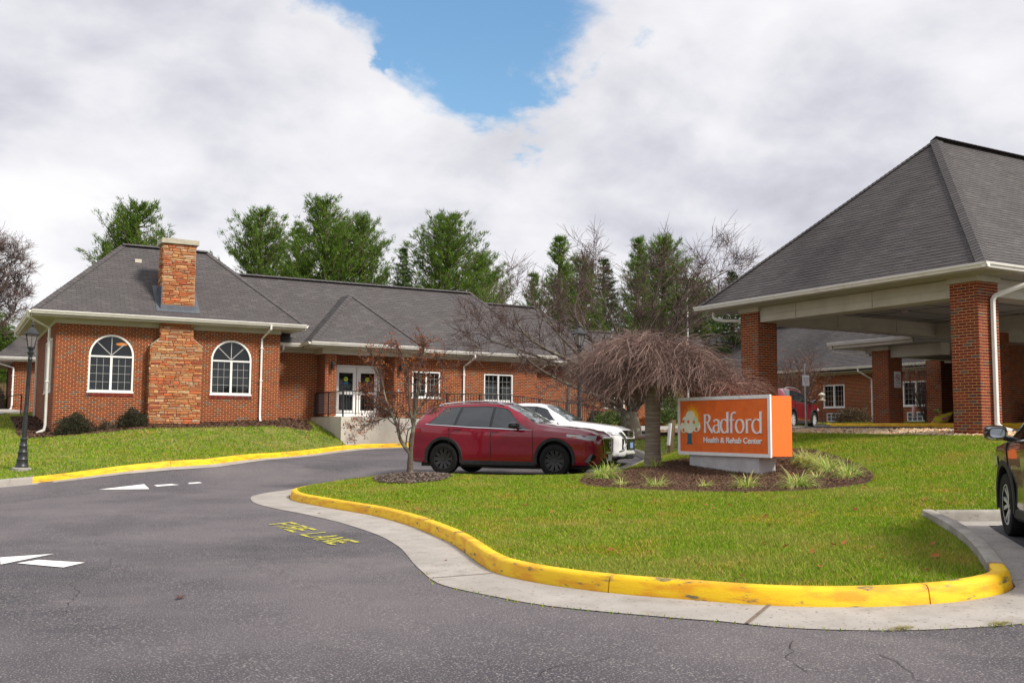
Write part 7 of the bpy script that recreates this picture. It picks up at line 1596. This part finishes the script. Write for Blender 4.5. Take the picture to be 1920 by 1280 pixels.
# small oak-like sapling with rusty leaves at the kerb nose
tq = 22.3; Sq = lambda px, py, dt=0: on_ray(px, py, tq+dt); sb = Sq(768, 888)
branchy(31, sb, None, M['twig2'], M['lichen_bark'], 'small_tree', 'small forked tree holding rusty brown leaves on the island beside the maroon SUV', trunk_pts=[sb-Vector((0, 0, .2)), Sq(769, 868), Sq(770, 845), Sq(775, 800), Sq(778, 770), Sq(781, 735)], trunk_r=[.085, .07, .05, .042, .034, .022], depth=3, up=.22, tw_len=.22, thin=.0035, leaf=M['brownleaf'], leaf_n=2700, leaf_s=.029, twn=3, ratio=.62, ang=(15, 50), limbs=[
 dict(pts=[Sq(769, 850), Sq(752, 826), Sq(745, 800), Sq(735, 775), Sq(722, 745), Sq(716, 712), Sq(710, 695)], r=(.05, .014), L=0.43, lv=2, k=1, pr=.8),
 dict(pts=[Sq(775, 800), Sq(768, 760), Sq(765, 710), Sq(757, 680), Sq(753, 665)], r=(.035, .008), L=0.35, lv=2, k=1, pr=.85),
 dict(pts=[Sq(777, 770), Sq(785, 730), Sq(786, 690), Sq(794, 668), Sq(795, 658)], r=(.03, .008), L=0.31, lv=2, k=1, pr=.8),
 dict(pts=[Sq(777, 780), Sq(800, 745), Sq(822, 715), Sq(830, 690)], r=(.025, .007), L=0.35, lv=2, k=1, pr=.8),
 dict(pts=[Sq(738, 780), Sq(715, 785), Sq(690, 795), Sq(675, 808)], r=(.02, .006), L=0.23, lv=2, k=2, pr=.7),
 dict(pts=[Sq(730, 770), Sq(705, 758), Sq(690, 745)], r=(.018, .006), L=0.23, lv=2, k=2, pr=.9),
 dict(pts=[Sq(780, 775), Sq(806, 775), Sq(822, 760)], r=(.018, .006), L=0.31, lv=2, k=2, pr=.7)])
# thin bare tree at far left and the tree stem by the lamp
tl = 44.; Lq = lambda px, py, dt=0: on_ray(px, py, tl+dt); lb_ = Vector((Lq(-60, 760).x, Lq(-60, 760).y, 2.0))
branchy(41, lb_, None, M['twig2'], M['bark'], 'bare_tree', 'bare reddish twiggy tree leaning in from the left edge', trunk_pts=[lb_, Lq(-55, 680), Lq(-50, 620)], trunk_r=[.25, .2, .16], depth=3, up=.15, tw_len=.5, thin=.007, ratio=.75, twn=4, limbs=[
 dict(pts=[Lq(-50, 625), Lq(-20, 570), Lq(10, 530), Lq(20, 500)], r=(.10, .02), L=0.66, lv=3, k=2, pr=.9),
 dict(pts=[Lq(-52, 640), Lq(-10, 615), Lq(25, 585), Lq(30, 560)], r=(.09, .015), L=0.61, lv=3, k=2, pr=.8),
 dict(pts=[Lq(-50, 625), Lq(-35, 560), Lq(-10, 500), Lq(-5, 485)], r=(.10, .02), L=0.61, lv=3, k=2, pr=.9)])
ts = 41.; b0 = on_ray(1066, 790, ts); branchy(51, b0, None, M['twig2'], M['bark'], 'bare_tree', 'slim bare tree before the brick wall just left of the tall lamp post', trunk_pts=[b0-Vector((0, 0, .4)), on_ray(1066, 730, ts), on_ray(1068, 690, ts)], trunk_r=[.12, .09, .08], depth=3, up=.3, tw_len=.6, thin=.008, limbs=[dict(pts=[on_ray(1068, 695, ts), on_ray(1058, 650, ts), on_ray(1050, 610, ts)], r=(.05, .015), L=1.0, lv=2, k=1), dict(pts=[on_ray(1068, 692, ts), on_ray(1080, 650, ts), on_ray(1085, 600, ts)], r=(.05, .015), L=1.0, lv=2, k=1)])
# multi-stem bare shrubs by the far wing
def stem_shrub(px, py, t, h, n, label, m, seed, leafm=None, spread=.9, leafn=0):
    R_ = random.Random(seed); p = on_ray(px, py, t); o = empty('bare_shrub', p, label, 'shrub'); tw = MB(); lv = []
    for k in range(n):
        a = R_.uniform(0, 6.28); s_ = R_.uniform(.1, spread); P = [Vector((0, 0, -.1))]; d = Vector((math.cos(a)*s_*.6, math.sin(a)*s_*.6, 1)).normalized()
        for i in range(5): d = (d+Vector((R_.gauss(0, .08), R_.gauss(0, .08), .02))).normalized(); P.append(P[-1]+d*h/5*R_.uniform(.7, 1.05))
        tw.tube(P, [.022*(1-.16*i) for i in range(6)], 4, cap=False)
        for j in range(2, 6):
            for _ in range(7):
                q = P[j].lerp(P[j-1], R_.random()); e = q+Vector((R_.gauss(0, .22), R_.gauss(0, .22), R_.uniform(.1, .5)))*h/2.4; tw.tube([q, q.lerp(e, .5)+Vector((R_.gauss(0, .02), R_.gauss(0, .02), 0)), e], [.007, .006, .004], 3, cap=False); lv.append(e)
    tw.build('stems', M['twig2'], o)
    if leafn:
        r = np.random.RandomState(seed); P = np.array([tuple(v) for v in lv]); C = P[r.randint(0, len(P), leafn)]+r.normal(0, .09, (leafn, 3)); a = r.normal(0, 1, (leafn, 3)); b = r.normal(0, 1, (leafn, 3)); s_ = .03; V = np.stack([C, C+a*s_, C+b*s_], 1).reshape(-1, 3); k = bpy.data.objects.new('leaves', tri_mesh('leaves', V, np.arange(3*leafn).reshape(-1, 3), leafm)); k.parent = o; link(k)
stem_shrub(1737, 789, 40.5, 2.6, 16, 'tall bare many-stemmed shrub in front of the far window', None, 3, spread=.75)
stem_shrub(1505, 775, 46, 3.0, 22, 'bare shrub with rusty upright twigs behind the dark red car', None, 5, M['brownleaf'], 1.5, 900)
stem_shrub(1445, 775, 47, 2.6, 14, 'smaller rusty shrub left of the dark red car roof', None, 6, M['brownleaf'], 1.4, 500)
# leafy shrubs: leaves through an uneven ellipsoid
def shrub(name, p, rx, ry, h, n, m, label, seed, grp=None, leaf=.035, inner=True, cat='shrub', rz=0.):
    r = np.random.RandomState(seed); o = empty(name, p, label, cat, grp, rz); d = r.normal(0, 1, (n, 3)); d /= np.linalg.norm(d, axis=1, keepdims=True); d[:, 2] = np.abs(d[:, 2])*1.0-.12; rad = r.uniform(.35, 1.04, n)**.6*(1+.10*np.sin(d[:, 0]*7+seed)+.09*np.sin(d[:, 1]*8+d[:, 2]*5)); C = d*rad[:, None]*np.array([rx, ry, h]); C[:, 2] = np.maximum(C[:, 2], .02)
    a = d+r.normal(0, .8, (n, 3)); a /= np.linalg.norm(a, axis=1, keepdims=True); b = np.cross(a, r.normal(0, 1, (n, 3))); b /= np.linalg.norm(b, axis=1, keepdims=True)+1e-9; s_ = leaf*r.uniform(.6, 1.3, (n, 1)); V = np.stack([C, C+a*s_*.6+b*s_*.4, C+a*s_*1.3, C+a*s_*.6-b*s_*.4], 1).reshape(-1, 3)
    k = bpy.data.objects.new('foliage', tri_mesh('foliage', V, np.arange(4*n).reshape(-1, 4), m)); k.parent = o; link(k); tw = MB(); R_ = random.Random(seed)
    for i in range(26): a_ = R_.uniform(0, 6.28); e = Vector((math.cos(a_)*rx*R_.uniform(.2, .9), math.sin(a_)*ry*R_.uniform(.2, .9), h*R_.uniform(.4, 1.0))); tw.tube([Vector((0, 0, -.05)), e*.5+Vector((0, 0, .1*h)), e], [.02, .01, .005], 4, cap=False)
    tw.build('stems', M['bark'], o); return o
def on_lawn(x, y, dz=0): return Vector((x, y, lz(x, y)+dz))
shrub('shrub', on_lawn(3.55, 35.55), .62, .5, .74, 11000, M['shrub'], 'dark rounded shrub at the left corner of the arched-window wing', 1, leaf=.034)
shrub('shrub', on_lawn(5.35, 35.75), .48, .42, .66, 8500, M['shrub'], 'dark round shrub beside the stone chimney foot', 2, leaf=.034)
shrub('shrub', on_lawn(4.5, 35.6), .34, .3, .36, 800, M['shrub'], 'thin low shrub between the two dark round shrubs', 3, leaf=.03)
p = on_ray(1599, 797, 45); shrub('shrub', p, .95, .85, .9, 6000, M['yewred'], 'wide red-brown clipped shrub below the far window', 4, leaf=.05)
for i, (px, py, t, rx, h, m, lb) in enumerate(((1150, 792, 42, .9, .62, 'boxwood', 'green hedge bush right of the bollard, left one'), (1165, 795, 41, .6, .5, 'boxwood', 'small green hedge bush behind the forked bare trunk'), (1252, 792, 41, .62, .66, 'boxwood', 'round green bush between the cherry trunk and the orange sign'), (1262, 778, 43, .6, 1.3, 'boxwood', 'taller dark bush behind the round green one'), (1125, 792, 43, .6, .55, 'yewred', 'brownish low bush left of the bollard'), (1205, 800, 42, .45, .42, 'brownleaf', 'rust-orange low plants by the far wall behind the cherry trunk'), (1232, 795, 43, .35, .35, 'brownleaf', 'small rust-orange plant right of the cherry trunk'), (15, 765, 52, 1.0, .7, 'liriope', 'yellow green bush behind the fence at the far left'))):
    shrub('shrub', on_ray(px, py, t), rx, rx*.8, h, 2600, M[m], lb, 20+i, 'low shrubs near the back walls', leaf=.06)
# variegated liriope clumps
clump_src = {}
def clump(x, y, s_, n, label, seed, ln=.34, m=None):
    R_ = random.Random(seed); z = float(bed_z(np.array([x]), np.array([y]))[0]); o = MB()
    for k in range(n):
        a = R_.uniform(0, 6.28); b = R_.random()**.7; d = Vector((math.cos(a), math.sin(a), 0)); p = d*R_.uniform(0, .12*s_/.34); l = ln*R_.uniform(.55, 1.15)*s_/.34; w_ = R_.uniform(.006, .011); el = math.radians(80-70*b); sd = Vector((-d.y, d.x, 0)); pts = [p]; dd = d*math.cos(el)+Vector((0, 0, math.sin(el)))
        for i in range(4): dd = (dd+Vector((0, 0, -.34-.25*b))+Vector((R_.gauss(0, .05), R_.gauss(0, .05), 0))).normalized(); pts.append(pts[-1]+dd*l/4)
        k0 = len(o.v)
        for i, q in enumerate(pts): ww = w_*(1-.22*i) if i < 4 else .0006; o.v.append(tuple(q-sd*ww)); o.v.append(tuple(q+sd*ww))
        for i in range(4): o.f.append((k0+2*i, k0+2*i+1, k0+2*i+3, k0+2*i+2)); o.m.append(0)
    ob = o.build('grass_clump', m or M['liriope'], loc=(x, y, z)); return tag(ob, label, 'grass clump', 'variegated grass clumps in the mulch bed')
CL = [(11.5, 16.72, .40, 380, 'large grass clump at the left end of the mulch bed, nearest the maroon SUV'), (12.2, 17.45, .36, 260, 'grass clump behind the large left one, close to the kerb'), (10.95, 15.3, .26, 110, 'sparse grass clump at the left front edge of the bed'), (11.25, 14.65, .33, 230, 'grass clump at the front edge left of the sign'), (11.75, 13.9, .24, 80, 'smallest sparse grass clump, below the left part of the sign base'), (12.12, 13.2, .36, 260, 'grass clump in front of the right half of the sign base'), (12.6, 12.5, .42, 380, 'full green grass clump in front of the right end of the sign'),
 (15.25, 14.65, .46, 420, 'big grass clump behind the right end of the sign'), (14.7, 13.75, .42, 330, 'grass clump in the right-hand row, second from the sign'), (15.0, 14.2, .40, 300, 'grass clump between the first two of the right-hand row'), (14.35, 12.95, .38, 280, 'grass clump near the right tip of the bed'), (13.95, 12.6, .36, 200, 'grass clump at the very right tip of the bed'), (13.75, 13.15, .24, 120, 'small grass clump inside the right row of the bed'), (15.6, 15.3, .42, 280, 'rearmost grass clump half hidden by the sign'), (13.5, 17.6, .3, 160, 'small grass clump by the cherry trunk'), (14.9, 17.2, .3, 120, 'low grass clump behind the sign near its left end')]
for i, (x, y, s_, n, lb) in enumerate(CL): clump(x, y, s_*1.15, int(n*1.9), lb, 100+i)
clump(13.95, 13.95, .2, 70, 'dried orange brown grass clump right of the sign base', 133, m=M['brownleaf'])
# fallen leaves
q = MB(); q.add([(0, -.02, .004), (.018, -.035, .010), (.022, -.008, .004), (.05, -.01, .012), (.026, .012, .003), (.03, .04, .014), (.004, .022, .003), (-.02, .04, .010), (-.016, .008, .004), (-.05, .0, .010), (-.018, -.014, .004)], [tuple(range(11))]); leafm_ = q.mesh('fallen_leaf', M['brownleaf'])
R_ = random.Random(9); A_ = np_poly(L1); k = 0; L1b = bed_polys[0]
while k < 120:
    x, y = R_.uniform(5.8, 15), R_.uniform(5.6, 21); pt = np.array([[x, y]])
    if not inside(pt, A_)[0] or inside(pt, L1b)[0]: continue
    ob = inst('fallen_leaf', leafm_, None, (x, y, lz(x, y)+.045), (R_.uniform(-.4, .4), R_.uniform(-.4, .4), R_.uniform(0, 6.28))); s_ = R_.uniform(.7, 1.4); ob.scale = (s_, s_*R_.uniform(.6, 1), s_); tag(ob, 'small rust-brown fallen leaf lying on the island lawn', 'leaf', 'fallen leaves on the island lawn'); k += 1
for x, y, s_, lb in ((2.63, 9.0, 1.6, 'curled brown leaf alone on the open asphalt'), (5.33, 15.9, 1.1, 'pair of brown leaves on the pan below the kerb'), (0.6, 14.2, 1.0, 'tiny leaf on the asphalt near the left edge'), (4.8, 10.0, .8, 'pale leaf on the wide part of the concrete pan')):
    h = on_ray(338, 1113, 8.7) if s_ == 1.6 else None
    if h is not None: x, y = h.x, h.y
    ob = inst('fallen_leaf', leafm_, None, (x, y, zr(x, y)+.010), (.0, .05, 1.)); ob.scale = (s_, s_*.7, s_); tag(ob, lb, 'leaf')
print('objects', len(bpy.data.objects), 'tris', sum(len(o.data.polygons) for o in bpy.data.objects if o.type == 'MESH'))
